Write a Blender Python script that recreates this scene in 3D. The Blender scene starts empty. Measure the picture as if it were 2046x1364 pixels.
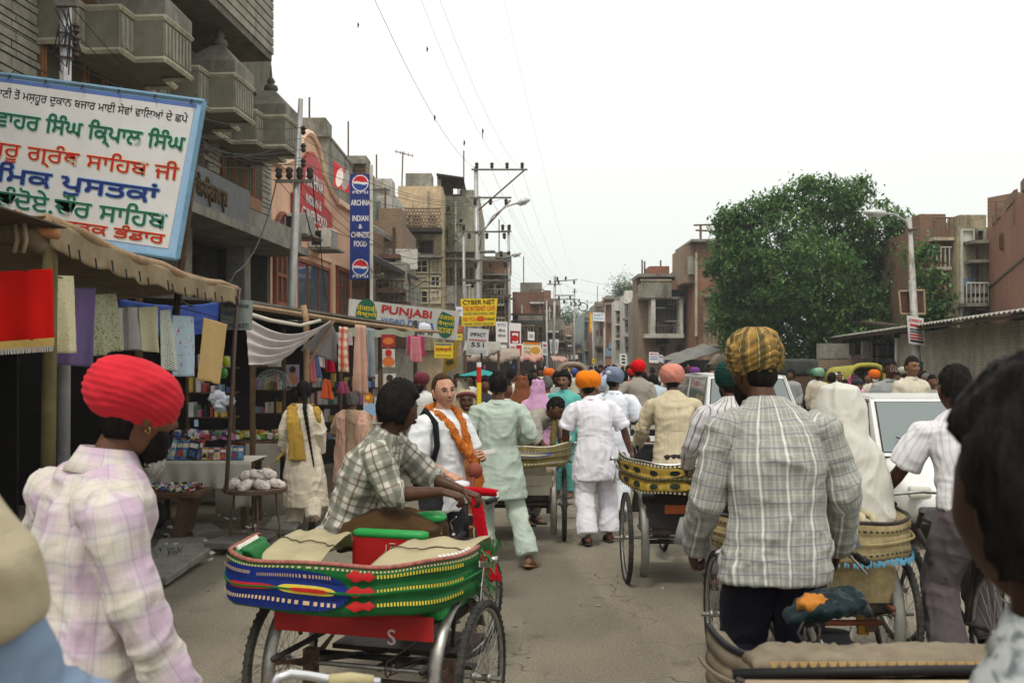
import bpy, math, random
import numpy as np
from mathutils import Vector, Matrix
R=random.Random(7); PI=math.pi
C=bpy.context.scene.collection
sc=bpy.context.scene
# ---------------- camera, world, sun ----------------
FPX=2000.0; CH=1.85; HZ=725.0
cam_d=bpy.data.cameras.new('camera'); cam=bpy.data.objects.new('camera',cam_d); C.objects.link(cam); sc.camera=cam
cam.location=(0,0,CH); cam.rotation_euler=(PI/2,0,0)
cam_d.sensor_width=36; cam_d.lens=36*FPX/2046; cam_d.shift_y=43/2046; cam_d.clip_end=3000; cam_d.clip_start=.05
cam_d.dof.use_dof=True; cam_d.dof.focus_distance=8.5; cam_d.dof.aperture_fstop=5.6
w=bpy.data.worlds.new('World'); sc.world=w; w.use_nodes=True
wn=w.node_tree; wn.nodes.clear()
out=wn.nodes.new('ShaderNodeOutputWorld'); bg=wn.nodes.new('ShaderNodeBackground'); bg2=wn.nodes.new('ShaderNodeBackground'); mx=wn.nodes.new('ShaderNodeMixShader')
sky=wn.nodes.new('ShaderNodeTexSky'); sky.sky_type='NISHITA'; sky.sun_disc=False; sky.sun_elevation=math.radians(62); sky.sun_rotation=math.radians(200); sky.dust_density=6
bg.inputs[1].default_value=.08; wn.links.new(sky.outputs[0],bg.inputs[0])
# the even white cloud deck of an overcast day, a little brighter overhead
tc=wn.nodes.new('ShaderNodeTexCoord'); sp=wn.nodes.new('ShaderNodeSeparateXYZ'); rp=wn.nodes.new('ShaderNodeValToRGB')
wn.links.new(tc.outputs['Generated'],sp.inputs[0]); wn.links.new(sp.outputs[2],rp.inputs[0]); wn.links.new(rp.outputs[0],bg2.inputs[0])
rp.color_ramp.elements[0].position=0; rp.color_ramp.elements[0].color=(.72,.76,.715,1)
rp.color_ramp.elements[1].position=.38; rp.color_ramp.elements[1].color=(1.0,1.0,.97,1)
bg2.inputs[1].default_value=1.0
mx.inputs[0].default_value=.93; wn.links.new(bg.outputs[0],mx.inputs[1]); wn.links.new(bg2.outputs[0],mx.inputs[2]); wn.links.new(mx.outputs[0],out.inputs[0])
sd=bpy.data.lights.new('sun','SUN'); sun=bpy.data.objects.new('sun',sd); C.objects.link(sun)
sd.energy=1.5; sd.angle=math.radians(12); sd.color=(1,.96,.88)
sun.rotation_euler=(math.radians(28),0,math.radians(-20))
sc.view_settings.view_transform='Standard'; sc.view_settings.look='None'; sc.view_settings.exposure=.34; sc.view_settings.gamma=1; sc.view_settings.use_curve_mapping=False
sc.cycles.max_bounces=6; sc.cycles.diffuse_bounces=2; sc.cycles.glossy_bounces=3; sc.cycles.transmission_bounces=5; sc.cycles.transparent_max_bounces=12; sc.cycles.volume_bounces=0
# ---------------- coordinates ----------------
def P(px,py,Y): return Vector(((px-1023)/FPX*Y, Y, CH+(HZ-py)/FPX*Y))
def G(px,py): return P(px,py,CH*FPX/(py-HZ))
SA=(.0733,.9973)
def ST(s,t,z=0): return Vector((SA[0]*s+SA[1]*t, SA[1]*s-SA[0]*t, z))   # street frame: s along, t across (right +)
def s_at(px,t):
    r=(px-1023)/FPX; W=-t
    return W*(SA[1]+SA[0]*r)/(SA[0]-SA[1]*r)
def z_at(px,py,t):
    p=ST(s_at(px,t),t); return CH+(HZ-py)/FPX*p.y
# ---------------- materials ----------------
MATS={}
def _nt(name,rough=.7,metal=0,spec=.3):
    m=bpy.data.materials.new(name); m.use_nodes=True; nt=m.node_tree; b=nt.nodes['Principled BSDF']
    b.inputs['Roughness'].default_value=rough; b.inputs['Metallic'].default_value=metal
    b.inputs['Specular IOR Level'].default_value=spec
    return m,nt,b
def N(nt,t,**k):
    n=nt.nodes.new(t)
    for a,v in k.items(): setattr(n,a,v)
    return n
def L(nt,a,b): nt.links.new(a,b)
def c4(c): return (c[0],c[1],c[2],1)
def mixc(nt,fac,a,b,typ='MIX'):
    n=N(nt,'ShaderNodeMix',data_type='RGBA',blend_type=typ)
    for i,v in ((0,fac),(6,a),(7,b)):
        if hasattr(v,'links'): L(nt,v,n.inputs[i])
        elif i==0: n.inputs[0].default_value=v
        else: n.inputs[i].default_value=c4(v)
    return n.outputs[2]
def mth(nt,op,a,b=0.0,c=None,clamp=False):
    n=N(nt,'ShaderNodeMath',operation=op); n.use_clamp=clamp
    for i,v in enumerate((a,b,c)):
        if v is None: continue
        if hasattr(v,'links'): L(nt,v,n.inputs[i])
        else: n.inputs[i].default_value=v
    return n.outputs[0]
def noise(nt,vec,scale,detail=4,rough=.6,dist=0):
    n=N(nt,'ShaderNodeTexNoise'); n.inputs['Scale'].default_value=scale; n.inputs['Detail'].default_value=detail; n.inputs['Roughness'].default_value=rough; n.inputs['Distortion'].default_value=dist
    if vec is not None: L(nt,vec,n.inputs['Vector'])
    return n.outputs['Fac']
def vmap(nt,vec,sc=(1,1,1),rot=(0,0,0)):
    n=N(nt,'ShaderNodeMapping'); n.inputs['Scale'].default_value=sc; n.inputs['Rotation'].default_value=rot; L(nt,vec,n.inputs['Vector']); return n.outputs[0]
def rng(nt,v,a,b,c=0.0,d=1.0):
    n=N(nt,'ShaderNodeMapRange'); L(nt,v,n.inputs[0])
    for i,x in zip((1,2,3,4),(a,b,c,d)): n.inputs[i].default_value=x
    return n.outputs[0]
def bump(nt,b,h,strength=.3,dist=.01):
    n=N(nt,'ShaderNodeBump'); n.inputs['Strength'].default_value=strength; n.inputs['Distance'].default_value=dist
    L(nt,h,n.inputs['Height']); L(nt,n.outputs[0],b.inputs['Normal'])
def mat(name,col,rough=.7,metal=0,var=.25,scale=6,bmp=.15,spec=.16,dirt=None,dscale=1.5,damt=.5,bd=.01):
    """plain painted / plastered surface with tone variation and grime"""
    if name in MATS: return MATS[name]
    m,nt,b=_nt(name,rough,metal,spec); o=N(nt,'ShaderNodeTexCoord').outputs['Object']
    n1=noise(nt,o,scale,6,.65)
    dk=tuple(x*(1-var) for x in col); lt=tuple(min(1,x*(1+var*.6)) for x in col)
    c=mixc(nt,rng(nt,n1,.3,.7),dk,lt)
    if dirt:
        n2=noise(nt,vmap(nt,o,(1,1,.45)),dscale,8,.7,.4)
        c=mixc(nt,mth(nt,'MULTIPLY',rng(nt,n2,.45,.68),damt),c,dirt)
    L(nt,c,b.inputs['Base Color'])
    if bmp: bump(nt,b,noise(nt,o,scale*5,5,.7),bmp,bd)
    MATS[name]=m; return m
def flat(name,col,rough=.6,metal=0,spec=.18): return mat(name,col,rough,metal,var=.12,scale=12,bmp=0,spec=spec)
def brickm(name,c1,c2,mortar,sc=1.0,dirt=(.12,.10,.08),damt=.6,bw=.23,bh=.075):
    if name in MATS: return MATS[name]
    m,nt,b=_nt(name,.9); o=N(nt,'ShaderNodeTexCoord').outputs['Object']
    s=N(nt,'ShaderNodeSeparateXYZ'); L(nt,o,s.inputs[0]); cm=N(nt,'ShaderNodeCombineXYZ')
    L(nt,mth(nt,'ADD',s.outputs[0],s.outputs[1]),cm.inputs[0]); L(nt,s.outputs[2],cm.inputs[1])
    br=N(nt,'ShaderNodeTexBrick'); L(nt,cm.outputs[0],br.inputs['Vector']); br.inputs['Scale'].default_value=1
    br.inputs['Brick Width'].default_value=bw*sc; br.inputs['Row Height'].default_value=bh*sc; br.inputs['Mortar Size'].default_value=.009*sc; br.inputs['Bias'].default_value=0
    br.inputs['Color1'].default_value=c4(c1); br.inputs['Color2'].default_value=c4(c2); br.inputs['Mortar'].default_value=c4(mortar)
    n2=noise(nt,vmap(nt,o,(1,1,.4)),.9,10,.75,.6); n3=noise(nt,o,.45,5,.65)
    c=mixc(nt,mth(nt,'MULTIPLY',rng(nt,n2,.42,.7),damt),br.outputs[0],dirt)
    c=mixc(nt,mth(nt,'MULTIPLY',rng(nt,n3,.5,.75),.35),c,(.34,.27,.2))
    L(nt,c,b.inputs['Base Color']); bump(nt,b,br.outputs['Fac'],-.4,.01)
    MATS[name]=m; return m
def cuv(nt):
    a=N(nt,'ShaderNodeAttribute'); a.attribute_name='cuv'; return a.outputs['Vector']
def weavebump(nt,b,v,amt=.25,s=260):
    n=noise(nt,v,s,3,.6); f=noise(nt,vmap(nt,v,(1,.35,1)),9,4,.6,.8)
    bump(nt,b,mth(nt,'ADD',mth(nt,'MULTIPLY',n,.06),f),amt,.02)
def cloth(name,col,var=.12,rough=.85,uv=False,amt=.3,sheen=.04,sub=0):
    if name in MATS: return MATS[name]
    m,nt,b=_nt(name,rough,0,.06)
    v=cuv(nt) if uv else N(nt,'ShaderNodeTexCoord').outputs['Object']
    n1=noise(nt,v,3,5,.6)
    c=mixc(nt,rng(nt,n1,.3,.7),tuple(x*(1-var) for x in col),tuple(min(1,x*(1+var*.5)) for x in col))
    L(nt,c,b.inputs['Base Color']); b.inputs['Sheen Weight'].default_value=sheen; weavebump(nt,b,v,amt)
    MATS[name]=m; return m
def stripes(nt,x,period,duty,soft=.04):
    f=mth(nt,'FRACT',mth(nt,'DIVIDE',x,period)); d=mth(nt,'ABSOLUTE',mth(nt,'SUBTRACT',f,.5))
    return rng(nt,d,duty/2-soft,duty/2+soft,1,0)
def plaid(name,base,bands,rough=.85,wob=.006,amt=.3):
    """bands: list of (axis 'u'/'v', period, duty, offset, colour, alpha)"""
    if name in MATS: return MATS[name]
    m,nt,b=_nt(name,rough,0,.06); v=cuv(nt); s=N(nt,'ShaderNodeSeparateXYZ'); L(nt,v,s.inputs[0])
    w1=mth(nt,'MULTIPLY',mth(nt,'SUBTRACT',noise(nt,v,5,3,.5),.5),wob*4)
    U=mth(nt,'ADD',s.outputs[0],w1); V=mth(nt,'ADD',s.outputs[1],w1)
    c=mixc(nt,noise(nt,v,4,4,.6),base,tuple(x*.85 for x in base))
    for ax,per,duty,off,col,al in bands:
        k=stripes(nt,mth(nt,'ADD',U if ax=='u' else V,off),per,duty,.03)
        c=mixc(nt,mth(nt,'MULTIPLY',k,al),c,col)
    L(nt,c,b.inputs['Base Color']); b.inputs['Sheen Weight'].default_value=.03; weavebump(nt,b,v,amt)
    MATS[name]=m; return m
def skin(name,col):
    if name in MATS: return MATS[name]
    m,nt,b=_nt(name,.52,0,.25); o=N(nt,'ShaderNodeTexCoord').outputs['Object']
    c=mixc(nt,rng(nt,noise(nt,o,22,5,.65),.35,.7),tuple(x*.75 for x in col),tuple(min(1,x*1.15) for x in col))
    L(nt,c,b.inputs['Base Color']); b.inputs['Subsurface Weight'].default_value=.08; b.inputs['Subsurface Radius'].default_value=(.6,.25,.15); b.inputs['Subsurface Scale'].default_value=.01
    bump(nt,b,noise(nt,o,180,3,.6),.12,.003); MATS[name]=m; return m
def hairm(name,col):
    if name in MATS: return MATS[name]
    m,nt,b=_nt(name,.55,0,.06); o=N(nt,'ShaderNodeTexCoord').outputs['Object']
    n1=noise(nt,vmap(nt,o,(60,60,9)),1,4,.7,.6)
    L(nt,mixc(nt,rng(nt,n1,.35,.7),tuple(x*.5 for x in col),tuple(x*1.5 for x in col)),b.inputs['Base Color']); bump(nt,b,n1,.8,.01)
    MATS[name]=m; return m
def glassm(name,col=(.05,.07,.08),alpha=.75):
    if name in MATS: return MATS[name]
    m,nt,b=_nt(name,.04,0,.8); b.inputs['Base Color'].default_value=c4(col); b.inputs['Alpha'].default_value=alpha; MATS[name]=m; return m
def pattern(name,base,cols,scale=14,kind='leaf',uv=True):
    """printed cloth: scattered motifs"""
    if name in MATS: return MATS[name]
    m,nt,b=_nt(name,.75,0,.25); v=cuv(nt) if uv else N(nt,'ShaderNodeTexCoord').outputs['Object']
    c=mixc(nt,noise(nt,v,3,4,.6),base,tuple(x*.82 for x in base))
    for i,col in enumerate(cols):
        if kind=='leaf': f=rng(nt,noise(nt,vmap(nt,v,(1,.7,1),(0,0,.6*i+.3)),scale*(1+.3*i),2,.5,1.5),.60,.64)
        elif kind=='dots':
            vo=N(nt,'ShaderNodeTexVoronoi'); vo.inputs['Scale'].default_value=scale*(1+.2*i); vo.inputs['Randomness'].default_value=.35; L(nt,v,vo.inputs['Vector']); f=rng(nt,vo.outputs['Distance'],.22,.28,1,0)
        else:
            vo=N(nt,'ShaderNodeTexVoronoi'); vo.inputs['Scale'].default_value=scale; vo.distance='MANHATTAN'; vo.inputs['Randomness'].default_value=.1; L(nt,vmap(nt,v,(1,1,1),(0,0,.78)),vo.inputs['Vector']); f=rng(nt,vo.outputs['Distance'],.40,.46,1,0)
        c=mixc(nt,f,c,col)
    L(nt,c,b.inputs['Base Color']); weavebump(nt,b,v,.25); MATS[name]=m; return m
# ---------------- mesh accumulation ----------------
class MB:
    def __init__(s): s.v=[]; s.f=[]
    def add(s,vs,fs):
        o=len(s.v); s.v.extend([tuple(x) for x in vs]); s.f.extend([tuple(i+o for i in f) for f in fs]); return s
    def box(s,a,b):
        x0,y0,z0=a; x1,y1,z1=b
        return s.add([(x0,y0,z0),(x1,y0,z0),(x1,y1,z0),(x0,y1,z0),(x0,y0,z1),(x1,y0,z1),(x1,y1,z1),(x0,y1,z1)],[(0,3,2,1),(4,5,6,7),(0,1,5,4),(1,2,6,5),(2,3,7,6),(3,0,4,7)])
    def obox(s,c,ax,ay,az):
        c,ax,ay,az=map(Vector,(c,ax,ay,az)); vs=[c+i*ax+j*ay+k*az for k in(-1,1) for i,j in((-1,-1),(1,-1),(1,1),(-1,1))]
        return s.add(vs,[(0,3,2,1),(4,5,6,7),(0,1,5,4),(1,2,6,5),(2,3,7,6),(3,0,4,7)])
    def prism(s,pts,d):
        """closed polygon pts (3d) extruded by vector d"""
        n=len(pts); d=Vector(d); pts=[Vector(p) for p in pts]
        return s.add(pts+[p+d for p in pts],[tuple(range(n))[::-1],tuple(range(n,2*n))]+[(i,(i+1)%n,(i+1)%n+n,i+n) for i in range(n)])
    def loft(s,rings,n=12,cap=True):
        """rings: (centre, ax, ay) half-axis vectors"""
        vs=[];fs=[]
        for c,ax,ay in rings:
            c,ax,ay=Vector(c),Vector(ax),Vector(ay)
            for i in range(n):
                a=2*PI*i/n; vs.append(c+ax*math.cos(a)+ay*math.sin(a))
        for k in range(len(rings)-1):
            for i in range(n): j=(i+1)%n; fs.append((k*n+i,k*n+j,(k+1)*n+j,(k+1)*n+i))
        if cap: fs.append(tuple(range(n))[::-1]); fs.append(tuple(range((len(rings)-1)*n,len(rings)*n)))
        return s.add(vs,fs)
    def tube(s,pts,r,n=8,cap=True):
        pts=[Vector(p) for p in pts]; m=len(pts); rs=r if isinstance(r,(list,tuple)) else [r]*m
        rings=[]; up=None
        for i,p in enumerate(pts):
            d=(pts[min(i+1,m-1)]-pts[max(i-1,0)])
            if d.length<1e-9: d=Vector((0,0,1))
            d.normalize()
            if up is None:
                up=Vector((0,0,1)) if abs(d.z)<.9 else Vector((1,0,0))
            a=d.cross(up)
            if a.length<1e-4: up=Vector((1,0,0)) if abs(d.x)<.9 else Vector((0,1,0)); a=d.cross(up)
            a.normalize(); b=a.cross(d).normalized(); up=b
            rings.append((p,a*rs[i],b*rs[i]))
        return s.loft(rings,n,cap)
    def ball(s,c,r,n=12,m=8):
        c=Vector(c); r=(r,r,r) if not isinstance(r,(tuple,list)) else r
        rings=[]
        for k in range(m+1):
            a=-PI/2+PI*k/m; cr=max(math.cos(a),.02); rings.append((c+Vector((0,0,r[2]*math.sin(a))),Vector((r[0]*cr,0,0)),Vector((0,r[1]*cr,0))))
        return s.loft(rings,n)
    def sheet(s,f,nu,nv,thick=0):
        """f(u,v)->point, grid surface; thick adds a back face"""
        vs=[Vector(f(i/nu,j/nv)) for j in range(nv+1) for i in range(nu+1)]
        fs=[(j*(nu+1)+i,j*(nu+1)+i+1,(j+1)*(nu+1)+i+1,(j+1)*(nu+1)+i) for j in range(nv) for i in range(nu)]
        return s.add(vs,fs)
    def torus(s,c,ax,ay,r,rt,n=40,k=8,rw=None):
        c,ax,ay=Vector(c),Vector(ax).normalized(),Vector(ay).normalized(); az=ax.cross(ay); rw=rw or rt
        vs=[];fs=[]
        for i in range(n):
            a=2*PI*i/n; d=ax*math.cos(a)+ay*math.sin(a)
            for j in range(k): b=2*PI*j/k; vs.append(c+d*(r+rt*math.cos(b))+az*rw*math.sin(b))
        for i in range(n):
            for j in range(k): fs.append((i*k+j,((i+1)%n)*k+j,((i+1)%n)*k+(j+1)%k,i*k+(j+1)%k))
        return s.add(vs,fs)
def mesh_of(m,name,smooth=False):
    me=bpy.data.meshes.new(name); me.from_pydata(m.v,[],m.f); me.update()
    if smooth: me.polygons.foreach_set('use_smooth',[True]*len(me.polygons))
    return me
def wloc(o):
    if o is None: return Vector((0,0,0))
    return wloc(o.parent)+o.matrix_parent_inverse.translation+o.location
def link(name,me,material=None,parent=None):
    o=bpy.data.objects.new(name,me); C.objects.link(o)
    if material is not None and me is not None and len(me.materials)==0: me.materials.append(material)
    if parent is not None:
        o.parent=parent
        o.matrix_parent_inverse=Matrix.Translation(-wloc(parent))
    return o
def obj(name,m,material,parent=None,smooth=False,label=None,kind=None,cat=None,group=None,bevel=0,solid=0):
    o=link(name,mesh_of(m,name,smooth),material,parent)
    if bevel:
        b=o.modifiers.new('b','BEVEL'); b.width=bevel; b.segments=2; b.limit_method='ANGLE'
    if solid:
        b=o.modifiers.new('s','SOLIDIFY'); b.thickness=solid; b.offset=0
    tag(o,label,cat,group,kind); return o
def tag(o,label=None,cat=None,group=None,kind=None):
    if label: o['label']=label
    if cat: o['category']=cat
    if group: o['group']=group
    if kind: o['kind']=kind
    return o
def thing(name,label,cat,loc=(0,0,0),group=None):
    o=bpy.data.objects.new(name,None); C.objects.link(o); o.location=loc; o.empty_display_size=.1
    return tag(o,label,cat,group)
def part(name,m,material,parent,**k): return obj(name,m,material,parent,**k)
def setuv(me,uv):
    a=me.attributes.new('cuv','FLOAT_VECTOR','POINT'); a.data.foreach_set('vector',np.asarray(uv,dtype=np.float32).ravel())
def copy_tree(o,parent=None):
    c=o.copy(); C.objects.link(c)
    if parent is not None: c.parent=parent
    for ch in list(o.children): copy_tree(ch,c)
    return c
FONT_CACHE={}
def boldtext(s,material,parent,c,right,up,height,width,r,k=4,**kw):
    """strokes thickened by laying shifted copies of the same print over each other, joined into one lettering"""
    o=text(s,material,parent,c,right,up,height,width,**kw)
    if o is None or r<=0: return o
    me=o.data; n=len(me.vertices); a=np.empty(n*3,np.float32); me.vertices.foreach_get('co',a); a=a.reshape(-1,3)
    rv,uv_=np.array(Vector(right).normalized()),np.array(Vector(up).normalized()); nr=np.cross(rv,uv_); fs=[tuple(p.vertices) for p in me.polygons]; vs=[a]; F=list(fs)
    for i in range(k):
        t=2*PI*i/k+.4; vs.append(a+(rv*math.cos(t)+uv_*math.sin(t))*r-nr*.00025*(i+1)); F+= [tuple(v+n*(i+1) for v in f) for f in fs]
    m2=bpy.data.meshes.new(me.name); m2.from_pydata(np.concatenate(vs).tolist(),[],F); m2.update(); m2.materials.append(material); o.data=m2; return o
def text(s,material,parent,c,right,up,height,width=None,name='lettering',off=0,ext=.003,outline=None,shear=0,label=None,isl_=.0006):
    cu=bpy.data.curves.new('t','FONT'); cu.body=s; cu.align_x='CENTER'; cu.align_y='CENTER'; cu.offset=off; cu.extrude=.001; cu.shear=shear; cu.resolution_u=3
    o=bpy.data.objects.new('t',cu); C.objects.link(o); bpy.context.view_layer.update()
    me=bpy.data.meshes.new_from_object(o.evaluated_get(bpy.context.evaluated_depsgraph_get())); bpy.data.objects.remove(o)
    n=len(me.vertices)
    if n==0: return None
    a=np.empty(n*3,np.float32); me.vertices.foreach_get('co',a); a=a.reshape(-1,3)
    lo,hi=a.min(0),a.max(0); cx=(lo+hi)/2; sy=height/max(hi[1]-lo[1],1e-4); sx=(width/max(hi[0]-lo[0],1e-4)) if width else sy
    par=list(range(n))
    def fnd(x):
        while par[x]!=x: par[x]=par[par[x]]; x=par[x]
        return x
    for e in me.edges:
        p_,q_=fnd(e.vertices[0]),fnd(e.vertices[1])
        if p_!=q_: par[p_]=q_
    ids={}; isl=np.array([ids.setdefault(fnd(i),len(ids)) for i in range(n)])
    right=np.array(Vector(right).normalized()); up=np.array(Vector(up).normalized()); nr=np.cross(right,up)
    b=np.array(c)+np.outer((a[:,0]-cx[0])*sx,right)+np.outer((a[:,1]-cx[1])*sy,up)+np.outer(np.sign(a[:,2])*ext+(isl%7)*isl_*max(1,height/.3),nr)
    me.vertices.foreach_set('co',b.astype(np.float32).ravel()); me.update(); me.name=name
    ob=link(name,me,None,parent); me.materials.clear(); me.materials.append(material)
    if label: ob['label']=label
    return ob
# numpy value noise
def _h(ix,iy,iz,seed):
    n=(ix*374761393+iy*668265263+iz*2147483647*3+seed*1274126177)&0xffffffff
    n=((n^(n>>13))*1274126177)&0xffffffff; return ((n^(n>>16))&0xffff)/65535.0
def vnoise(p,seed=0):
    p=np.asarray(p,dtype=np.float64); i=np.floor(p).astype(np.int64); f=p-i; f=f*f*(3-2*f); r=0
    for dx in (0,1):
        for dy in (0,1):
            for dz in (0,1):
                wgt=(f[:,0] if dx else 1-f[:,0])*(f[:,1] if dy else 1-f[:,1])*(f[:,2] if dz else 1-f[:,2])
                r=r+wgt*_h(i[:,0]+dx,i[:,1]+dy,i[:,2]+dz,seed)
    return r
_O='first second third fourth fifth sixth seventh eighth ninth tenth eleventh twelfth thirteenth fourteenth fifteenth sixteenth seventeenth eighteenth nineteenth twentieth'.split()
def ordn(i): return _O[i] if i<20 else 'twenty-'+_O[i-20] if i<29 else 'thirtieth' if i==29 else 'thirty-'+_O[i-30]
def V(*a): return Vector(a)
# ---------------- ground ----------------
def ground():
    m,nt,b=_nt('asphalt',.92,0,.08); o=N(nt,'ShaderNodeTexCoord').outputs['Object']
    n1=noise(nt,o,.6,8,.65,.3); n2=noise(nt,o,60,4,.75); n3=noise(nt,vmap(nt,o,(1.6,.25,1)),1.1,6,.6)
    c=mixc(nt,rng(nt,n1,.3,.7),(.140,.122,.090),(.228,.200,.150))
    c=mixc(nt,rng(nt,n3,.48,.7,0,.6),c,(.30,.265,.2))
    c=mixc(nt,rng(nt,n2,.54,.70,0,.7),c,(.38,.34,.28)); c=mixc(nt,rng(nt,n2,.46,.32,0,.75),c,(.05,.042,.034))
    st=noise(nt,o,2.3,3,.5); c=mixc(nt,rng(nt,st,.64,.74,0,.5),c,(.075,.065,.05))
    vo=N(nt,'ShaderNodeTexVoronoi',feature='DISTANCE_TO_EDGE'); vo.inputs['Scale'].default_value=.75; dv=N(nt,'ShaderNodeVectorMath',operation='ADD'); nz=N(nt,'ShaderNodeTexNoise'); nz.inputs['Scale'].default_value=3; L(nt,o,nz.inputs['Vector']); L(nt,o,dv.inputs[0]); L(nt,nz.outputs['Color'],dv.inputs[1]); L(nt,dv.outputs[0],vo.inputs['Vector'])
    c=mixc(nt,mth(nt,'MULTIPLY',rng(nt,vo.outputs['Distance'],.004,.014,.75,0),rng(nt,n3,.45,.6)),c,(.05,.045,.035))
    pt=noise(nt,vmap(nt,o,(1,.5,1)),.35,2,.4,.2); c=mixc(nt,rng(nt,pt,.56,.575,0,.35),c,(.12,.108,.085))
    L(nt,c,b.inputs['Base Color']); bump(nt,b,n2,.5,.01)
    g=MB(); nx=60
    g.add([(-400,-30,0),(400,-30,0),(400,900,0),(-400,900,0)],[(0,1,2,3)])
    obj('road',g,m,kind='structure')
    d,nt,b=_nt('dirt',.95,0,.1); o=N(nt,'ShaderNodeTexCoord').outputs['Object']
    n1=noise(nt,o,1.3,8,.7,.4); n2=noise(nt,o,24,5,.75)
    c=mixc(nt,rng(nt,n1,.3,.7),(.10,.085,.062),(.2,.17,.125)); c=mixc(nt,rng(nt,n2,.58,.75,0,.7),c,(.3,.27,.21)); L(nt,c,b.inputs['Base Color']); bump(nt,b,n2,.7,.03)
    MATS['dirt']=d
    # verge along the stalls: broken edge, a step of 0.1 m
    edge=[(4,-3.75),(6,-3.8),(7.6,-3.78),(8.6,-3.72),(9.4,-3.55),(10.2,-3.3),(11,-3.1),(12,-3.02),(14,-2.95),(18,-3.05),(24,-3.2),(40,-3.4),(120,-3.6)]
    pts=[]
    for (s0,t0),(s1,t1) in zip(edge,edge[1:]):
        n=max(2,int((s1-s0)*2)) if s1<30 else 3
        for k in range(n):
            f=k/n; pts.append((s0+(s1-s0)*f,t0+(t1-t0)*f+R.uniform(-.04,.04)))
    pts.append(edge[-1])
    v=MB(); top=[ST(s,t,.09) for s,t in pts]; inn=[ST(s,-60,.09) for s,t in pts]; bot=[ST(s,t+.03,-.02) for s,t in pts]; n=len(pts)
    v.add(top+inn+bot,[(i,i+1,n+i+1,n+i) for i in range(n-1)]+[(2*n+i,2*n+i+1,i+1,i) for i in range(n-1)])
    obj('pavement',v,d,kind='structure')
    slab=mat('slab',(.2,.19,.165),.9,var=.3,bmp=.4,dirt=(.09,.08,.06))
    par=thing('kerb_slabs','row of cracked grey slabs laid along the dirt verge beside the stalls','kerb slabs',ST(9,-3.6)); par['kind']='structure'; del par['category']
    for s0,t0,l,wd,a,z in((8.5,-3.72,1.1,.55,.05,.12),(9.4,-3.9,.6,.45,.3,.115),(9.8,-3.45,.85,.4,-.1,.12),(10.7,-3.28,.7,.35,.15,.12),(7.3,-3.72,1.0,.5,.0,.12),(11.6,-3.25,.8,.4,.08,.115),(10.2,-4.0,.5,.3,.6,.14)):
        c=ST(s0,t0,z-.035); u=Vector((SA[0],SA[1],R.uniform(-.05,.05))); u.rotate(Matrix.Rotation(a,3,'Z')); n=Vector((u.y,-u.x,0)); m=MB().obox(c,u*l/2,n*wd/2,(0,0,.035))
        obj('slab',m,slab,par,bevel=.015)
    # right pavement
    r=MB(); r.add([(9,16,.1),(60,16,.1),(60,140,.1),(16,140,.1),(9,16,-.02),(16,140,-.02)],[(0,1,2,3),(4,0,3,5)]); obj('pavement',r,d,kind='structure')
ground()
# ---------------- facade tools ----------------
class Fr:
    def __init__(s,o,u,n): s.o=Vector(o); s.u=Vector(u).normalized(); s.n=Vector(n).normalized()
    def pt(s,u,n,z): return s.o+s.u*u+s.n*n+Vector((0,0,z))
    def box(s,m,u0,u1,n0,n1,z0,z1): return m.obox(s.pt((u0+u1)/2,(n0+n1)/2,(z0+z1)/2),s.u*(u1-u0)/2,s.n*(n1-n0)/2,(0,0,(z1-z0)/2))
def FL(W): return Fr(ST(0,-W),(SA[0],SA[1],0),(SA[1],-SA[0],0))
def Ffront(Y): return Fr((0,Y,0),(1,0,0),(0,-1,0))
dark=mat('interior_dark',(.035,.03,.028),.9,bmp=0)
wood_d=mat('dark_wood',(.10,.06,.035),.7,var=.35,scale=10)
wood_l=mat('pale_wood',(.32,.24,.15),.75,var=.3,scale=9)
conc=mat('concrete',(.26,.245,.205),.9,var=.25,dirt=(.08,.07,.055),damt=.7)
plas_c=mat('cream_plaster',(.50,.44,.31),.9,var=.2,dirt=(.13,.11,.08),damt=.8)
plas_w=mat('white_plaster',(.62,.60,.53),.9,var=.15,dirt=(.2,.18,.14),damt=.7)
plas_g=mat('grey_plaster',(.30,.285,.23),.9,var=.3,dirt=(.07,.065,.05),damt=.8)
plas_y=mat('stained_plaster',(.40,.35,.22),.9,var=.3,dirt=(.09,.08,.06),damt=.85)
brk=brickm('brick_red',(.31,.105,.052),(.22,.072,.038),(.22,.16,.115))
brk2=brickm('brick_brown',(.25,.115,.062),(.17,.078,.044),(.20,.16,.115),damt=.6)
brk3=brickm('brick_old',(.27,.17,.10),(.2,.12,.075),(.3,.25,.18),damt=.85,dirt=(.15,.12,.085))
rust=mat('rusty_iron',(.16,.10,.07),.8,var=.5,scale=8)
steel=mat('galvanised_steel',(.42,.42,.40),.5,.5,var=.2,dirt=(.16,.13,.1),damt=.5)
black=flat('black_paint',(.015,.015,.016),.5)
glass=glassm('window_glass',(.10,.12,.12),.92)
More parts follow.
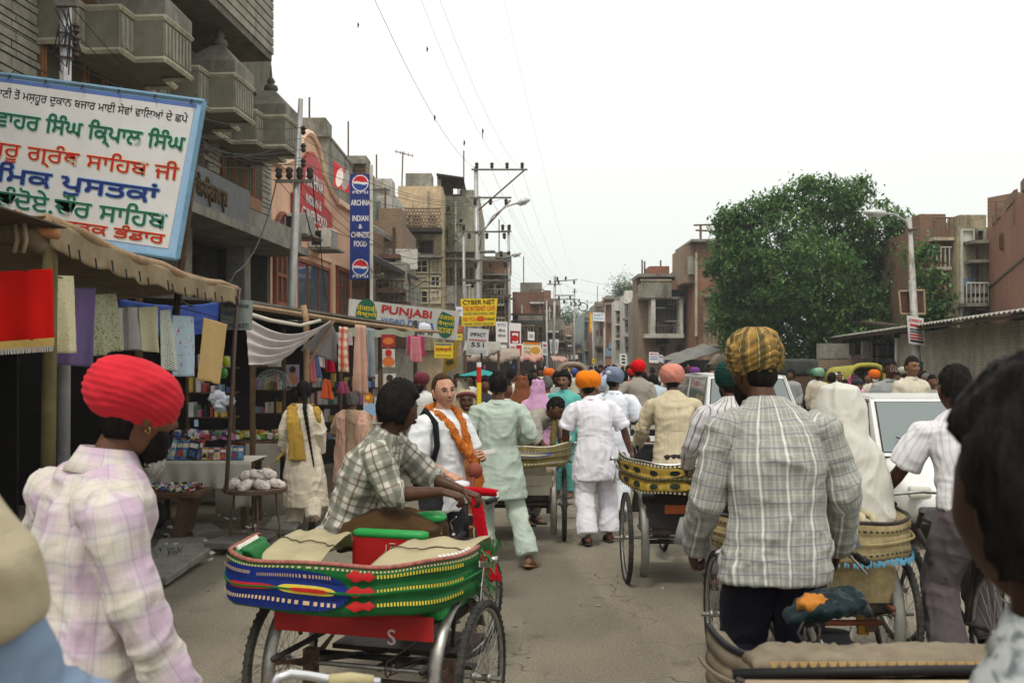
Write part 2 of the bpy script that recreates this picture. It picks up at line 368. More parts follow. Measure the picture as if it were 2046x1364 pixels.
def window(F,parent,u0,u1,z0,z1,frame=wood_d,pane=glass,nb=(2,2),fw=.07,n0=0.0,sill=True,arch=False,d=.08,label=None):
    f=MB(); F.box(f,u0,u0+fw,n0,n0+d,z0,z1); F.box(f,u1-fw,u1,n0,n0+d,z0,z1); F.box(f,u0+fw,u1-fw,n0,n0+d,z0,z0+fw); F.box(f,u0+fw,u1-fw,n0,n0+d,z1-fw,z1)
    for k in range(1,nb[0]): c=u0+(u1-u0)*k/nb[0]; F.box(f,c-fw*.3,c+fw*.3,n0,n0+d*.8,z0+fw,z1-fw)
    for k in range(1,nb[1]): c=z0+(z1-z0)*k/nb[1]; F.box(f,u0+fw,u1-fw,n0,n0+d*.7,c-fw*.25,c+fw*.25)
    w_=part('window',f,frame,parent,label=label)
    p=MB(); F.box(p,u0+fw*.5,u1-fw*.5,n0,n0+d*.3,z0+fw*.5,z1-fw*.5); part('pane',p,pane,w_)
    if sill: s=MB(); F.box(s,u0-.06,u1+.06,n0,n0+d*2,z0-.07,z0-.002); part('sill',s,conc,w_)
    return w_
# ---------------- temple building, left ----------------
def temple():
    F=FL(7.5); t=thing('temple_building','tall grey stone building with stepped balconies and brown arched windows behind the big painted sign','building',ST(15,-8))
    s1=s_at(540,-7.5); s0=2
    stone=mat('ribbed_stone',(.33,.31,.245),.9,var=.25,dirt=(.10,.09,.07),damt=.6)
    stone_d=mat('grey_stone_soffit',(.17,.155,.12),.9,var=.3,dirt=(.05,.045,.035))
    trim=mat('pale_stone_trim',(.58,.53,.40),.85,var=.2,dirt=(.15,.13,.1))
    groove=mat('stone_joint',(.085,.075,.06),.9)
    wm=MB(); F.box(wm,s0,s1,-6,0,4.95,7.8); F.box(wm,s0,s1,-6,-1.2,0,4.95); F.box(wm,s1-.25,s1,-1.2,0,0,4.95); part('wall',wm,groove,t)
    # ashlar courses, each block proud of its joint
    wins=[(s_at(75,-7.5),s_at(300,-7.5),4.95+.5,7.35),(s_at(398,-7.5)-1.6,s_at(402,-7.5),5.35,7.2),(s_at(440,-7.5),s_at(516,-7.5)+.1,5.3,7.15)]
    cs=MB(); z=4.95; k=0
    while z<7.75:
        h=.105 if k%3 else .16; s=s0+.1*(k%2)
        while s<s1-.02:
            l=min(.62,s1-s)
            if not any(a<s+l*.5<b and z0<z+h/2<z1 for a,b,z0,z1 in wins): F.box(cs,s+.01,s+l-.012,0.001,.035+R.uniform(0,.006),z+.012,z+h-.012)
            s+=.62
        z+=h; k+=1
    part('stone_course',cs,stone,t,kind='stuff')
    frm=mat('brown_window_wood',(.25,.115,.055),.6,var=.25,scale=8)
    scr=mat('window_mesh',(.075,.065,.04),.8)
    for a,b,z0,z1 in wins:
        n=max(2,int((b-a)/.55)); bw=(b-a)/n
        fr=MB(); F.box(fr,a,b,.0,.06,z0,z1)
        w_=part('window',fr,frm,t)
        for i in range(n):
            c=a+bw*(i+.5); r=bw*.33; zz=z1-.25-r
            pts=[F.pt(c-r,.062,z0+.3),F.pt(c+r,.062,z0+.3)]+[F.pt(c+r*math.cos(PI*j/8),.062,zz+r*1.2*math.sin(PI*j/8)) for j in range(9)]
            part('pane',MB().prism(pts,F.n*.008),scr,w_)
            rr=MB(); pr=[F.pt(c-r-.03,.07,z0+.28),]+[F.pt(c-(r+.03)*math.cos(PI*j/8),.07,zz+(r+.03)*1.2*math.sin(PI*j/8)) for j in range(9)]+[F.pt(c+r+.03,.07,z0+.28)]
            part('frame',rr.tube(pr,.022,5),frm,w_)
    # upper overhanging storey
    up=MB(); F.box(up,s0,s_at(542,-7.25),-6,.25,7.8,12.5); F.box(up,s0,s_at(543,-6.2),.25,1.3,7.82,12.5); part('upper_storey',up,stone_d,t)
    uc=MB(); z=7.95; e=s_at(543,-6.2)
    while z<12.3:
        F.box(uc,s0,e+.03,1.3,1.33,z,z+.14); F.box(uc,e,e+.03,.25,1.3,z,z+.14); z+=.175
    part('stone_course',uc,stone,t,kind='stuff')
    win=MB(); window(F,t,e-2.6,e-1.2,9.2,10.6,frm,scr,n0=1.33,nb=(3,1),sill=False)
    bal_m=mat('balcony_stone',(.25,.23,.175),.9,var=.2,dirt=(.12,.11,.085))
    for c in (14.6,17.5,20.45):
        lv=[(1.42,.45),(.95,.95),(.5,1.4)]
        pl=[(-1.42,0),(-1.42,.45),(-.95,.45),(-.95,.95),(-.5,.95),(-.5,1.4),(.5,1.4),(.5,.95),(.95,.95),(.95,.45),(1.42,.45),(1.42,0)]
        b=part('balcony',MB().prism([F.pt(c+u,n,6.28) for u,n in pl],(0,0,.6)),bal_m,t)
        for z in (6.25,6.86): 
            tm=MB(); 
            for (u0,n0),(u1,n1) in zip(pl,pl[1:]): tm.tube([F.pt(c+u0,n0+.02,z),F.pt(c+u1,n1+.02,z)],.045,4)
            part('trim',tm,trim,b)
        rb=MB()
        for (u0,n0),(u1,n1) in zip(pl,pl[1:]):
            if abs(n1-n0)>.01: continue
            q=max(2,int(abs(u1-u0)/.12))
            for k in range(q):
                f=(k+.5)/q; rb.obox(F.pt(c+u0+(u1-u0)*f,n0+(n1-n0)*f,6.56),F.u*.03,F.n*.02,(0,0,.22))
        part('rib',rb,stone,b,kind='stuff')
        py=MB(); F.box(py,c-.5,c+.5,.45,1.42,6.9,7.12)
        q=[F.pt(c-.5,.5,7.12),F.pt(c+.5,.5,7.12),F.pt(c+.5,1.42,7.12),F.pt(c-.5,1.42,7.12)]+[F.pt(c-.12,.85,7.5),F.pt(c+.12,.85,7.5),F.pt(c+.12,1.07,7.5),F.pt(c-.12,1.07,7.5)]
        py.add(q,[(0,1,5,4),(1,2,6,5),(2,3,7,6),(3,0,4,7),(4,5,6,7)]); part('pyramid_cap',py,conc,t)
        fi=MB(); o=F.pt(c,.96,7.5)
        fi.loft([(o+V(0,0,z),(r,0,0),(0,r,0)) for z,r in((0,.1),(.05,.15),(.12,.13),(.16,.05),(.2,.09),(.26,.06),(.3,.03),(.55,.008))],12); part('finial',fi,stone_d,t,smooth=True)
    # canopy slab with the carved name
    cp=MB(); F.box(cp,s0,s1+.02,-1.2,.75,4.55,4.95); F.box(cp,s0,s1+.02,-.2,.95,4.38,4.55); part('canopy',cp,conc,t)
    bd=MB(); F.box(bd,s_at(385,-6.7),s_at(500,-6.7),.75,.79,4.5,5.28); part('name_band',bd,mat('slate_band',(.15,.155,.155),.7),t)
    a,b=s_at(385,-6.7),s_at(455,-6.7)
    text('जैन मिन्दर उपाश्रय',mat('bronze_letter',(.09,.06,.02),.6),t,F.pt((a+b)/2+.05,.8,4.90),F.u,(0,0,1),.52,b-a-.2,off=.02,ext=.02,name='carved_name')
    # recessed ground floor: openings and ribbed panels
    gs=s_at(330,-7.5)
    pn=MB(); s=s0
    while s<s1-1.9:
        F.box(pn,s,s+.06,-1.2,-1.14,3.0,3.95); F.box(pn,s,s+.06,-1.2,-1.14,.1,2.4); s+=.11
    part('rib',pn,stone,t,kind='stuff')
    s=gs-4
    while s<s1-2.2:
        window(F,t,s,s+.75,3.05,4.3,wood_d,dark,n0=-1.15,nb=(1,1)); s+=1.25
    for c in (s1-1.9,s1-5.2,s1-8.5):
        pl=MB(); F.box(pl,c-.2,c+.2,-.3,.1,.1,4.38); part('pillar',pl,conc,t)
temple()
# ---------------- peach restaurant ----------------
def peach():
    F=FL(7.5); a,b=s_at(540.5,-7.5),s_at(703,-7.5)
    t=thing('restaurant_building','peach painted restaurant with arched gable, red sign board and tall brown windows','building',ST((a+b)/2,-8))
    pc=mat('peach_paint',(.74,.46,.31),.8,var=.10,dirt=(.42,.25,.16),damt=.4)
    wl=MB(); F.box(wl,a,b,-7,0,0,6.75); part('wall',wl,pc,t)
    g0,g1=s_at(586,-7.5),s_at(650,-7.5); gc=(g0+g1)/2; gr=(g1-g0)/2
    prof=[(g0-1.0,6.75),(g0-.4,6.95),(g0,7.25)]+[(gc-gr*.82*math.cos(PI*k/12),6.95+1.15*math.sin(PI*k/12)) for k in range(1,12)]+[(g1,7.15),(g1+.5,6.9),(g1+1.2,6.75)]
    gm=MB().prism([F.pt(u,-.35,z) for u,z in prof],F.n*.349); part('gable',gm,pc,t)
    part('moulding',MB().tube([F.pt(u,.02,z) for u,z in prof],.09,6),mat('pale_peach',(.80,.55,.38),.8),t)
    cm=MB(); F.box(cm,a,g0-1,0,.16,6.62,6.78); F.box(cm,g1+1.2,b,0,.16,6.62,6.78); F.box(cm,a,b,.0,.08,4.78,4.9); part('cornice',cm,MATS['pale_peach'],t)
    red=mat('red_sign_paint',(.50,.045,.04),.5,var=.1); wt=flat('sign_white',(.75,.73,.70),.5)
    r0,r1=s_at(588,-7.4),s_at(664,-7.4); rc=(r0+r1)/2; rr=(r1-r0)/2
    sp=[(r0,5.35),(r1,5.35),(r1,6.2)]+[(gc+gr*.72*math.cos(PI*k/10),6.35+1.25*math.sin(PI*k/10)) for k in range(0,11)]+[(r0,6.2)]
    sg=part('sign_board',MB().prism([F.pt(u,.03,z) for u,z in sp],F.n*.07),red,t)
    text('ARCHNA',wt,sg,F.pt(gc,.11,6.78),F.u,(0,-.0,1),.42,gr*1.2,off=.02)
    text('INDIAN &',wt,sg,F.pt(rc-.1,.11,6.22),F.u,(0,0,1),.26,rr*.8,off=.01)
    text('CHINESE FOOD',wt,sg,F.pt(rc,.11,5.82),F.u,(0,0,1),.3,rr*1.3,off=.02)
    text('Cola',wt,sg,F.pt(r1-.5,.11,5.6),F.u,(0,0,1),.25,.7,off=.01,shear=.3)
    br=mat('red_brown_wood',(.27,.09,.045),.55,var=.2)
    sky_g=glassm('reflecting_glass',(.08,.11,.13),.95)
    # tall arched window
    u0,u1=s_at(546,-7.5),s_at(577,-7.5); c=(u0+u1)/2; r=(u1-u0)/2; z0=2.6; z1=4.75
    fm=MB(); fm.prism([F.pt(u0,.01,z0),F.pt(u1,.01,z0)]+[F.pt(c+r*math.cos(PI*k/12),.01,z1+r*1.25*math.sin(PI*k/12)) for k in range(13)],F.n*.02)
    w_=part('window',fm,sky_g,t)
    bars=MB().tube([F.pt(u0,.06,z0)]+[F.pt(c-r*math.cos(PI*k/12),.06,z1+r*1.25*math.sin(PI*k/12)) for k in range(13)]+[F.pt(u1,.06,z0)],.06,5)
    for f in (.33,.66): F.box(bars,u0+(u1-u0)*f-.04,u0+(u1-u0)*f+.04,.03,.09,z0,z1)
    for z in (2.65,3.3,4.0,4.7): F.box(bars,u0,u1,.03,.1,z-.04,z+.04)
    bars.tube([F.pt(c-r*.45*math.cos(PI*k/8),.07,z1+r*.6*math.sin(PI*k/8)) for k in range(9)],.03,5)
    for an in (50,90,130): bars.tube([F.pt(c+r*.45*math.cos(math.radians(an)),.07,z1+r*.6*math.sin(math.radians(an))),F.pt(c+r*.97*math.cos(math.radians(an)),.07,z1+r*1.2*math.sin(math.radians(an)))],.025,4)
    part('frame',bars,br,w_)
    window(F,t,s_at(588,-7.5),s_at(655,-7.5),2.6,4.6,br,sky_g,nb=(3,1),fw=.09,sill=False)
    window(F,t,s_at(671,-7.5),s_at(694,-7.5),2.6,4.75,br,sky_g,nb=(3,4),fw=.09,sill=False)
    cols=MB(); F.box(cols,s_at(657,-7.5),s_at(662,-7.5),0,.12,2.4,4.77); F.box(cols,s_at(580,-7.5),s_at(585,-7.5),0,.12,2.4,4.77); part('pilaster',cols.__class__().add(cols.v[:8],cols.f[:6]),pc,t); part('pilaster',MB().add(cols.v[8:],cols.f[:6]),pc,t)
    cloth_c=cloth('curtain_tan',(.35,.29,.2))
    wtm=mat('ac_white',(.70,.69,.62),.6,dirt=(.25,.22,.18)); 
    for (p0,p1,y0,y1,lab) in((598,628,422,456,'white box air conditioner on the peach wall beside the tall arched window'),(646,684,452,490,'white box air conditioner on the peach wall next to the blue vertical sign')):
        W=7.5; u0=s_at(p0+6,-7.0); z1=z_at(p0,y0,-7.0); ac=thing('air_conditioner',lab,'air conditioner',F.pt(u0,.3,z1-.5),group='air conditioners on the peach wall')
        m=MB(); F.box(m,u0,u0+.75,0.01,.62,z1-.52,z1); part('casing',m,wtm,ac,bevel=.02)
        g=MB(); F.box(g,u0-.015,u0-.001,.1,.36,z1-.46,z1-.08); part('intake_grille',g,dark,ac)
        g=MB()
        for k in range(9): F.box(g,u0+.05,u0+.7,.621,.632,z1-.48+k*.05,z1-.46+k*.05)
        part('grille',g,flat('grille_grey',(.16,.16,.15)),ac)
        g=MB(); F.box(g,u0-.1,u0+.85,0.01,.8,z1-.60,z1-.55); part('shelf',g,conc,ac)
    return t
peach()
# ---------------- generic street blocks ----------------
def px_box(m,px0,px1,py0,py1,Y,n0,n1):
    a,b=P(px0,py0,Y),P(px1,py1,Y); m.box((a.x,Y-n1,min(a.z,b.z)),(b.x,Y-n0,max(a.z,b.z))); return m
def block(name,label,px0,px1,pyt,Y,dep,m,wins=(),ledges=(),roof=None,extras=(),zb=0,frame=wood_d,pane=dark):
    a,b=P(px0,pyt,Y),P(px1,pyt,Y)
    t=thing(name,label,'building',((a.x+b.x)/2,Y+dep/2,0)); w_=MB().box((a.x,Y,zb),(b.x,Y+dep,a.z)); part('wall',w_,m,t)
    F=Ffront(Y)
    for x0,y0,x1,y1 in wins:
        p,q=P(x0,y0,Y),P(x1,y1,Y); window(F,t,p.x,q.x,q.z,p.z,frame,pane,fw=.09,nb=(2,2) if q.x-p.x>.7 else (1,2),d=.1)
    for x0,y0,x1,y1,d,mm in ledges: part('ledge',px_box(MB(),x0,x1,y0,y1,Y,.001,d),mm,t)
    cr=random.Random(int(px0*7+pyt)); H_=a.z; W_d=b.x-a.x
    if Y>30:
        mm_=(conc,plas_w,rust,wood_d,plas_g,plas_c)
        for k in range(2+int(W_d/3)):
            x=cr.uniform(a.x+.1,b.x-.1); z0=cr.uniform(2.5,H_*.5); part('drainpipe',MB().tube([(x,Y-.12,z0),(x,Y-.12,H_-cr.uniform(.1,1))],.05,5),cr.choice(mm_),t)
        for k in range(2+int(W_d/2.5)):
            z=cr.uniform(2.6,H_-.4); x=cr.uniform(a.x,b.x-.6); l=cr.uniform(.8,max(1,W_d*.7)); x1=min(b.x,x+l); d=cr.uniform(.3,.9); part('ledge',MB().box((x,Y-d,z),(x1,Y-.001,z+cr.uniform(.08,.16))),cr.choice(mm_),t)
            if cr.random()<.6:
                g=MB(); q=x
                while q<x1: g.tube([(q,Y-d+.03,z+.1),(q,Y-d+.03,z+.85)],.02,4); q+=.16
                g.tube([(x,Y-d+.03,z+.85),(x1,Y-d+.03,z+.85)],.03,4); part('railing',g,cr.choice(mm_),t)
        for k in range(1+int(W_d/3)):
            x=cr.uniform(a.x,b.x-.7); w1=cr.uniform(.5,1.6); part('roof_parapet',MB().box((x,Y+.1,H_),(min(x+w1,b.x),Y+1.2,H_+cr.uniform(.2,.65))),cr.choice((m,conc,plas_g)),t)
            if cr.random()<.6: part('roof_rod',MB().tube([(x+.2,Y+.3,H_),(x+.2,Y+.3,H_+cr.uniform(1,2.2))],.03,4),rust,t)
        for k in range(2+int(W_d/2)):
            x=cr.uniform(a.x,b.x-.5); z=cr.uniform(2.2,min(H_-1,5.5)); part('wall_panel',MB().box((x,Y-.10,z),(x+cr.uniform(.4,1.1),Y-.03,z+cr.uniform(.3,.9))),cr.choice((wood_d,dark,plas_w,rust,wood_l,mat('faded_board_blue',(.16,.24,.32),.7),mat('faded_board_red',(.32,.08,.06),.7))),t)
    if roof is not None: part('roof',px_box(MB(),px0-2,px1+2,pyt-3,pyt,Y,-dep,.25),roof,t)
    return t
def rects(x0,y0,x1,y1,nx,ny,gx=.45,gy=.45):
    r=[];w_=(x1-x0)/nx;h=(y1-y0)/ny
    for i in range(nx):
        for j in range(ny): r.append((x0+w_*(i+gx/2),y0+h*(j+gy/2),x0+w_*(i+1-gx/2),y0+h*(j+1-gy/2)))
    return r
def railing(t,px0,px1,py0,py1,Y,n,m,name='railing',step=.18,r=.018):
    g=MB(); a,b=P(px0,py0,Y),P(px1,py1,Y); y=Y-n
    g.tube([(a.x,y,a.z),(b.x,y,a.z)],r*1.6,5); g.tube([(a.x,y,b.z),(b.x,y,b.z)],r*1.6,5)
    x=a.x
    while x<b.x: g.tube([(x,y,b.z),(x,y,a.z)],r,4); x+=step
    return part(name,g,m,t)
def left_far():
    # roofs peeping over the restaurant
    block('rooftop_room','grey concrete rooftop room behind the arched gable','',0,1,0,1,1,conc) if 0 else None
    t=block('rear_building','weathered grey concrete block rising behind the arched restaurant gable',566,656,272,31,6,plas_g,zb=5)
    part('parapet',px_box(MB(),600,658,268,274,31,-6,.1),conc,t)
    t=block('brick_house','old dark brick house behind the vertical blue sign, flat roofed',668,731,330,36,7,brk3,wins=[(712,352,724,372)],ledges=[(668,322,733,330,.3,conc)],zb=4)
    t=block('corner_house','narrow house with white tiled top and pale green wall beside the blue sign',738,782,378,38,7,plas_w,ledges=[(738,362,778,378,.12,plas_w)],zb=0)
    part('green_panel',px_box(MB(),744,766,398,440,38,.001,.06),mat('pale_green',(.42,.52,.42),.8),t)
    g=MB(); a=P(766,362,38)
    for i in range(20): q=P(766,398+i*4.2,38); g.box((q.x-.08-.04*(i%2),37.88,q.z),(q.x+.06,38,q.z+.06))
    part('quoin',g,plas_w,t,kind='stuff')
    t=block('brick_house','old brown brick house with deep wooden eaves above the dhaba board',741,802,440,33.5,5,brk3,wins=[(748,520,762,548),(772,524,786,552)],zb=0)
    e=MB(); q0,q1=P(740,452,33.4),P(832,520,33.4); e.prism([P(738,446,31.5),P(834,505,36),P(834,512,36),P(738,456,31.5)],(.0,1.2,.1)); part('eave',e,conc,t)
    e=MB().prism([P(742,508,30),P(836,556,33),P(836,562,33),P(742,520,30)],(-.3,1.5,.25)); part('lower_eave',e,mat('dark_roofing',(.06,.065,.06),.9),t)
    t2=block('plaster_house','low grey plastered house below dark sloping eaves beside the blue sign',745,812,556,32,5,plas_g,wins=[(756,568,764,580),(771,566,777,574)],zb=0)
    # cream building with brick lattice balcony
    t=block('cream_building','cream house with a lattice brick balcony and white framed windows below','' and 0 or 795,882,372,44,8,mat('peach_cream',(.60,.45,.28),.9,dirt=(.25,.19,.12),damt=.5),zb=0,wins=[(812,452-22,842,448),(858,432,872,447)])
    part('lower_wall',px_box(MB(),796,884,466,700,44,.001,.4),plas_y,t)
    bl=MB(); px_box(bl,796,886,462,470,44,.4,1.3); part('balcony_floor',bl,mat('black_soffit',(.05,.045,.04),.9),t)
    lat=MB()
    for j in range(6):
        y=424+j*6.4; px_box(lat,796,885,y,y+1.9,44,1.15,1.28)
        for i in range(15): x=796+i*6+(3 if j%2 else 0); px_box(lat,x,x+2.4,y+1.9,y+6.4,44,1.15,1.27)
    part('lattice_balustrade',lat,brk3,t,kind='stuff')
    part('ledge',px_box(MB(),794,888,514,518,44,.4,.9),conc,t)
    F=Ffront(44)
    for x0,y0,x1,y1 in((800,478,820,505),(836,482,868,510)):
        p,q=P(x0,y0,44),P(x1,y1,44); window(F,t,p.x,q.x,q.z,p.z,wood_d,dark,n0=.4)
    wf=mat('cream_frame',(.55,.48,.34),.8,dirt=(.2,.17,.12))
    for x0,x1 in((812,828),(830,858),(861,882)):
        for y0,y1 in((520,548),(552,575),(580,608)):
            p,q=P(x0,y0,44),P(x1,y1,44); window(F,t,p.x,q.x,q.z,p.z,wf,plas_c if (x0+y0)%3 else dark,n0=.4,nb=(2,2),sill=False)
    # grey house with rooftop shack
    t=block('concrete_house','grey bare concrete house with a wooden shack on its roof','' and 0 or 882,958,392,47,9,mat('bare_concrete',(.36,.335,.26),.92,var=.3,dirt=(.16,.145,.11),damt=.8,dscale=.8),wins=[(893,470-58,899,424),(919,438,923,446)],zb=0)
    part('gable_slope',MB().prism([P(926,388,46.95),P(960,392,46.95),P(960,430,46.95)],(0,.02,0)),MATS['bare_concrete'],t)
    sh=MB(); px_box(sh,874,882,352,470,47,-.6,.2); part('chimney_wall',sh,plas_g,t)
    s2=MB()
    for x in (884,900,914,921): px_box(s2,x,x+2,358,392,47,-.2,-.05)
    px_box(s2,884,922,356,359,47,-1.5,0); px_box(s2,884,922,388,391,47,-1.5,0); part('shack_frame',s2,wood_d,t)
    part('shack_panel',px_box(MB(),886,905,360,388,47,-.3,-.25),wood_d,t)
    part('shack_roof',MB().prism([P(872,346,46),P(926,354,46),P(926,357,46),P(872,350,46)],(0,2.5,-.1)),dark,t)
    for y in (503,518): part('ledge',px_box(MB(),884,990,y,y+3,47,.001,.6),conc,t)
    F=Ffront(47)
    part('plank_wall',px_box(MB(),884,952,506,519,47,.02,.12),wood_l,t)
    for k in range(7):
        x=888+k*10; p,q=P(x,535,47),P(x+7,570,47); window(F,t,p.x,q.x,q.z,p.z,wood_d,dark,n0=.02,nb=(1,3),sill=False)
    # bush rooted in the wall
    bush('wall_shrub','small green shrub sprouting from the wall beside the lattice balcony',P(893,462,46.2),1.0,.035)
    block('brown_house','dark brown tangled house front behind the wires and yellow banner',958,1020,516,52,9,brk2,wins=rects(962,560,1016,640,4,2),ledges=[(958,548,1022,551,.4,conc),(958,596,1030,599,.5,rust)],roof=conc)
    block('brick_house','red brick house with flat top between the two wire poles',1024,1087,583,60,10,brk,wins=[(1030,650,1046,668)],ledges=[(1018,627,1090,630,.6,wood_d)])
    block('shop_row','dark shop fronts with boards under the red brick house',1018,1090,640,57,3,mat('dark_shop',(.07,.07,.06),.9),wins=rects(1020,646,1088,690,4,1,.2,.2))
    block('brick_house','narrow red brick stack beside the twin post in the distance',1089,1101,594,68,8,brk2)
    block('brown_house','slate coloured upper floor in the distance left of the street end',1101,1120,610,72,8,brk2,wins=[(1104,620,1110,632),(1112,622,1118,634)])
    block('grey_house','tall grey cloth covered house front behind the stacked white banners',1087,1129,645,66,8,plas_g,wins=rects(1090,655,1126,700,3,2),ledges=[(1088,668,1128,670,.3,conc)])
    block('distant_house','dark weathered house with ledges at the far left bend',1127,1142,660,90,12,brk2,wins=rects(1128,668,1141,720,2,4),ledges=[(1126,680,1142,682,.5,conc),(1126,696,1142,698,.5,conc)])
    block('distant_house','small brick house at the far end of the street',1138,1166,654,110,12,brk3,wins=rects(1140,662,1164,700,3,2))
    block('distant_house','dark blue grey timber house near the street end',1148,1186,688,98,12,mat('slate_blue',(.06,.075,.085),.9,dirt=(.03,.03,.03)),wins=rects(1150,692,1184,725,4,2,.3,.3))
def bush(name,label,c,r,leaf,n=500,cat='plant'):
    t=thing(name,label,cat,c); m=MB()
    for k in range(n):
        d=Vector((R.gauss(0,.4),R.gauss(0,.35),R.gauss(0,.5)))*r; p=Vector(c)+d; a=R.uniform(0,6.3)
        u=Vector((math.cos(a),math.sin(a),R.uniform(-.6,.2)))*leaf*2.2; v=Vector((-math.sin(a),math.cos(a),R.uniform(-.5,.5)))*leaf
        m.add([p-u,p+v,p+u,p-v],[(0,1,2,3)])
    part('foliage',m,leafm(),t); part('stem',MB().tube([Vector(c)+V(0,.6,-.6*r),Vector(c)+V(0,0,.3*r)],[.05,.02],5),wood_d,t); return t
def leafm():
    if 'leaf' in MATS: return MATS['leaf']
    m,nt,b=_nt('leaf',.5,0,.2); g=N(nt,'ShaderNodeNewGeometry'); o=N(nt,'ShaderNodeTexCoord').outputs['Object']
    n1=noise(nt,o,.7,3,.6)
    c=mixc(nt,g.outputs['Random Per Island'],(.035,.115,.035),(.18,.31,.08)); c=mixc(nt,rng(nt,n1,.4,.65,0,.6),c,(.045,.11,.035))
    L(nt,c,b.inputs['Base Color']); b.inputs['Transmission Weight'].default_value=0
    tr=N(nt,'ShaderNodeBsdfTranslucent'); L(nt,c,tr.inputs[0]); ms=N(nt,'ShaderNodeMixShader'); ms.inputs[0].default_value=.42
    L(nt,b.outputs[0],ms.inputs[1]); L(nt,tr.outputs[0],ms.inputs[2]); L(nt,ms.outputs[0],nt.nodes['Material Output'].inputs[0])
    MATS['leaf']=m; return m
left_far()
# ---------------- right side ----------------
def right_far():
    block('distant_house','pale green shop house with a tall orange sign down its edge at the street end',1166,1186,625,95,12,mat('sea_green_grey',(.25,.31,.28),.9,dirt=(.1,.12,.1)),wins=rects(1167,632,1178,680,2,4))
    block('distant_house','red brick tower house with a grey rooftop room in the far street',1186,1226,640,88,12,brk2,wins=rects(1188,682,1224,725,4,2,.3,.3))
    block('distant_tower','tall narrow red brick tower at the far end, right of the street',1206,1228,598,86,3,brk,wins=[(1209,612,1214,622)],ledges=[(1203,594,1231,598,.4,conc)])
    block('distant_room','grey rooftop room with dark window beside the distant brick tower',1188,1206,608,87,6,plas_g,wins=[(1191,613,1202,623)])
    block('pale_house','pale plastered house with jutting balconies, right of the far street',1230,1250,600,76,3,plas_w,wins=rects(1231,612,1249,700,2,5),ledges=[(1226,y,1252,y+3,.9,plas_w) for y in(618,648,676)])
    block('pale_house','white house with stacked balconies left of the big balcony house',1248,1272,588,70,3,plas_w,wins=rects(1249,600,1271,705,2,5),ledges=[(1244,604,1274,608,1.1,plas_w),(1244,636,1274,640,1.1,conc),(1244,668,1274,673,1.1,plas_w)])
    block('grey_house','grey plaster house with shuttered bays touching the white balcony house',1266,1292,600,64,3,plas_g,wins=rects(1268,612,1290,700,2,4),ledges=[(1262,596,1294,600,1.0,conc),(1262,650,1294,653,.8,conc)])
    # hill top greenery
    bush('rooftop_bush','dusty green treetop showing over the far pale roofs',P(1248,592,100),1.7,.06,5000,'tree')
    bush('street_tree','small green tree in the gap at the far end of the street',P(1135,655,120),2.4,.08,5200,'tree')
    # big balcony house
    Y=60; t=block('balcony_house','weathered house with a deep white framed balcony and brick penthouse','' and 0 or 1274,1374,585,Y,2.5,brk3,zb=0,wins=[(1318,690,1330,716),(1352,688,1362,715),(1386-6,690,1398-28,700)])
    part('top_parapet',px_box(MB(),1274,1334,570,598,Y,.001,1.5),plas_g,t); part('top_parapet',px_box(MB(),1334,1394,564,582,Y,.001,1.45),brk2,t)
    part('upper_floor',px_box(MB(),1274,1374,552,585,Y,-2.5,-.5),brk2,t); part('roof_slab',px_box(MB(),1272,1368,549,555,Y,-2.5,.8),conc,t)
    g=MB()
    for k in range(11): px_box(g,1276+k*5.3,1279+k*5.3,566,573,Y,1.3,1.45)
    px_box(g,1274,1334,562,565,Y,1.25,1.5); part('baluster',g,plas_c,t,kind='stuff')
    part('penthouse',px_box(MB(),1300,1340,530,549,Y,-2.4,-.5),brk,t); part('water_tank',px_box(MB(),1345,1372,543,550,Y,-3,0),mat('sheet_teal',(.10,.16,.16),.7),t)
    for x,y in((1283,519),(1288,522),(1320,520),(1345,521)): part('aerial',MB().tube([P(x,549,Y+1),P(x,y,Y+1)],.05,4),rust,t)
    rec=MB(); px_box(rec,1300,1352,600,668,Y,.001,.03); part('balcony_recess',rec,mat('shaded_room',(.12,.12,.115),.9),t)
    for x0,x1 in((1295,1303),(1350,1357)): part('post',px_box(MB(),x0,x1,597,672,Y,.03,1.4),plas_w,t)
    part('balcony_floor',px_box(MB(),1284,1358,668,676,Y,.03,1.5),plas_w,t); railing(t,1303,1350,652,668,Y,1.4,rust)
    part('beam',px_box(MB(),1303,1350,614,617,Y,.3,.4),plas_w,t); part('inner_door',px_box(MB(),1336,1345,642,668,Y,.04,.1),wood_d,t); part('inner_door',px_box(MB(),1306,1316,642,668,Y,.04,.1),wood_l,t)
    part('soffit',px_box(MB(),1274,1357,596,600,Y,.03,1.45),conc,t)
    part('brick_bay',px_box(MB(),1357,1394,588,676,Y,.001,.5),brk2,t); F=Ffront(Y)
    p,q=P(1368,615,Y),P(1379,668,Y); window(F,t,p.x,q.x,q.z,p.z,plas_w,plas_c,n0=.5,nb=(1,4),d=.15,sill=False)
    tp=MB().sheet(lambda u,v:P(1380+u*24,650+v*(8+12*(1-u))+math.sin(u*PI)*3+u*8,58.6),8,5); t2=obj('tarpaulin',tp,plas_w,label='faded white sheet hung on the brick wall beside the balcony house',cat='tarpaulin',solid=.03)
    # tall brick house by the tree
    Y=56; t=block('brick_tower_house','tall windowless red brick house partly hidden by the big tree','' and 0 or 1390,1560,500,Y,5,brk,zb=0)
    part('upper_wall',px_box(MB(),1390,1470,485,500,Y,-5,.0),brk2,t); part('roof_slab',px_box(MB(),1378,1478,480,485,Y,-5,.6),conc,t)
    st=MB().prism([P(1366,493,Y+.2),P(1390,484,Y+.2),P(1390,565,Y+.2),P(1366,565,Y+.2)],(0,4,0)); part('stair_tower',st,brk3,t)
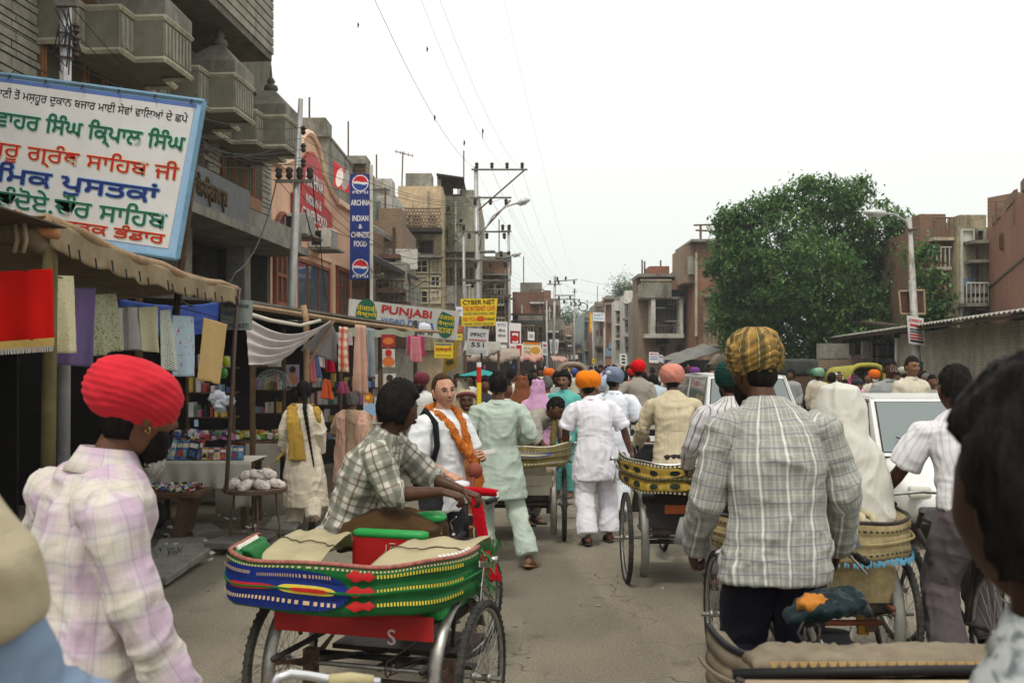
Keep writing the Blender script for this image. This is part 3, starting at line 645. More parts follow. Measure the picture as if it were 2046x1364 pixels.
    part('stair_opening',px_box(MB(),1374,1388,512,548,Y,.0,.06),plas_g,t); part('corner_strip',px_box(MB(),1388,1392,505,672,Y,.0,.25),plas_c,t)
    part('old_front',px_box(MB(),1402,1480,594,735,Y,.001,.5),brk3,t); part('ledge',px_box(MB(),1400,1482,590,595,Y,.5,1.0),conc,t); F=Ffront(Y)
    for x0,y0,x1,y1 in((1421,602,1433,630),(1441,602,1452,630),(1460,602,1470,630),(1412,660,1430,690),(1434,660,1446,690),(1450,660,1470,690)):
        p,q=P(x0,y0,Y),P(x1,y1,Y); window(F,t,p.x,q.x,q.z,p.z,wood_l,brk3 if y0>640 else dark,n0=.5,nb=(2,1),d=.15)
    for y in(643,652): part('ledge',px_box(MB(),1402,1478,y,y+2,Y,.5,.75),conc,t)
    for k in range(2): 
        q=MB().tube([P(1400+k*32,482,Y),P(1400+k*32,448,Y)],.07,5); part('aerial',q,rust,t)
    part('aerial',MB().tube([P(1386,450,Y),P(1470,447,Y)],.05,4),rust,t); part('aerial',MB().tube([P(1390,460,Y),P(1470,464,Y)],.05,4),rust,t)
    # house behind tree right
    # right brick group
    Y=38; t=block('brick_house','big dark red brick house with a narrow balconied corner, right of the tree','' and 0 or 1838,1915,458,Y,10,brk2,zb=0,ledges=[])
    part('stair_head',px_box(MB(),1868,1886,440,458,Y,-3,0),brk2,t); part('tin_parapet',px_box(MB(),1886,1934,441,456,Y,-4,-.5),mat('tin_sheet',(.35,.34,.30),.6,.3,dirt=(.2,.15,.1)),t)
    t3=block('balcony_bay','narrow cream bay of small balconies between two dark brick walls','' and 0 or 1913,1973,454,Y-.6,8,plas_y,zb=0)
    F=Ffront(Y-.6)
    for x0,y0,x1,y1,mm in((1918,458,1945,484,plas_w),(1947,458,1966,484,dark),(1934,528,1958,570,mat('blue_shutter',(.10,.16,.18),.7)),(1934,606,1964,640,dark)):
        p,q=P(x0,y0,Y-.6),P(x1,y1,Y-.6); window(F,t3,p.x,q.x,q.z,p.z,plas_w if mm is plas_w else plas_g,mm,nb=(1,1),d=.12,sill=False)
    for y0,y1 in((484,490),(522,528),(572,588),(596,603)): part('ledge',px_box(MB(),1926,1970,y0,y1,Y-.6,.001,.7),plas_g if y0!=572 else conc,t3)
    part('drainpipe',MB().tube([P(1921,505,Y-.7),P(1924,625,Y-.7)],.06,6),plas_w,t3)
    a=P(1973,440,Y-.7); b=Vector((17.9,24,0))
    t=thing('brick_wall_house','long red brick side wall of a tall house at the right edge','building',(18.5,31,0))
    b0=P(1973,0,Y-.7); bx=P(2075,0,26)
    m=MB(); q=[(b0.x,b0.y,0),(bx.x,bx.y,0),(bx.x+8,bx.y+1,0),(b0.x+8,b0.y+1,0)]; m.prism(q,(0,0,6.75)); part('wall',m,brk,t)
    m=MB(); m.prism([(b0.x,b0.y,6.7),(b0.x+.5,b0.y-1.3,6.7),(b0.x+2.5,b0.y+1,6.7)],(0,0,1.3)); part('stair_head',m,brk2,t)
    m=MB(); d=Vector((bx.x-b0.x,bx.y-b0.y,0)); 
    for k in range(3): c=Vector((b0.x,b0.y,0))+d*(.25+.3*k); part('parapet',MB().obox(c+V(0,0,6.9),d.normalized()*1.1,(0,.12,0),(0,0,.16)),brk2,t)

    dn=d.normalized(); nn=Vector((-dn.y,dn.x,0)); nn=-nn if nn.x>0 else nn
    m=MB().tube([b0*0+Vector((b0.x,b0.y,4.6))+nn*.04,Vector((bx.x,bx.y,4.9))+nn*.04],.04,4); part('string_course',m,conc,t)
    F=Fr((b0.x,b0.y,0),dn,nn); window(F,t,4.3,4.8,5.6,6.1,wood_d,dark,nb=(1,1),sill=False)
    for x,y,w_ in((1990,402,26),(2026,395,0)):
        a=thing('roof_aerial','thin television aerial on the brick roof at the right edge' if w_ else 'bare metal rod standing on the brick roof at the right edge','aerial',P(x,440,30)); m=MB().tube([P(x,450,30),P(x,y,30)],.025,4); 
        if w_: m.tube([P(x-13,y,30),P(x+13,y,30)],.015,4)
        part('mast',m,rust,a)
    # shed and wall along the right pavement
    t=thing('roadside_shed','long low shed with corrugated roof and whitewashed brick wall at the right','building',(14,30,0))
    A=Vector((13.4,40,0)); B=Vector((10.6,20,0)); u=(B-A).normalized(); n=Vector((u.y,-u.x,0)); n=n if n.x<0 else -n
    F=Fr(A,u,n); ln=(B-A).length
    ww=brickm('whitewashed_brick',(.42,.39,.32),(.33,.29,.22),(.3,.27,.2),damt=.8,dirt=(.12,.1,.08))
    m=MB(); F.box(m,8.6,ln+2,-.3,0,0,2.75); part('wall',m,ww,t)
    m=MB(); F.box(m,0,8.5,-3,-2.8,0,2.6); part('back_wall',m,mat('dim_wall',(.12,.1,.08),.9),t)
    for k in range(4): m=MB(); F.box(m,.3+k*2.6,.55+k*2.6,-.2,.05,0,2.65); part('post',m,plas_w if k%2 else plas_g,t)
    m=MB()
    nn_=int((ln+2)/.1); 
    vs=[];fs=[]
    for i in range(nn_+1):
        z=.03*math.sin(i*PI/1.5)
        for kk,(nv,zz) in enumerate(((.75,2.85),(-3.2,3.45))): vs.append(F.pt(-.5+i*.1+.0,nv,zz+z))
    for i in range(nn_): fs.append((2*i,2*i+2,2*i+3,2*i+1))
    m.add(vs,fs); part('corrugated_roof',m,mat('corrugated_iron',(.36,.35,.31),.6,.3,var=.3,dirt=(.2,.13,.08),damt=.6),t,solid=.02)
    m=MB(); F.box(m,-.4,ln+1.4,.6,.66,2.74,2.8); part('fascia',m,wood_d,t)
    wl=thing('boundary_wall','low wall of grey plaster over red brick in front of the big tree','wall',P(1665,720,36)); F=Ffront(36)
    part('brick_base',px_box(MB(),1636,1735,716,760,36,-.3,0),brk3,wl); part('plaster_panel',px_box(MB(),1636,1696,686,716,36,-.28,.02),conc,wl)
    wl=thing('boundary_wall','patterned pale brick wall behind the iron grille, under the shed roof','wall',P(1760,720,36)); part('wall',px_box(MB(),1700,1800,708,760,37,-.3,0),brickm('pale_pattern_brick',(.36,.3,.22),(.2,.13,.09),(.42,.38,.3),damt=.3),wl)
    gr=thing('iron_grille','tall dark iron grille fence with bars standing under the shed roof','fence',P(1780,740,34))
    for k in range(22): 
        x=1742+k*4.2; part('bar',MB().tube([P(x,742,34),P(x,684+3*math.sin(k),34)],.02,4),black,gr)
    for y in(688,712,738): part('rail',MB().tube([P(1740,y,34),P(1834,y,34)],.025,4),black,gr)
    for x in (1742,1790,1832): part('post',MB().tube([P(x,760,34),P(x,680,34)],.05,5),rust,gr)
    y_=mat('yellow_cloth',(.6,.4,.05),.8)
    for k in range(2): obj('cloth',px_box(MB(),1752+k*14,1760+k*14,690,704,37,.1,.13),y_,label=('yellow cloth hanging behind the iron grille, nearer the tree','yellow cloth hanging behind the iron grille, nearer the gate')[k],cat='cloth',group='yellow cloths behind the grille')
right_far()
def tree():
    Y=42; k=Y/FPX; t=thing('big_tree','large dense round leafy green tree standing beyond the parked traffic','tree',P(1640,745,Y)*1)
    t.location=(P(1640,0,Y).x,Y+1,0)
    x0=P(1640,0,Y).x; bark=mat('bark',(.10,.08,.06),.9,var=.4,scale=5,bmp=.6)
    tr=MB().tube([(x0,Y+1,0),(x0+.1,Y+1,1.5),(x0,Y+1,3.2)],[.55,.42,.35],10)
    lobes=[(1640,425,66,0),(1600,400,40,.5),(1690,395,34,-.5),(1560,480,84,0),(1720,455,82,.5),(1480,520,60,-.5),(1452,440,22,0),(1600,560,112,-1.2),(1760,545,98,.4),(1835,590,44,0),(1500,620,78,.5),(1650,650,108,-.8),(1770,640,84,0),(1452,590,40,.4),(1850,655,34,-5.5),(1630,700,90,.3),(1545,700,56,0),(1790,470,50,0),(1525,420,34,0),(1740,700,66,0),(1470,480,52,.6),(1660,500,100,1.5),(1560,580,90,1.6),(1720,590,100,1.7),(1885,600,12,-5.5),(1430,540,22,0),(1820,515,40,0),(1620,372,18,0),(1720,368,14,0),(1668,378,18,0),(1560,722,48,0),(1640,730,52,-.3),(1500,690,50,0),(1445,640,26,0),(1700,745,30,0),(1455,520,44,0),(1475,600,58,.2),(1458,655,38,0),(1850,625,40,-5.5),(1858,565,26,-5.5),(1835,515,30,-5),(1860,690,28,-5.5),(1462,445,34,0),(1560,400,28,0),(1500,440,40,0),(1800,700,40,0)]
    for lx,ly,r,dy in lobes[:18]:
        c=P(lx,ly,Y+dy); tr.tube([(x0+R.uniform(-.3,.3),Y+1,2.2+R.uniform(0,1.5)),((x0+c.x)/2,(Y+1+c.y)/2,(c.z+3)/2+.4),c],[.16,.1,.03],5)
    part('trunk',tr,bark,t,smooth=True)
    vs=[];fs=[]; rs=np.random.RandomState(3)
    for lx,ly,r,dy in lobes:
        c=np.array(P(lx,ly,Y+dy)); rr=r*k; ncl=int(78*(r/50)**1.75)+8
        for q in range(ncl):
            d=rs.normal(size=3); d/=np.linalg.norm(d)
            if d[1]>.55: d[1]*=-1
            cc=c+d*rr*(rs.uniform(.6,1.0)**.6 if rs.rand()<.75 else rs.uniform(0,.7))*np.array([1,.9,.95]); cr=.34*rs.uniform(.6,1.25)
            if rs.rand()<.12: cc+=d*rr*.12
            nl=15
            ps=cc+rs.normal(size=(nl,3))*cr*np.array([.55,.55,.42])
            for p in ps:
                a=rs.uniform(0,6.283); dr=rs.uniform(-1.1,.0); u=np.array([math.cos(a)*math.cos(dr),math.sin(a)*math.cos(dr),math.sin(dr)]); v=np.array([-math.sin(a),math.cos(a),rs.uniform(-.4,.6)])
                l=rs.uniform(.085,.15); o=len(vs); vs.extend([p-u*l,p+v*l*.42+u*l*.1,p+u*l,p-v*l*.42+u*l*.1]); fs.append((o,o+1,o+2,o+3))
    m=MB(); m.v=[tuple(x) for x in vs]; m.f=fs; part('crown',m,leafm(),t)
    print('leaves',len(fs))
tree()
# ---------------- painted boards ----------------
class Board:
    """flat board through four corners (TL,TR,BR,BL)"""
    def __init__(s,name,label,TL,TR,BR,BL,m,th=.03,cat='sign',group=None,parent=None):
        s.c=[Vector(x) for x in(TL,TR,BR,BL)]; s.r=(s.c[1]-s.c[0]+s.c[2]-s.c[3]).normalized(); u=(s.c[0]-s.c[3]+s.c[1]-s.c[2]); s.n=s.r.cross(u).normalized(); s.up=s.n.cross(s.r)*-1; s.up=(s.up if s.up.dot(u)>0 else -s.up)
        if s.n.y>0: s.n=-s.n
        cen=sum(s.c,Vector())/4; s.t=thing(name,label,cat,cen,group)
        s.W=((s.c[1]-s.c[0]).length+(s.c[2]-s.c[3]).length)/2; s.H=((s.c[0]-s.c[3]).length+(s.c[1]-s.c[2]).length)/2
        part('panel',MB().prism([c-s.n*th for c in s.c],s.n*th),m,s.t)
    def pt(s,u,v,off=0): # u right, v down 0..1
        a=s.c[0].lerp(s.c[1],u); b=s.c[3].lerp(s.c[2],u); return a.lerp(b,v)+s.n*off
    def rect(s,u0,v0,u1,v1,m,off=.003,name='painted_patch'):
        return part(name,MB().prism([s.pt(u0,v0,.0005),s.pt(u1,v0,.0005),s.pt(u1,v1,.0005),s.pt(u0,v1,.0005)],s.n*off),m,s.t)
    def disc(s,u,v,r,m,off=.003,a0=0,a1=360,name='painted_disc',sx=1):
        c=s.pt(u,v,.0005); return part(name,MB().prism([c+s.r*r*sx*math.cos(math.radians(a0+(a1-a0)*k/28))+s.up*r*math.sin(math.radians(a0+(a1-a0)*k/28)) for k in range(28 if a1-a0==360 else 29)],s.n*off),m,s.t)
    def txt(s,st,u,v,w,h,m,off=.006,bold=.0,outline=None,shear=0,ol=.03,name='lettering',rt=None):
        rt_=s.r if rt is None else rt
        up=s.up
        hh=h*s.H; r=bold*hh*.9
        if outline: boldtext(st,outline,s.t,s.pt(u,v,off-.001),rt_,up,hh,w*s.W,r+hh*.045,8,name='letter_outline',ext=.0005,isl_=.0001)
        return boldtext(st,m,s.t,s.pt(u,v,off+(.006 if outline else 0)),rt_,up,hh,w*s.W,r,name=name,ext=.0005,isl_=.0001,shear=shear)
def paint(n,c): return mat('paint_'+n,c,.55,var=.12,scale=14,bmp=0)
W_=paint('white',(.78,.76,.74)); RED=paint('red',(.50,.02,.02)); GRN=paint('green',(.02,.13,.07)); NAVY=paint('navy',(.02,.035,.18)); BLK=paint('black',(.02,.02,.02)); YEL=paint('yellow',(.80,.55,.03)); LBL=paint('pale_blue',(.30,.47,.66)); PGR=paint('pale_green',(.55,.72,.66)); CRM=paint('cream',(.78,.62,.38)); BLU=paint('blue',(.05,.17,.45)); ORD=paint('orange_red',(.62,.10,.02)); MAR=paint('maroon',(.30,.03,.03)); GREY=paint('grey',(.34,.34,.33))
def signs():
    Y=9.0
    cloth_w=mat('sign_canvas',(.66,.64,.63),.8,var=.08,scale=3,dirt=(.45,.42,.38),damt=.35)
    tl,tr,br,bl=P(-75,138,Y),P(409,203,Y),P(355,517,Y),P(-128,447,Y)
    b=Board('painted_sign','big white cloth sign with Gurmukhi lettering in green, red and blue, pale blue edge',tl,tr,br,bl,LBL,.05)
    part('canvas',MB().prism([b.pt(.02,.035,.001),b.pt(.965,.035,.001),b.pt(.955,.945,.001),b.pt(.02,.945,.001)],b.n*.004),cloth_w,b.t)
    part('blue_band',MB().prism([b.pt(.02,.025,.001),b.pt(.97,.025,.001),b.pt(.97,.05,.001),b.pt(.02,.05,.001)],b.n*.0045),paint('blue_edge',(.10,.17,.42)),b.t)  # darker blue strip along the top of the canvas
    o=.008
    rows=[('ਰਾਣੀ ਤੋਂ ਮਸ਼ਹੂਰ ਦੁਕਾਨ ਬਜਾਰ ਮਾਈ ਸੇਵਾਂ ਵਾਿਲਆਂ ਦੇ ਛਪੇ',.545,.125,.80,.085,BLK,.004,None),
      ('ਵਾਹਰ ਿਸੰਘ ਿਕ੍ਪਾਲ ਿਸੰਘ',.56,.285,.78,.155,GRN,.02,PGR),('ਗੁਰੂ ਗ੍ਰੰਥ ਸਾਿਹਬ ਜੀ',.545,.475,.80,.15,RED,.006,CRM),('ਰਿਮਕ ਪੁਸਤਕਾਂ',.50,.625,.76,.15,NAVY,.022,LBL),('ਲੇ.ਚੰਦੋਏ.ਚੌਰ ਸਾਿਹਬ',.52,.765,.82,.135,GRN,.015,PGR),('ਰੂਪ ਪੋਸ਼ ਪੁਸਤਕ ਭੰਡਾਰ',.54,.895,.79,.11,RED,.018,CRM)]
    for s,u,v,w_,h,m,bo,ol in rows: b.txt(s,u,v,w_,h,m,off=o,bold=bo,outline=ol,ol=.045)
    fr=MB().tube([b.pt(1,0,0),b.pt(1,1,0)],.022,6); fr.tube([b.pt(0,0,0),b.pt(1,0,0)],.022,6); fr.tube([b.pt(0,1,0),b.pt(1,1,0)],.022,6); part('sign_frame',fr,mat('blue_frame',(.16,.30,.42),.6,dirt=(.1,.1,.1)),b.t)
    part('back_post',MB().tube([b.pt(.97,.03,-.1),b.pt(.985,1.35,-.3)],.035,6),wood_d,b.t)
    for k in range(6): part('tie',MB().tube([b.pt(.2+k*.15,0,.02),b.pt(.2+k*.15,.03,.04),b.pt(.205+k*.15,-.04,-.02)],.006,4),black,b.t)
    # vertical blue board
    Y=29.5; b=Board('cola_restaurant_sign','tall vertical navy blue board with round red white and blue logos above food lettering',P(699,348,Y),P(741,348,Y),P(741,558,Y),P(699,558,Y),paint('deep_blue',(.018,.04,.21)),.25)
    for v in(.085,.885):
        b.disc(.5,v,.245,W_,.004,0,360); b.disc(.5,v,.215,paint('logo_red',(.62,.02,.03)),.007,8,172); b.disc(.5,v,.215,paint('logo_blue',(.03,.08,.35)),.007,188,352)
        m=MB(); c=b.pt(.5,v,.008); pts=[c+b.r*(-.215+.43*k/16)+b.up*(.022*math.sin(k/16*2*PI)+.03) for k in range(17)]+[c+b.r*(.215-.43*k/16)+b.up*(.022*math.sin((16-k)/16*2*PI)-.03) for k in range(17)]
        part('logo_wave',m.prism(pts,b.n*.004),W_,b.t); b.txt('PEPSI',.5,v+.088 if v<.5 else v+.086,.72,.026,W_,bold=.02)
    for s,v,w_ in(('ARCHNA',.272,.9),('INDIAN',.42,.75),('&',.497,.16),('CHINESE',.577,.86),('FOOD',.662,.6)): b.txt(s,.5,v,w_,.052 if s!='&' else .04,W_,bold=.03)
    part('edge_post',MB().tube([P(742,330,Y),P(742,640,Y)],.05,8),plas_w,b.t)
    bn=Board('red_banner','small red and white picture banner fixed left of the vertical blue sign',P(667,322,Y+.8),P(701,352,Y),P(700,388,Y),P(667,372,Y+.8),paint('banner_red',(.52,.03,.04)),.03)
    bn.disc(.35,.5,.28,W_,sx=.8); bn.disc(.72,.42,.3,GREY,sx=.7); bn.disc(.36,.52,.1,RED)
    # dhaba board
    b=Board('dhaba_sign','long white board with red and blue dhaba lettering between two green discs',P(703,597,16),P(919,622,18.5),P(912,680,18.5),P(700,655,16),mat('board_white',(.60,.58,.54),.6,var=.06,dirt=(.4,.36,.3),damt=.4),.06)
    for u in(.125,.87):
        b.disc(u,.48,.26,GRN); 
        for s,v in(('पंजाबी',.25),('वैष्णो',.48),('ढाबा',.72)): b.txt(s,u,v,.17,.19,YEL,bold=.02)
    b.txt('PUNJABI',.485,.27,.46,.33,RED,bold=.05); b.txt('VAISHNO',.36,.62,.21,.22,BLU,bold=.015); b.txt('DHABA',.625,.62,.25,.25,BLU,bold=.03); b.txt('सेवा में',.64,.88,.22,.14,BLK,bold=.01)
    part('crumpled_plastic',MB().ball(b.pt(.62,.70,.06),(.14,.04,.09),9,5),cloth('white_plastic_bag',(.7,.72,.75)),b.t)
    b=Board('net_cafe_banner','yellow hanging banner advertising an internet cafe in black and red letters',P(920,597,20),P(994,596,20),P(990,650,20),P(923,652,20),YEL,.02)
    b.txt('CYBER NET',.5,.13,.9,.16,BLK,bold=.03); b.txt('THE INTERNET CAFE',.5,.36,.92,.17,ORD,bold=.02); b.txt('FASTEST BROWSING HERE',.5,.55,.9,.09,GRN); b.txt('100 YOUR',.28,.74,.45,.14,ORD,bold=.015); b.disc(.56,.74,.055,ORD,sx=1.5); b.txt('Inland',.82,.74,.25,.12,BLK,bold=.02); b.txt('NEAR MAIN BAZAR',.5,.92,.85,.09,GRN)
    b=Board('impact_poster','white hanging poster with black and red lettering below the yellow banner',P(935,655,19.4),P(977,658,19.4),P(974,711,19.4),P(932,709,19.4),mat('poster_white',(.56,.56,.54),.7,var=.06),.012)
    b.txt('IMPACT',.5,.22,.7,.14,BLK,bold=.03); b.txt('IMMERSED',.5,.43,.8,.08,RED,bold=.03); b.txt('551',.5,.60,.6,.16,BLK,bold=.03); b.rect(.12,.80,.9,.93,GREY); b.txt('WORKSHOP',.5,.865,.74,.09,W_,bold=.01)
    def small(name,label,x0,y0,x1,y1,Y,base,items):
        b=Board(name,label,P(x0,y0,Y),P(x1,y0+1,Y),P(x1,y1,Y),P(x0,y1-1,Y),base,.03)
        for k,it in enumerate(items):
            if it[0]=='r': b.rect(*it[1:5],it[5],.004+.006*k)
            elif it[0]=='d': b.disc(it[1],it[2],it[3],it[4],.004+.006*k,sx=it[5] if len(it)>5 else 1)
            else: b.txt(it[1],it[2],it[3],it[4],it[5],it[6],bold=.02,off=.008+.006*k)
        return b
    small('shop_sign','tall white shop board behind the twin wire pole, black scrawled words',991,642,1014,684,31,W_,[('t','STD',.5,.15,.7,.12,BLU),('t','मेन',.5,.42,.6,.16,BLK),('t','केयर',.5,.66,.7,.14,BLK)])
    small('shop_sign','white board with a brown framed figure just right of the wire pole',1017,645,1041,690,31,W_,[('r',.1,.35,.9,.98,MAR),('r',.28,.45,.75,.9,W_),('d',.5,.68,.10,RED)])
    small('shop_sign','small white board with a red square, left of the wire pole',985,688,1012,712,30,W_,[('r',.2,.25,.62,.8,RED),('t','ਘਰ',.8,.6,.2,.3,MAR),('t','PHOTO',.3,.12,.5,.14,BLK)])
    small('shop_sign','white board with an upright red block, lower right of the wire pole',1018,686,1045,716,30,W_,[('r',.5,.1,.9,.85,RED),('t','ਦਾ',.25,.3,.3,.2,RED),('t','ਸੇਵਾ',.25,.65,.35,.2,MAR)])
    small('food_sign','cream board with orange heading and a golden dish, over the pink awning',1045,683,1081,712,31,paint('pale_cream',(.62,.60,.42)),[('r',.05,.0,.95,.16,ORD),('t','Hotel Guru Ram',.5,.08,.85,.1,YEL),('d',.68,.58,.16,CRM,1.4),('d',.68,.58,.11,paint('dish_gold',(.5,.3,.06)),1.4),('t','Pure Veg',.24,.45,.35,.14,BLK),('t','FOOD',.24,.7,.35,.14,BLK)])
    small('shop_sign','narrow pale blue notice right of the dish board',1083,682,1094,710,33,paint('ice_blue',(.55,.60,.66)),[('r',.2,.2,.8,.35,RED),('r',.2,.5,.8,.8,GREY)])
    small('shop_sign','small white notice above the dish board',1055,662,1068,680,33,W_,[('r',.2,.3,.8,.7,GREY)])
    for k,(x,l) in enumerate(((1098,'left one of two slim white hanging banners on the grey house front'),(1109,'right one of two slim white hanging banners on the grey house front'))):
        b=Board('cloth_banner',l,P(x,678-k,60),P(x+8,678,60),P(x+5,706,60),P(x+2-3*k,706,60),W_,.03,group='slim white banners'); b.rect(.3,.2,.7,.8,GREY)
    small('hindi_sign','yellow board with red Devanagari words under the long white dhaba board',868,684,905,716,17,YEL,[('t','शाकाहारी',.5,.42,.85,.3,RED),('r',.05,.05,.95,.12,BLU),('t','भोजन चाय नाश्ता',.5,.82,.8,.14,GRN)])
    g=Board('gold_hoarding','rounded dark gold board with faded Devanagari words hanging under the yellow sign',P(888,690,17.4),P(918,680,17.4),P(912,735,17.4),P(884,748,17.4),mat('dark_gold_board',(.30,.19,.03),.7,dirt=(.1,.07,.02)),.05); g.txt('भोजन',.45,.65,.5,.25,BLK,bold=.02)
    for k,(x0,y0,x1,y1,c,l) in enumerate(((911,612,925,632,W_,'small white notice beside the end of the dhaba board'),(911,650,924,664,ORD,'small orange tin notice on the post right of the dhaba board'),(912,666,924,680,YEL,'small yellow tin notice under the orange one'),(913,682,922,712,paint('dull_pink',(.4,.25,.2)),'long faded pink strip of cloth under the yellow tin notice'))): small('tin_notice',l,x0,y0,x1,y1,19,c,[('r',.2,.3,.8,.5,GREY)])
    b=Board('grey_notice','small faded grey tin sign on the thin pole in front of the white drape',P(441,598,9.55),P(505,600,9.55),P(502,660,9.55),P(440,658,9.55),mat('grey_tin',(.24,.27,.25),.7,var=.15,dirt=(.15,.15,.13)),.015)
    b.txt('NITYAM WAR',.5,.2,.8,.13,BLK,bold=.01); b.txt('GOLDEN!',.35,.45,.45,.14,NAVY,bold=.01); b.txt('MARKET!',.6,.85,.6,.15,BLK,bold=.01)
    # far right side
    small('street_board','tilted white board with red and blue lines standing over the far right stalls',1297,703,1316,725,42,W_,[('t','NEW ERA',.5,.18,.8,.18,RED),('r',.1,.4,.9,.46,BLU),('r',.1,.6,.9,.66,BLU)])
    small('street_board','small pale board beside the tilted white board',1317,708,1325,724,43,paint('ice_blue',(.55,.60,.66)),[('r',.2,.2,.8,.4,ORD)])
    small('street_board','red cloth board far down the street',1272,714,1283,730,52,ORD,[]); small('street_board','white board with red words left of the red cloth board',1265,723,1278,740,50,W_,[('r',.1,.5,.9,.8,RED)])
    small('street_board','stacked white board with three black marks on the far pale house',1238,706,1252,730,58,W_,[('r',.3,.12,.8,.28,BLK),('r',.3,.4,.8,.56,BLK),('r',.3,.68,.8,.84,BLK)])
    small('street_board','yellow small board below the stacked white board',1238,732,1248,740,56,YEL,[('r',.2,.4,.8,.6,GREY)])
    small('blue_white_hoarding','pale blue hoarding high on the red brick house down the street',1185,624,1208,642,84,W_,[('t','NIIT',.5,.3,.8,.3,BLU),('r',.1,.6,.9,.75,LBL)])
    small('orange_hoarding','tall narrow orange hoarding on the corner of the pale green shop house',1178,624,1184,664,84,paint('signal_orange',(.75,.25,.01)),[('r',.3,.1,.7,.8,YEL)])
    small('street_board','small yellow road sign on a thin pole in the far street',1183,716,1189,726,60,YEL,[('r',.3,.3,.7,.7,BLK)])
    # right lamp pole boards
    b=Board('brown_board','brown double board with pale frame on the right lamp pole',P(1795,582,27),P(1845,580,27.3),P(1847,627,27.3),P(1799,627,27),mat('brown_board_paint',(.085,.04,.03),.7),.05)
    f=MB(); 
    for a,c in(((0,0),(1,0)),((1,0),(1,1)),((1,1),(0,1)),((0,1),(0,0))): f.tube([b.pt(*a,.02),b.pt(*c,.02)],.03,5)
    part('board_frame',f,wood_l,b.t)
    b=Board('paper_poster','white cloth poster with red print tied to the right lamp pole',P(1812,630,26.7),P(1845,636,26.7),P(1849,691,26.7),P(1816,686,26.7),mat('poster_white',(.56,.56,.54),.7),.02)
    b.txt('ADMISSION',.5,.14,.8,.11,RED,bold=.03); b.rect(.15,.27,.85,.36,RED); 
    for v in(.44,.53): b.rect(.12,v,.88,v+.05,BLK)
    for v in(.63,.74): b.rect(.1,v,.9,v+.06,RED)
    b.rect(.1,.84,.9,.92,BLK)
signs()
# ---------------- poles, lamps and wires ----------------
ins=mat('brown_insulator',(.05,.032,.025),.3); arm_m=mat('grey_angle_iron',(.17,.155,.135),.7,.3,var=.3); wire_m=flat('wire_black',(.03,.03,.032),.6); wire_g=flat('wire_grey',(.16,.16,.16),.6)
def insul(m,p,s=1.0): m.loft([(p+V(0,0,z*s),(r*s,0,0),(0,r*s,0)) for z,r in((0,.015),(.04,.05),(.08,.035),(.12,.055),(.16,.03))],8)
def pole(label,px0,py0,px1,py1,Y,r0,r1,m=steel,arms=(),hang=False,name='utility_pole',group=None):
    a,b=P(px0,py0,Y),P(px1,py1,Y); d=(b-a); base=a-d*(a.z/d.z)
    t=thing(name,label,'pole',(base.x,Y,0),group); part('shaft',MB().tube([base,a,b],[r0,r0*.97,r1],12),m,t,smooth=True)
    pts=[]
    for x0,x1,y,nn,*dy in arms:
        dy=dy[0] if dy else 0; p,q=P(x0,y,Y-.08),P(x1,y+dy,Y-.08); part('cross_arm',MB().obox((p+q)/2,(q-p)/2,(0,.03,0),(0,0,.028)),arm_m,t)
        for k in range(nn): c=p.lerp(q,(k+.35)/(nn-.3) if nn>1 else .5); im=MB(); insul(im,c+V(0,0,-.26 if len(pts)>3 else .03),1.35); part('insulator',im,ins,t,smooth=True); pts.append(c)
    return t,pts
def lamp(t,pts,m=steel,r=.03,head=(.36,.14,.09)):
    part('lamp_arm',MB().tube(pts,r,8),m,t,smooth=True); e=Vector(pts[-1]); d=(e-Vector(pts[-2])).normalized()
    c=e+d*head[0]*.5; h=part('lamp_head',MB().loft([(e-d*.02,V(0,.04,0),V(0,0,.04)),(e+d*.12,V(0,head[1],0),V(0,0,head[2])),(e+d*head[0]*.8,V(0,head[1],0),V(0,0,head[2])),(e+d*head[0]*1.3,V(0,head[1]*.4,0),V(0,0,head[2]*.4))],12),mat('lamp_shell',(.55,.55,.53),.4,.3),t,smooth=True)
    part('diffuser',MB().loft([(c-d*.1+V(0,0,-head[2]*.6),V(0,head[1]*.7,0),V(0,0,.05)),(c+d*.15+V(0,0,-head[2]*.6),V(0,head[1]*.7,0),V(0,0,.05))],10),mat('lamp_glass',(.6,.6,.52),.3),h)
WIRES=[]
def wire(a,b,sag=.3,r=.007,label=None): WIRES.append((Vector(a),Vector(b),sag,r,label))
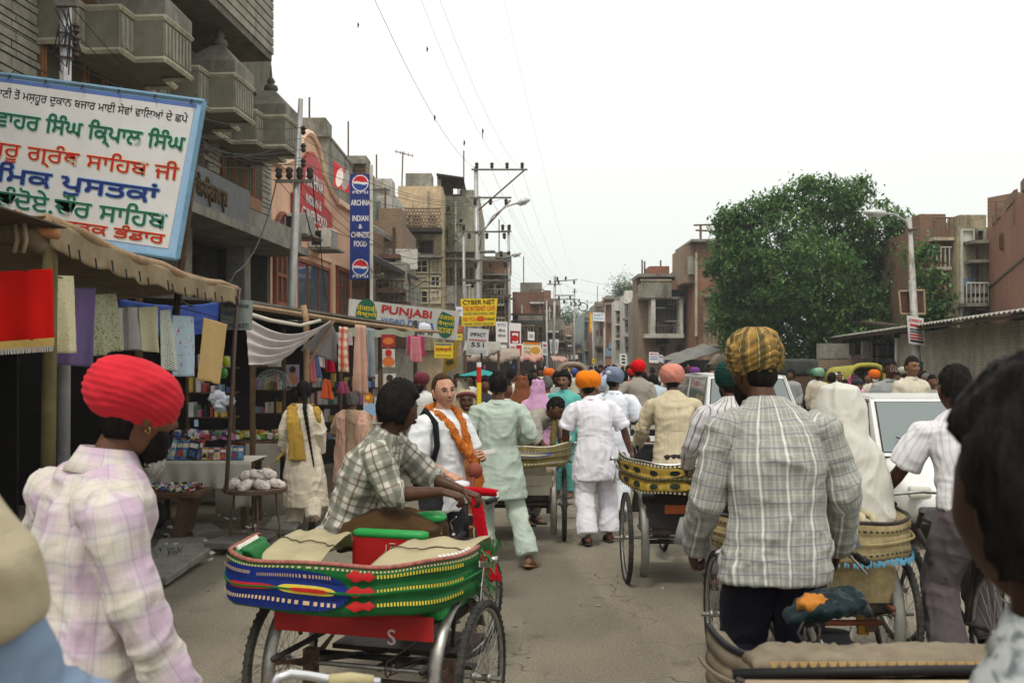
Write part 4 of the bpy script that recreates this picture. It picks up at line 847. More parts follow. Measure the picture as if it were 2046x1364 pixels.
def poles():
    tA,pA=pole('leaning grey steel pole in front of the peach restaurant, one cross arm',582,612,601,198,18,.085,.045,arms=[(550,627,362,4)])
    for y in(270,305,335): im=MB(); insul(im,P(606,y,17.9),1.0); part('insulator',im,ins,tA)
    tB,pB=pole('thick white painted pole rising behind the big Gurmukhi sign',129,500,132,-120,9.8,.062,.05,m=mat('white_pole_paint',(.55,.55,.56),.45,.2,dirt=(.2,.17,.14)),arms=[(112,155,8,2)])
    for y in(70,95,118): part('clamp',MB().torus(P(130,y,9.8),(1,0,0),(0,1,0),.07,.012,14,5),chrome_d if 'worn' in MATS else rust,tB); im=MB(); insul(im,P(152,y,9.75),.7); part('insulator',im,ins,tB)
    for k in range(6): q=[P(R.uniform(105,165),R.uniform(10,150),9.7) for _ in range(4)]; part('cable_loop',MB().tube(q,.008,5),wire_m,tB)
    tC,pC=pole('twin wire pole with wide cross arm and curved street lamp beyond the dhaba board',955,640,951,333,35,.10,.075,arms=[(942,1054,339,4),(938,1022,395,3),(925,1020,463,3),(940,1020,520,3),(925,1020,560,2)])
    part('brace',MB().tube([P(956,420,34.9),P(1048,340,34.9)],.03,5),rust,tC); part('brace',MB().tube([P(957,470,34.9),P(1020,400,34.9)],.03,5),rust,tC)
    lamp(tC,[P(958,500,34.8),P(962,470,34.7),P(985,432,34.6),P(1012,412,34.6),P(1034,406,34.6)],head=(.34,.16,.12))
    tC2,p=pole('thinner grey pole joined to the twin wire pole by cross arms',928,660,926,455,35.5,.07,.05,arms=[(921,932,463,1)])
    tD,pD=pole('tall thin grey pole just right of the twin wire pole with its own lamp',1019,700,1016,450,37,.06,.045,arms=[(1000,1022,462,2),(996,1022,515,2),(1000,1022,590,1)])
    lamp(tD,[P(1017,525,36.9),P(1000,520,36.9),P(1015,512,36.8),P(1024,510,36.8)],r=.025,head=(.25,.12,.08))
    tE,pE=pole('distant pole with long cross arm over the middle of the left stalls',1106,700,1109,551,60,.09,.07,arms=[(1093,1122,568,2),(1108,1153,562,3,-3),(1109,1147,590,2),(1107,1147,598,1)])
    tF,pF=pole('farther pole carrying a small transformer frame above the street end',1147,700,1148,583,78,.08,.06,arms=[(1143,1153,583,1),(1138,1163,610,3),(1144,1160,598,2)])
    part('wire_coil',MB().torus(P(1165,613,78),(1,0,0),(0,0,1),.32,.04,16,5),wire_m,tF)
    pole('thin pale pole beside the slim white banners',1093,750,1092,600,50,.05,.04)
    pole('straight thin grey pole in front of the orange hoarding far away',1186,760,1184,628,62,.05,.045)
    pole('short grey lamp pole in front of the far brick tower',1208,760,1207,655,70,.05,.045); 
    tG,pG=pole('street lamp pole at the right with peeling paint and posters',1832,745,1816,435,27,.13,.07,m=mat('peeling_pole',(.45,.44,.40),.6,.2,var=.3,dirt=(.12,.1,.08),dscale=5,damt=.9),name='street_lamp')
    lamp(tG,[P(1819,470,27),P(1808,440,26.9),P(1785,428,26.8),P(1770,427,26.8)],head=(.46,.17,.10)); 
    for y0,y1,c in((722,745,GRN),(745,752,YEL),(752,775,W_)): part('painted_band',MB().tube([P(1833,y0,27),P(1833.5,y1,27)],.14,12),c,tG)
    part('side_conduit',MB().tube([P(1812,455,26.9),P(1815,560,26.9)],.03,5),rust,tG); part('bracket',MB().tube([P(1816,460,26.9),P(1832,456,26.9)],.04,5),rust,tG)
    # overhead spans
    up=[(735,-30),(830,-30),(868,-30)]
    ends=[pC[0],pC[2],pC[3]]
    for (x,y),e in zip(up,ends): wire(P(x,y,16.5),e,.5,.006)
    for a,b in zip(pC[:4],pE[:4]): wire(a,b,.6,.006)
    for a,b in zip(pC[4:7],pE[1:4]): wire(a,b,.6,.006)
    wire(pC[1],P(1110,558,60),.8,.006); wire(P(1000,-30,15),P(1150,560,78),.6,.004); wire(P(1110,560,60),P(1260,585,70),.5,.010); wire(P(1150,556,60),P(1300,571,62),.2,.012); wire(P(1020,575,45),P(1110,560,60),.3,.012)
    for k in range(8): wire(P(1020,540+k*9,45+R.uniform(-3,3)),P(1240+R.uniform(-20,30),590+k*6,75),.8,.008)
    for k in range(5): wire(pE[min(k,len(pE)-1)],pF[k%len(pF)],.5,.007)
    for k in range(7): wire(P(1148+R.uniform(-6,14),600+R.uniform(0,14),78),P(1120+R.uniform(-8,60),690,74),.6,.012)
    for k in range(5): wire(pB[0]+V(0,0,-.25*k+.1),pA[k%4]+V(0,0,.15*k),.35,.006)
    for k in range(4): wire(P(-20,35+52*k,9),P(601,255+22*k,17.9),.35,.006)
    for k in range(4): wire(pA[k%4],P(760+40*k,455+18*k,30),.6,.008)
    for k in range(4): wire(P(604,275+25*k,17.9),pC[4+k%3],.5,.006)
    for k in range(6): wire(P(700+8*k,500+8*k,29),P(925,470+20*k,35),.7,.009)
    for k in range(5): wire(P(830+20*k,560+6*k,33),P(1020,520+25*k,37),.3,.010)
    wire(P(552,365,17.9),P(470,545,12),.3,.012,'thick'); wire(P(470,545,12),P(360,600,10),.2,.010)
    wire(P(625,365,17.9),P(640,480,20),.2,.012)
    for x0,y0,x1,y1,Y in((640,480,652,600,20),(610,420,640,500,17.8),(760,585,850,560,25),(850,560,882,548,28)): wire(P(x0,y0,Y),P(x1,y1,Y+.4),.15,.012)
    wire(P(1845,455,27),P(2060,398,24),.15,.008); wire(P(1845,460,27),P(1800,470,60),.2,.004)
    for k in range(3): wire(P(1600,-20+14*k,14),P(1600,-30,14),0,.001) if 0 else None
    names=['thin overhead wire']
    cnt={}
    WIRES.sort(key=lambda w:(w[0].x+w[1].x)/(w[0].y+w[1].y))
    for i,(a,b,sag,r,l) in enumerate(WIRES):
        n=10; pts=[a.lerp(b,k/n)-V(0,0,sag*4*(k/n)*(1-k/n)) for k in range(n+1)]
        m=(a+b)/2
        where='over the temple front' if m.x<-3.5 and m.y<16 else 'over the restaurant and left roofs' if m.x<-1.5 else 'over the far street end' if m.y>50 else 'high over the road' if m.x<4 else 'beside the right street lamp'
        obj('overhead_wire',MB().tube(pts,r*(.55 if m.x>-1.5 else .9),4),wire_g if m.x>-1.5 else wire_m,label='thin overhead wire, '+ordn(cnt.setdefault(where,0))+' from the left of those strung '+where,cat='wire',group='overhead wires '+where); cnt[where]+=1
    # tv aerial and rags caught on wires
    t=thing('roof_aerial','thin television aerial above the cream house','aerial',P(804,372,44)); m=MB().tube([P(803,372,44),P(805,303,44)],.03,4); m.tube([P(788,302,44),P(826,312,44)],.02,4)
    for k in range(5): m.tube([P(792+k*8,299+k*2,44),P(792+k*8,307+k*2,44)],.012,3)
    part('mast',m,rust,t)
    for i,(x,y,l) in enumerate(((853,98,'highest small black rag caught on a wire in the sky'),(868,235,'thin black rag dangling left of the sky'),(927,285,'long thin string of rag hanging above the twin pole'),(964,262,'curled black rag above the twin pole cross arm'),(715,50,'tiny dark scrap on a wire near the temple roof'))):
        o=obj('wire_rag',MB().tube([P(x,y-5,20),P(x+1,y,20),P(x,y+5,20),P(x+1,y+(16 if i==3 else 7),20)],[.006,.02,.010,.004],4),wire_m,label=l,cat='rag')
poles()
# ---------------- people ----------------
def remesh(mb,vox,smooth=3):
    me=mesh_of(mb,'tmp'); o=bpy.data.objects.new('tmp',me); C.objects.link(o)
    r=o.modifiers.new('r','REMESH'); r.mode='VOXEL'; r.voxel_size=vox; r.use_smooth_shade=True
    if smooth: q=o.modifiers.new('s','SMOOTH'); q.factor=.5; q.iterations=smooth
    dg=bpy.context.evaluated_depsgraph_get(); dg.update()
    res=bpy.data.meshes.new_from_object(o.evaluated_get(dg)); bpy.data.objects.remove(o); bpy.data.meshes.remove(me); return res
def getco(me):
    a=np.empty(len(me.vertices)*3,np.float32); me.vertices.foreach_get('co',a); n=np.empty(len(me.vertices)*3,np.float32); me.vertices.foreach_get('normal',n)
    return a.reshape(-1,3).astype(float),n.reshape(-1,3).astype(float)
def setco(me,a): me.vertices.foreach_set('co',a.astype(np.float32).ravel()); me.update()
def bone_uv(co,bones):
    """cloth coordinates: distance along the nearest bone and arc length round it"""
    best=None; uv=np.zeros((len(co),3))
    for a,b,r,side,v0 in bones:
        a=np.array(a,float);b=np.array(b,float); d=b-a; l=np.linalg.norm(d); d/=l; p=co-a; t=p@d; tc=np.clip(t,0,l); rad=np.linalg.norm(p-np.outer(tc,d),axis=1)/r
        sd=np.array(side,float); sd=sd-d*(sd@d); sd/=np.linalg.norm(sd); f=np.cross(d,sd); q=p-np.outer(t,d)
        u=np.arctan2(q@f,q@sd)*r
        if best is None: best=rad.copy(); uv[:,0]=u; uv[:,1]=t+v0
        else:
            k=rad<best; best[k]=rad[k]; uv[k,0]=u[k]; uv[k,1]=(t+v0)[k]
    return uv
def wrinkle(me,amp=.010,seed=0,fs=(8,8,2.4),bones=None,fine=.35):
    co,n=getco(me); p=co if bones is None else bone_uv(co,bones)
    if bones is not None: q=np.stack([p[:,0]*fs[0],p[:,1]*fs[2],p[:,0]*0+seed],1)
    else: q=co*np.array(fs)
    w1=vnoise(co*4,seed+5); q=q+np.outer(w1-.5,[1.6,1.6,2.2])
    a=1-np.abs(vnoise(q,seed)*2-1)*1.0; b=1-np.abs(vnoise(q*2.1+7,seed+1)*2-1); c=vnoise(co*np.array([26,26,16]),seed+2)
    d=(a**1.8-.38)*1.25+(b**1.6-.4)*.6+(c-.5)*fine
    setco(me,co+n*(d*amp)[:,None]); return me
def rotz(a): return Matrix.Rotation(a,3,'Z')
def head_mesh(c,yaw=0,pitch=0,roll=0,s=1.0,chin=0,nose=1.0,female=False):
    """head as a shaped surface: brow, sockets, nose, lips, chin, ears; c = centre; faces +y before rotation"""
    nu,nv=56,44; vs=[];fs=[]
    for j in range(nv+1):
        el=-PI/2+PI*j/nv
        for i in range(nu):
            az=2*PI*i/nu   # 0 = front
            x=math.sin(az)*math.cos(el); y=math.cos(az)*math.cos(el); z=math.sin(el)
            rx,ry,rz=.077,.098,.118
            k=1-.30*max(0,-z)**1.4; kk=1-.10*max(0,-z)**1.2
            px_=x*rx*k; py=y*ry*kk+(.012*max(0,-z) if y>0 else .022*max(0,-z)); pz=z*rz
            a=az if az<=PI else az-2*PI
            def g(a0,wa,e0,we): return math.exp(-((a-a0)/wa)**2-((el-e0)/we)**2)
            d=0
            d+=.021*nose*g(0,.13,-.20,.13)+.012*nose*g(0,.10,-.02,.2)+.003*g(0,.35,-.25,.08)
            d-=.011*(g(.36,.17,.06,.13)+g(-.36,.17,.06,.13)); d+=.004*(g(.33,.28,.26,.09)+g(-.33,.28,.26,.09))
            d+=.0065*g(0,.26,-.52,.055)+.006*g(0,.2,-.66,.055)-.004*g(0,.22,-.59,.03); d+=.009*g(0,.3,-.95,.16)
            d+=.004*(g(.62,.25,-.22,.2)+g(-.62,.25,-.22,.2))
            l=math.sqrt(px_**2+py**2+pz**2) or 1; f=1+d/l
            vs.append((px_*f,py*f,pz*f))
    for j in range(nv):
        for i in range(nu): k=(i+1)%nu; fs.append((j*nu+i,j*nu+k,(j+1)*nu+k,(j+1)*nu+i))
    M=Matrix.Translation(c)@Matrix.Rotation(yaw,4,'Z')@Matrix.Rotation(pitch,4,'X')@Matrix.Rotation(roll,4,'Y')@Matrix.Scale(s,4)
    m=MB(); m.add([M@Vector(v) for v in vs],fs)
    for sx in(-1,1):   # ears
        e=MB(); e.loft([((sx*.070,-.004,-.048),(0,.006,0),(sx*.004,0,.002)),((sx*.078,-.006,-.030),(0,.013,0),(sx*.006,-.004,0)),((sx*.084,-.012,-.004),(0,.017,0),(sx*.006,-.006,0)),((sx*.086,-.014,.016),(0,.017,0),(sx*.006,-.006,0)),((sx*.080,-.010,.030),(0,.010,0),(sx*.004,0,0))],10)
        m.add([M@Vector(v) for v in e.v],e.f)
    return m,M
def hand(m,w,d,nrm,curl=.5,s=1.0,side=1,spread=.15,n=6):
    """w wrist, d finger direction, nrm palm normal (fingers curl towards it), side: thumb side sign"""
    w=Vector(w); d=Vector(d).normalized(); nrm=Vector(nrm); nrm=(nrm-d*nrm.dot(d)).normalized(); a=d.cross(nrm)*side   # thumb side
    m.loft([(w-d*.02*s,a*.026*s,nrm*.02*s),(w+d*.02*s,a*.032*s,nrm*.017*s),(w+d*.055*s,a*.041*s,nrm*.015*s),(w+d*.085*s,a*.041*s,nrm*.013*s),(w+d*.097*s,a*.036*s,nrm*.009*s)],12)
    for k,(o,l) in enumerate(((.030,.072),(.010,.081),(-.011,.075),(-.031,.058))):
        p=w+d*(.088-.006*abs(k-1))*s+a*o*s; dd=(d+a*o*spread*8).normalized(); pts=[p-dd*.015*s,p]; ang=0
        for q in (.45,.32,.23):
            ang+=curl*(1.0 if q>.4 else 1.15); v=dd*math.cos(ang)+nrm*math.sin(ang); p=p+v*l*s*q; pts.append(p)
        m.tube(pts,[.0095*s,.0098*s,.0088*s,.0078*s,.006*s],n)
    p=w+d*.022*s+a*.026*s; v1=(d*.75+a*.6+nrm*(.15+.4*curl)).normalized(); v2=(d*.9+a*.15+nrm*(.2+.7*curl)).normalized()
    m.tube([p-v1*.01*s,p+v1*.032*s,p+v1*.032*s+v2*.028*s,p+v1*.032*s+v2*.05*s],[.013*s,.0115*s,.0098*s,.007*s],n)
SKIN=dict(dark=(.085,.036,.019),brown=(.14,.062,.034),tan=(.22,.11,.062),fair=(.55,.29,.19))
def turban(name,parent,M,material,rad=(.118,.135,.098),off=(0,-.012,.052),tilt=.35,layers=7,seed=1,knot=False,amp=.007,pitch=-.12,vee=True,peak=.0):
    nu,nv=88,60; vs=[];fs=[]; uv=[]
    Rm=Matrix.Translation(off)@Matrix.Rotation(pitch,4,'X')
    for j in range(nv+1):
        el=-PI/2+PI*j/nv
        for i in range(nu):
            az=2*PI*i/nu; x=math.sin(az)*math.cos(el); y=math.cos(az)*math.cos(el); z=math.sin(el)
            k=abs(math.cos(el))**.72 if z<0 else abs(math.cos(el))**.88
            cx=math.sin(az)*k; cy=math.cos(az)*k
            ph=z*1.0+tilt*(abs(x) if vee else x)*(1 if y>-.2 else .8)+.12*math.sin(2*az+seed)
            t=ph*layers; fr=t-math.floor(t); ridge=min(1,fr/.75)**.8*(1 if fr<.86 else max(0,(1-fr)/.14))**.8*1.15
            d=amp*(ridge-.4)+peak*max(0,z)**3*.03
            r=1+d/.11
            vs.append(Rm@Vector((cx*rad[0]*r,cy*rad[1]*r,z*rad[2]*(1+d*.5/.11)+(.012*max(0,z)*abs(x))))); uv.append((az*.115,ph*.12,0))
    for j in range(nv):
        for i in range(nu): k=(i+1)%nu; fs.append((j*nu+i,j*nu+k,(j+1)*nu+k,(j+1)*nu+i))
    m=MB().add([M@v for v in vs],fs); me=mesh_of(m,name,True)
    co,n=getco(me); loc=np.array([list(v) for v in vs]); wv=vnoise(np.stack([loc[:,0]*14+loc[:,2]*10,loc[:,1]*14,loc[:,2]*24+loc[:,0]*16],1),seed)-.5+(vnoise(loc*48,seed+3)-.5)*.5+(vnoise(loc*np.array([9,9,14]),seed+7)-.5)*1.2; setco(me,co+n*(wv*.008)[:,None]); setuv(me,uv)
    return link(name,me,material,parent)
def hair(parent,M,material,kind='short',seed=0,bun=False):
    nu,nv=64,44; vs=[];fs=[]; off=(0,-.016,.016)
    th={'short':1.10,'thick':1.26,'flat':1.07}[kind]
    for j in range(nv+1):
        el=-PI/2+PI*j/nv
        for i in range(nu):
            az=2*PI*i/nu; x=math.sin(az)*math.cos(el); y=math.cos(az)*math.cos(el); z=math.sin(el)
            t=th
            lowb=(-.42 if y<-.2 else -.1) if kind!='thick' else (-.66 if y<.05 else -.1)
            if z<lowb: t=.72
            if y>.35 and z<(.66 if kind=='flat' else .42+ .05*math.sin(az*9+seed)): t=.80
            elif y>.1 and z<.05: t=.85
            vs.append((x*.079*t+off[0],y*.101*t+off[1],z*.119*t*(1.0)+off[2]*(1 if t>1 else 0)))
    for j in range(nv):
        for i in range(nu): k=(i+1)%nu; fs.append((j*nu+i,j*nu+k,(j+1)*nu+k,(j+1)*nu+i))
    m=MB().add([M@Vector(v) for v in vs],fs); me=mesh_of(m,'hair',True); co,n=getco(me); loc=np.array(vs)
    wv=(vnoise(loc*np.array([55,55,18]),seed)-.5)*(.004 if kind=='flat' else .017)+(vnoise(loc*np.array([150,150,45]),seed+1)-.5)*(.003 if kind=='flat' else .010); setco(me,co+n*wv[:,None])
    return link('hair',me,material,parent)
def person(label,loc,face=0.0,s=1.0,vox=.012,pose=None,top=None,legs=None,shoes=None,sk='brown',head=(0,0,0),hair_=None,turb=None,beard=None,group=None,seed=0,
           facefeat=False,build=1.0,kurta=None,sleeve='long',collar=True,extra=None,hands=True,girth=1.0,legw=1.0,topn='shirt',legn='trousers',detail=True,noleg=False,hn=None):
    """facing: rotation about z; local frame x right, y ahead, z up. pose: joint overrides in metres for a 1.72 m body"""
    J=dict(pel=(0,0,.95),chest=(0,.0,1.24),neck=(0,-.01,1.46),head=(0,.015,1.60),
      sR=(.175,-.01,1.41),eR=(.235,-.04,1.13),wR=(.25,.05,.87),sL=(-.175,-.01,1.41),eL=(-.235,-.04,1.13),wL=(-.25,.05,.87),
      hR=(.09,0,.92),kR=(.10,.03,.50),aR=(.10,-.02,.09),hL=(-.09,0,.92),kL=(-.10,.03,.50),aL=(-.10,-.02,.09),fR=(0,1,0),fL=(0,1,0),
      hdR=None,hdL=None,pnR=None,pnL=None,curl=.45)
    J.update(pose or {})
    for k in J:
        if isinstance(J[k],tuple): J[k]=Vector(J[k])
    root=thing('person',label,'person',(0,0,0),group)
    rt=(J['sR']-J['sL']).normalized(); sp=(J['neck']-J['pel']).normalized(); fw=sp.cross(rt)*-1; fw=rt.cross(sp)*-1 if fw.y<0 and False else sp.cross(rt)
    if fw.dot(Vector((0,1,0)))<-.2 and sp.z>.3: fw=-fw
    hipr=(J['hR']-J['hL']).normalized()
    B=build
    b=MB()
    pel,ch,nk=J['pel'],J['chest'],J['neck']
    hfw=Vector((0,0,1)).cross(hipr)
    def ring(c,r_,f_,a,d): return (c,r_*a*B,f_*d*girth)
    b.loft([ring(pel-sp*.10,hipr,hfw,.10,.08),ring(pel-sp*.03,hipr,hfw,.155,.11),ring(pel.lerp(ch,.35),rt,fw,.135,.095),ring(ch,rt,fw,.155,.11),ring(ch.lerp(nk,.5),rt,fw,.165,.105),ring(ch.lerp(nk,.82),rt,fw,.13,.075),ring(nk,rt,fw,.06,.058)],16)
    hc=J['head']; hd=(hc-nk)
    b.tube([nk-sp*.05,nk.lerp(hc,.35),nk.lerp(hc,.75)],[.062,.054,.052],12)
    for q in 'RL':
        sg=1 if q=='R' else -1; sh,el,wr=J['s'+q],J['e'+q],J['w'+q]
        b.tube([sh-rt*sg*.06-sp*.03,sh-sp*.022-rt*sg*.012,sh.lerp(el,.5),el,el.lerp(wr,.3),wr],[.034,.036,.044,.039,.041,.026],10)
        hp,kn,an=J['h'+q],J['k'+q],J['a'+q]
        if not noleg:
            b.tube([hp+hipr*0+Vector((0,0,.02)),hp.lerp(kn,.3),hp.lerp(kn,.7),kn,kn.lerp(an,.35),kn.lerp(an,.8),an],[.085,.084,.066,.055,.055,.037,.033],10)
            f=J['f'+q].normalized(); up=Vector((0,0,1)) if abs(f.z)<.8 else Vector((0,-1,0)); up=(up-f*up.dot(f)).normalized(); sd=f.cross(up)
            b.loft([(an-f*.055-up*.045,sd*.025,up*.025),(an-f*.02-up*.035,sd*.034,up*.038),(an+f*.06-up*.045,sd*.038,up*.032),(an+f*.13-up*.062,sd*.044,up*.018),(an+f*.175-up*.066,sd*.032,up*.010)],10)
    hm,M=head_mesh(hc,*head,s=1.0,nose=1.0)
    hl=b  # joined head gives one continuous skin
    b.add(hm.v,hm.f) if vox>.0135 else None
    me=remesh(b,vox,2)
    hf=MB()
    if vox<=.0135: hf.add(hm.v,hm.f)
    if hands:
        for q in 'RL':
            el,wr=J['e'+q],J['w'+q]; d=J['hd'+q] if J['hd'+q] is not None else (wr-el); pn=J['pn'+q] if J['pn'+q] is not None else Vector(((-1 if q=='R' else 1),.2,0))
            hand(hf,wr,d,pn,J['curl'],side=(1 if q=='R' else -1)*(1),n=6 if vox<.013 else 4)
    if hf.v:
        m2=mesh_of(hf,'h',True); bm_=__import__('bmesh').new(); bm_.from_mesh(me); bm_.from_mesh(m2); bm_.to_mesh(me); bm_.free(); bpy.data.meshes.remove(m2)
    me.polygons.foreach_set('use_smooth',[True]*len(me.polygons)); me.name='body'
    skm=skin('skin_'+sk,SKIN[sk]); link('body',me,skm,root)
    # ---- garments
    if top is not None:
        g=MB(); hem=J.get('hem',.80 if not kurta else .62)
        hemz=pel.z-(.95-hem) if 'hemc' not in J else None
        hc_=J['hemc'] if 'hemc' in J else Vector((pel.x,pel.y+.0,hemz)); e=J.get('hemw',(.205 if kurta else .185,.165 if kurta else .135))
        n_=20
        rg=[ring(hc_,hipr,hfw,e[0],e[1])]
        if kurta: rg+= [ring(hc_.lerp(pel,.5),hipr,hfw,e[0]*.97,e[1]*.96)]
        rg+=[ring(pel,hipr,hfw,.192,.143),ring(pel.lerp(ch,.4),rt,fw,.170,.126),ring(ch,rt,fw,.180,.133),ring(ch.lerp(nk,.40),rt,fw,.190,.128),ring(ch.lerp(nk,.62),rt,fw,.182,.112),ring(ch.lerp(nk,.78),rt,fw,.150,.094),ring(ch.lerp(nk,.92),rt,fw,.105,.078),ring(nk+sp*.012,rt,fw,.070,.064)]
        g.loft(rg,n_)
        for q in 'RL':
            sg=1 if q=='R' else -1; sh,el,wr=J['s'+q],J['e'+q],J['w'+q]; sr=J.get('sr',1.0)
            if sleeve=='long': pt=[sh-rt*sg*.09-sp*.05,sh-rt*sg*.03-sp*.025,sh.lerp(el,.12)-rt*sg*.008,sh.lerp(el,.35),sh.lerp(el,.8),el,el.lerp(wr,.3),el.lerp(wr,.8),el.lerp(wr,.96)]; rr=[.06,.062,.064,.064,.060,.058,.056,.048,.044]
            elif sleeve=='rolled': pt=[sh-rt*sg*.09-sp*.05,sh-rt*sg*.03-sp*.025,sh.lerp(el,.12)-rt*sg*.008,sh.lerp(el,.4),sh.lerp(el,.85),el.lerp(wr,.08),el.lerp(wr,.2)]; rr=[.06,.062,.065,.068,.066,.064,.062]
            elif sleeve=='short': pt=[sh-rt*sg*.09-sp*.05,sh-rt*sg*.03-sp*.025,sh.lerp(el,.12)-rt*sg*.008,sh.lerp(el,.45),sh.lerp(el,.9)]; rr=[.06,.063,.067,.076,.084]
            else: pt=None
            if pt: g.tube(pt,[x*sr for x in rr],14)
        tm=remesh(g,vox,2)
        bones=[(hc_-Vector((0,0,.05)),nk,.155,rt,0)]
        for q in 'RL': bones+=[(J['s'+q],J['e'+q],.065,fw,.6),(J['e'+q],J['w'+q],.055,fw,.9)]
        fs=(9,9,3.0); wrinkle(tm,J.get('wr',.011),seed+3,fs); co,_=getco(tm); wrinkle(tm,J.get('wr',.011)*.6,seed+9,(5,5,11)); setuv(tm,bone_uv(co,bones)); tm.name=topn
        to=link(topn,tm,top,root)
        if collar and detail:
            cm=MB(); cm.loft([(nk+sp*.022,rt*.062,fw*.064),(nk+sp*.024,rt*.067,fw*.069),(nk-sp*.004,rt*.080,fw*.079),(nk-sp*.020,rt*.096,fw*.088),(nk-sp*.02,rt*.07,fw*.07),(nk+sp*.02,rt*.060,fw*.062)],24,cap=False)
            c_=obj('collar',cm,top,to,smooth=True); cc=np.array(cm.v); setuv(c_.data,bone_uv(cc,bones))
            if sleeve!='short':
                for q in 'RL':
                    el,wr=J['e'+q],J['w'+q]; f0,f1=(.82,.98) if sleeve=='long' else (.1,.24); r0=(.05 if sleeve=='long' else .068)*J.get('sr',1.0); d=(wr-el).normalized()
                    cm=MB().tube([el.lerp(wr,f0),el.lerp(wr,(f0+f1)/2),el.lerp(wr,f1)],[r0,r0*1.03,r0],16); c_=obj('cuff',cm,top,to,smooth=True); setuv(c_.data,bone_uv(np.array(cm.v),bones))
    if legs is not None and not noleg:
        g=MB()
        for q in 'RL':
            sg=1 if q=='R' else -1; hp,kn,an=J['h'+q],J['k'+q],J['a'+q]; L_=legw; lw=J.get('ankw',1.0)
            g.tube([hp+Vector((0,0,.06)),hp,hp.lerp(kn,.4),kn.lerp(hp,.1),kn,kn.lerp(an,.4),kn.lerp(an,.85),kn.lerp(an,.97)],[.085,.102*L_**.3,.098*L_**.5,.078*L_,.076*L_,.074*L_,.072*L_*lw,.070*L_*lw],14)
        g.loft([(pel-Vector((0,0,.08)),hipr*.16,hfw*.115),(pel,hipr*.168,hfw*.12),(pel+Vector((0,0,.08)),hipr*.15,hfw*.11)],14)
        lm=remesh(g,vox,3); wrinkle(lm,.012*J.get('lwr',1.0),seed+21,(8,8,3.2)); co,_=getco(lm); wrinkle(lm,.006,seed+25,(5,5,13))
        setuv(lm,bone_uv(co,[(J['h'+q],J['k'+q],.09,(1,0,0),0) for q in 'RL']+[(J['k'+q],J['a'+q],.08,(1,0,0),.4) for q in 'RL'])); lm.name=legn; link(legn,lm,legs,root)
    if shoes is not None and not noleg:
        for q in 'RL':
            an=J['a'+q]; f=J['f'+q].normalized(); up=Vector((0,0,1)) if abs(f.z)<.8 else Vector((0,-1,0)); up=(up-f*up.dot(f)).normalized(); sd=f.cross(up)
            m=MB(); c=an-up*.076
            m.loft([(c-f*.075,sd*.025,up*.008),(c-f*.05,sd*.038,up*.012),(c+f*.05,sd*.042,up*.011),(c+f*.13,sd*.05,up*.011),(c+f*.185,sd*.035,up*.008),(c+f*.2,sd*.012,up*.006)],12)
            if shoes[1]=='shoe': m.loft([(an-f*.075-up*.035,sd*.03,up*.04),(an-f*.02-up*.03,sd*.042,up*.048),(an+f*.06-up*.042,sd*.045,up*.038),(an+f*.13-up*.058,sd*.05,up*.025),(an+f*.19-up*.066,sd*.03,up*.014)],12)
            so=part('shoe' if shoes[1]=='shoe' else 'sandal',m,shoes[0],root,smooth=True)
            if shoes[1]!='shoe':
                st=MB(); st.tube([c+f*.09+sd*.05,c+f*.085+sd*.04+up*.035,c+f*.09+up*.052,c+f*.085-sd*.04+up*.035,c+f*.09-sd*.05],.011,6); part('strap',st,shoes[0],so)
    # ---- head gear
    hm_=hn or 'hair_black'; hcol={'hair_black':(.012,.010,.009),'hair_grey':(.14,.13,.12),'hair_brown':(.06,.032,.018)}[hm_]
    hmat=hairm(hm_,hcol)
    if hair_: hair(root,M,hmat,hair_,seed)
    if turb:
        turban('turban',root,M,turb[0],**(turb[1] if len(turb)>1 else {}))
        if not hair_:
            nb=MB(); nb.loft([(M@V(0,-.045,-.078),(M.to_3x3()@V(.038,0,0)),(M.to_3x3()@V(0,.04,0))),(M@V(0,-.05,-.04),(M.to_3x3()@V(.064,0,0)),(M.to_3x3()@V(0,.055,0))),(M@V(0,-.045,.02),(M.to_3x3()@V(.076,0,0)),(M.to_3x3()@V(0,.062,0)))],14); part('nape_hair',nb,hmat,root,smooth=True)
    if beard:
        bm=hairm('beard_grey',(.28,.26,.24)) if beard=='grey' else hairm('hair_black',(.012,.010,.009)); R3=M.to_3x3()
        nb=MB(); nb.loft([(M@V(0,.052,-.015-.03),R3@V(.068,0,0),R3@V(0,.03,0)),(M@V(0,.050,-.07),R3@V(.066,0,0),R3@V(0,.045,0)),(M@V(0,.055,-.11),R3@V(.05,0,0),R3@V(0,.042,0)),(M@V(0,.058,-.15),R3@V(.028,0,0),R3@V(0,.028,0)),(M@V(0,.06,-.165),R3@V(.01,0,0),R3@V(0,.01,0))],14)
        bo=mesh_of(nb,'beard',True); co,n=getco(bo); link('beard',bo,bm,root)
        if detail: part('moustache',MB().tube([M@V(-.038,.083,-.062),M@V(-.018,.100,-.05),M@V(0,.106,-.047),M@V(.018,.100,-.05),M@V(.038,.083,-.062)],[.005,.008,.008,.008,.005],6),bm,root,smooth=True)
    elif facefeat=='moustache': part('moustache',MB().tube([M@V(-.032,.086,-.062),M@V(-.016,.102,-.054),M@V(0,.106,-.051),M@V(.016,.102,-.054),M@V(.032,.086,-.062)],[.003,.0075,.008,.0075,.003],6),hmat,root,smooth=True)
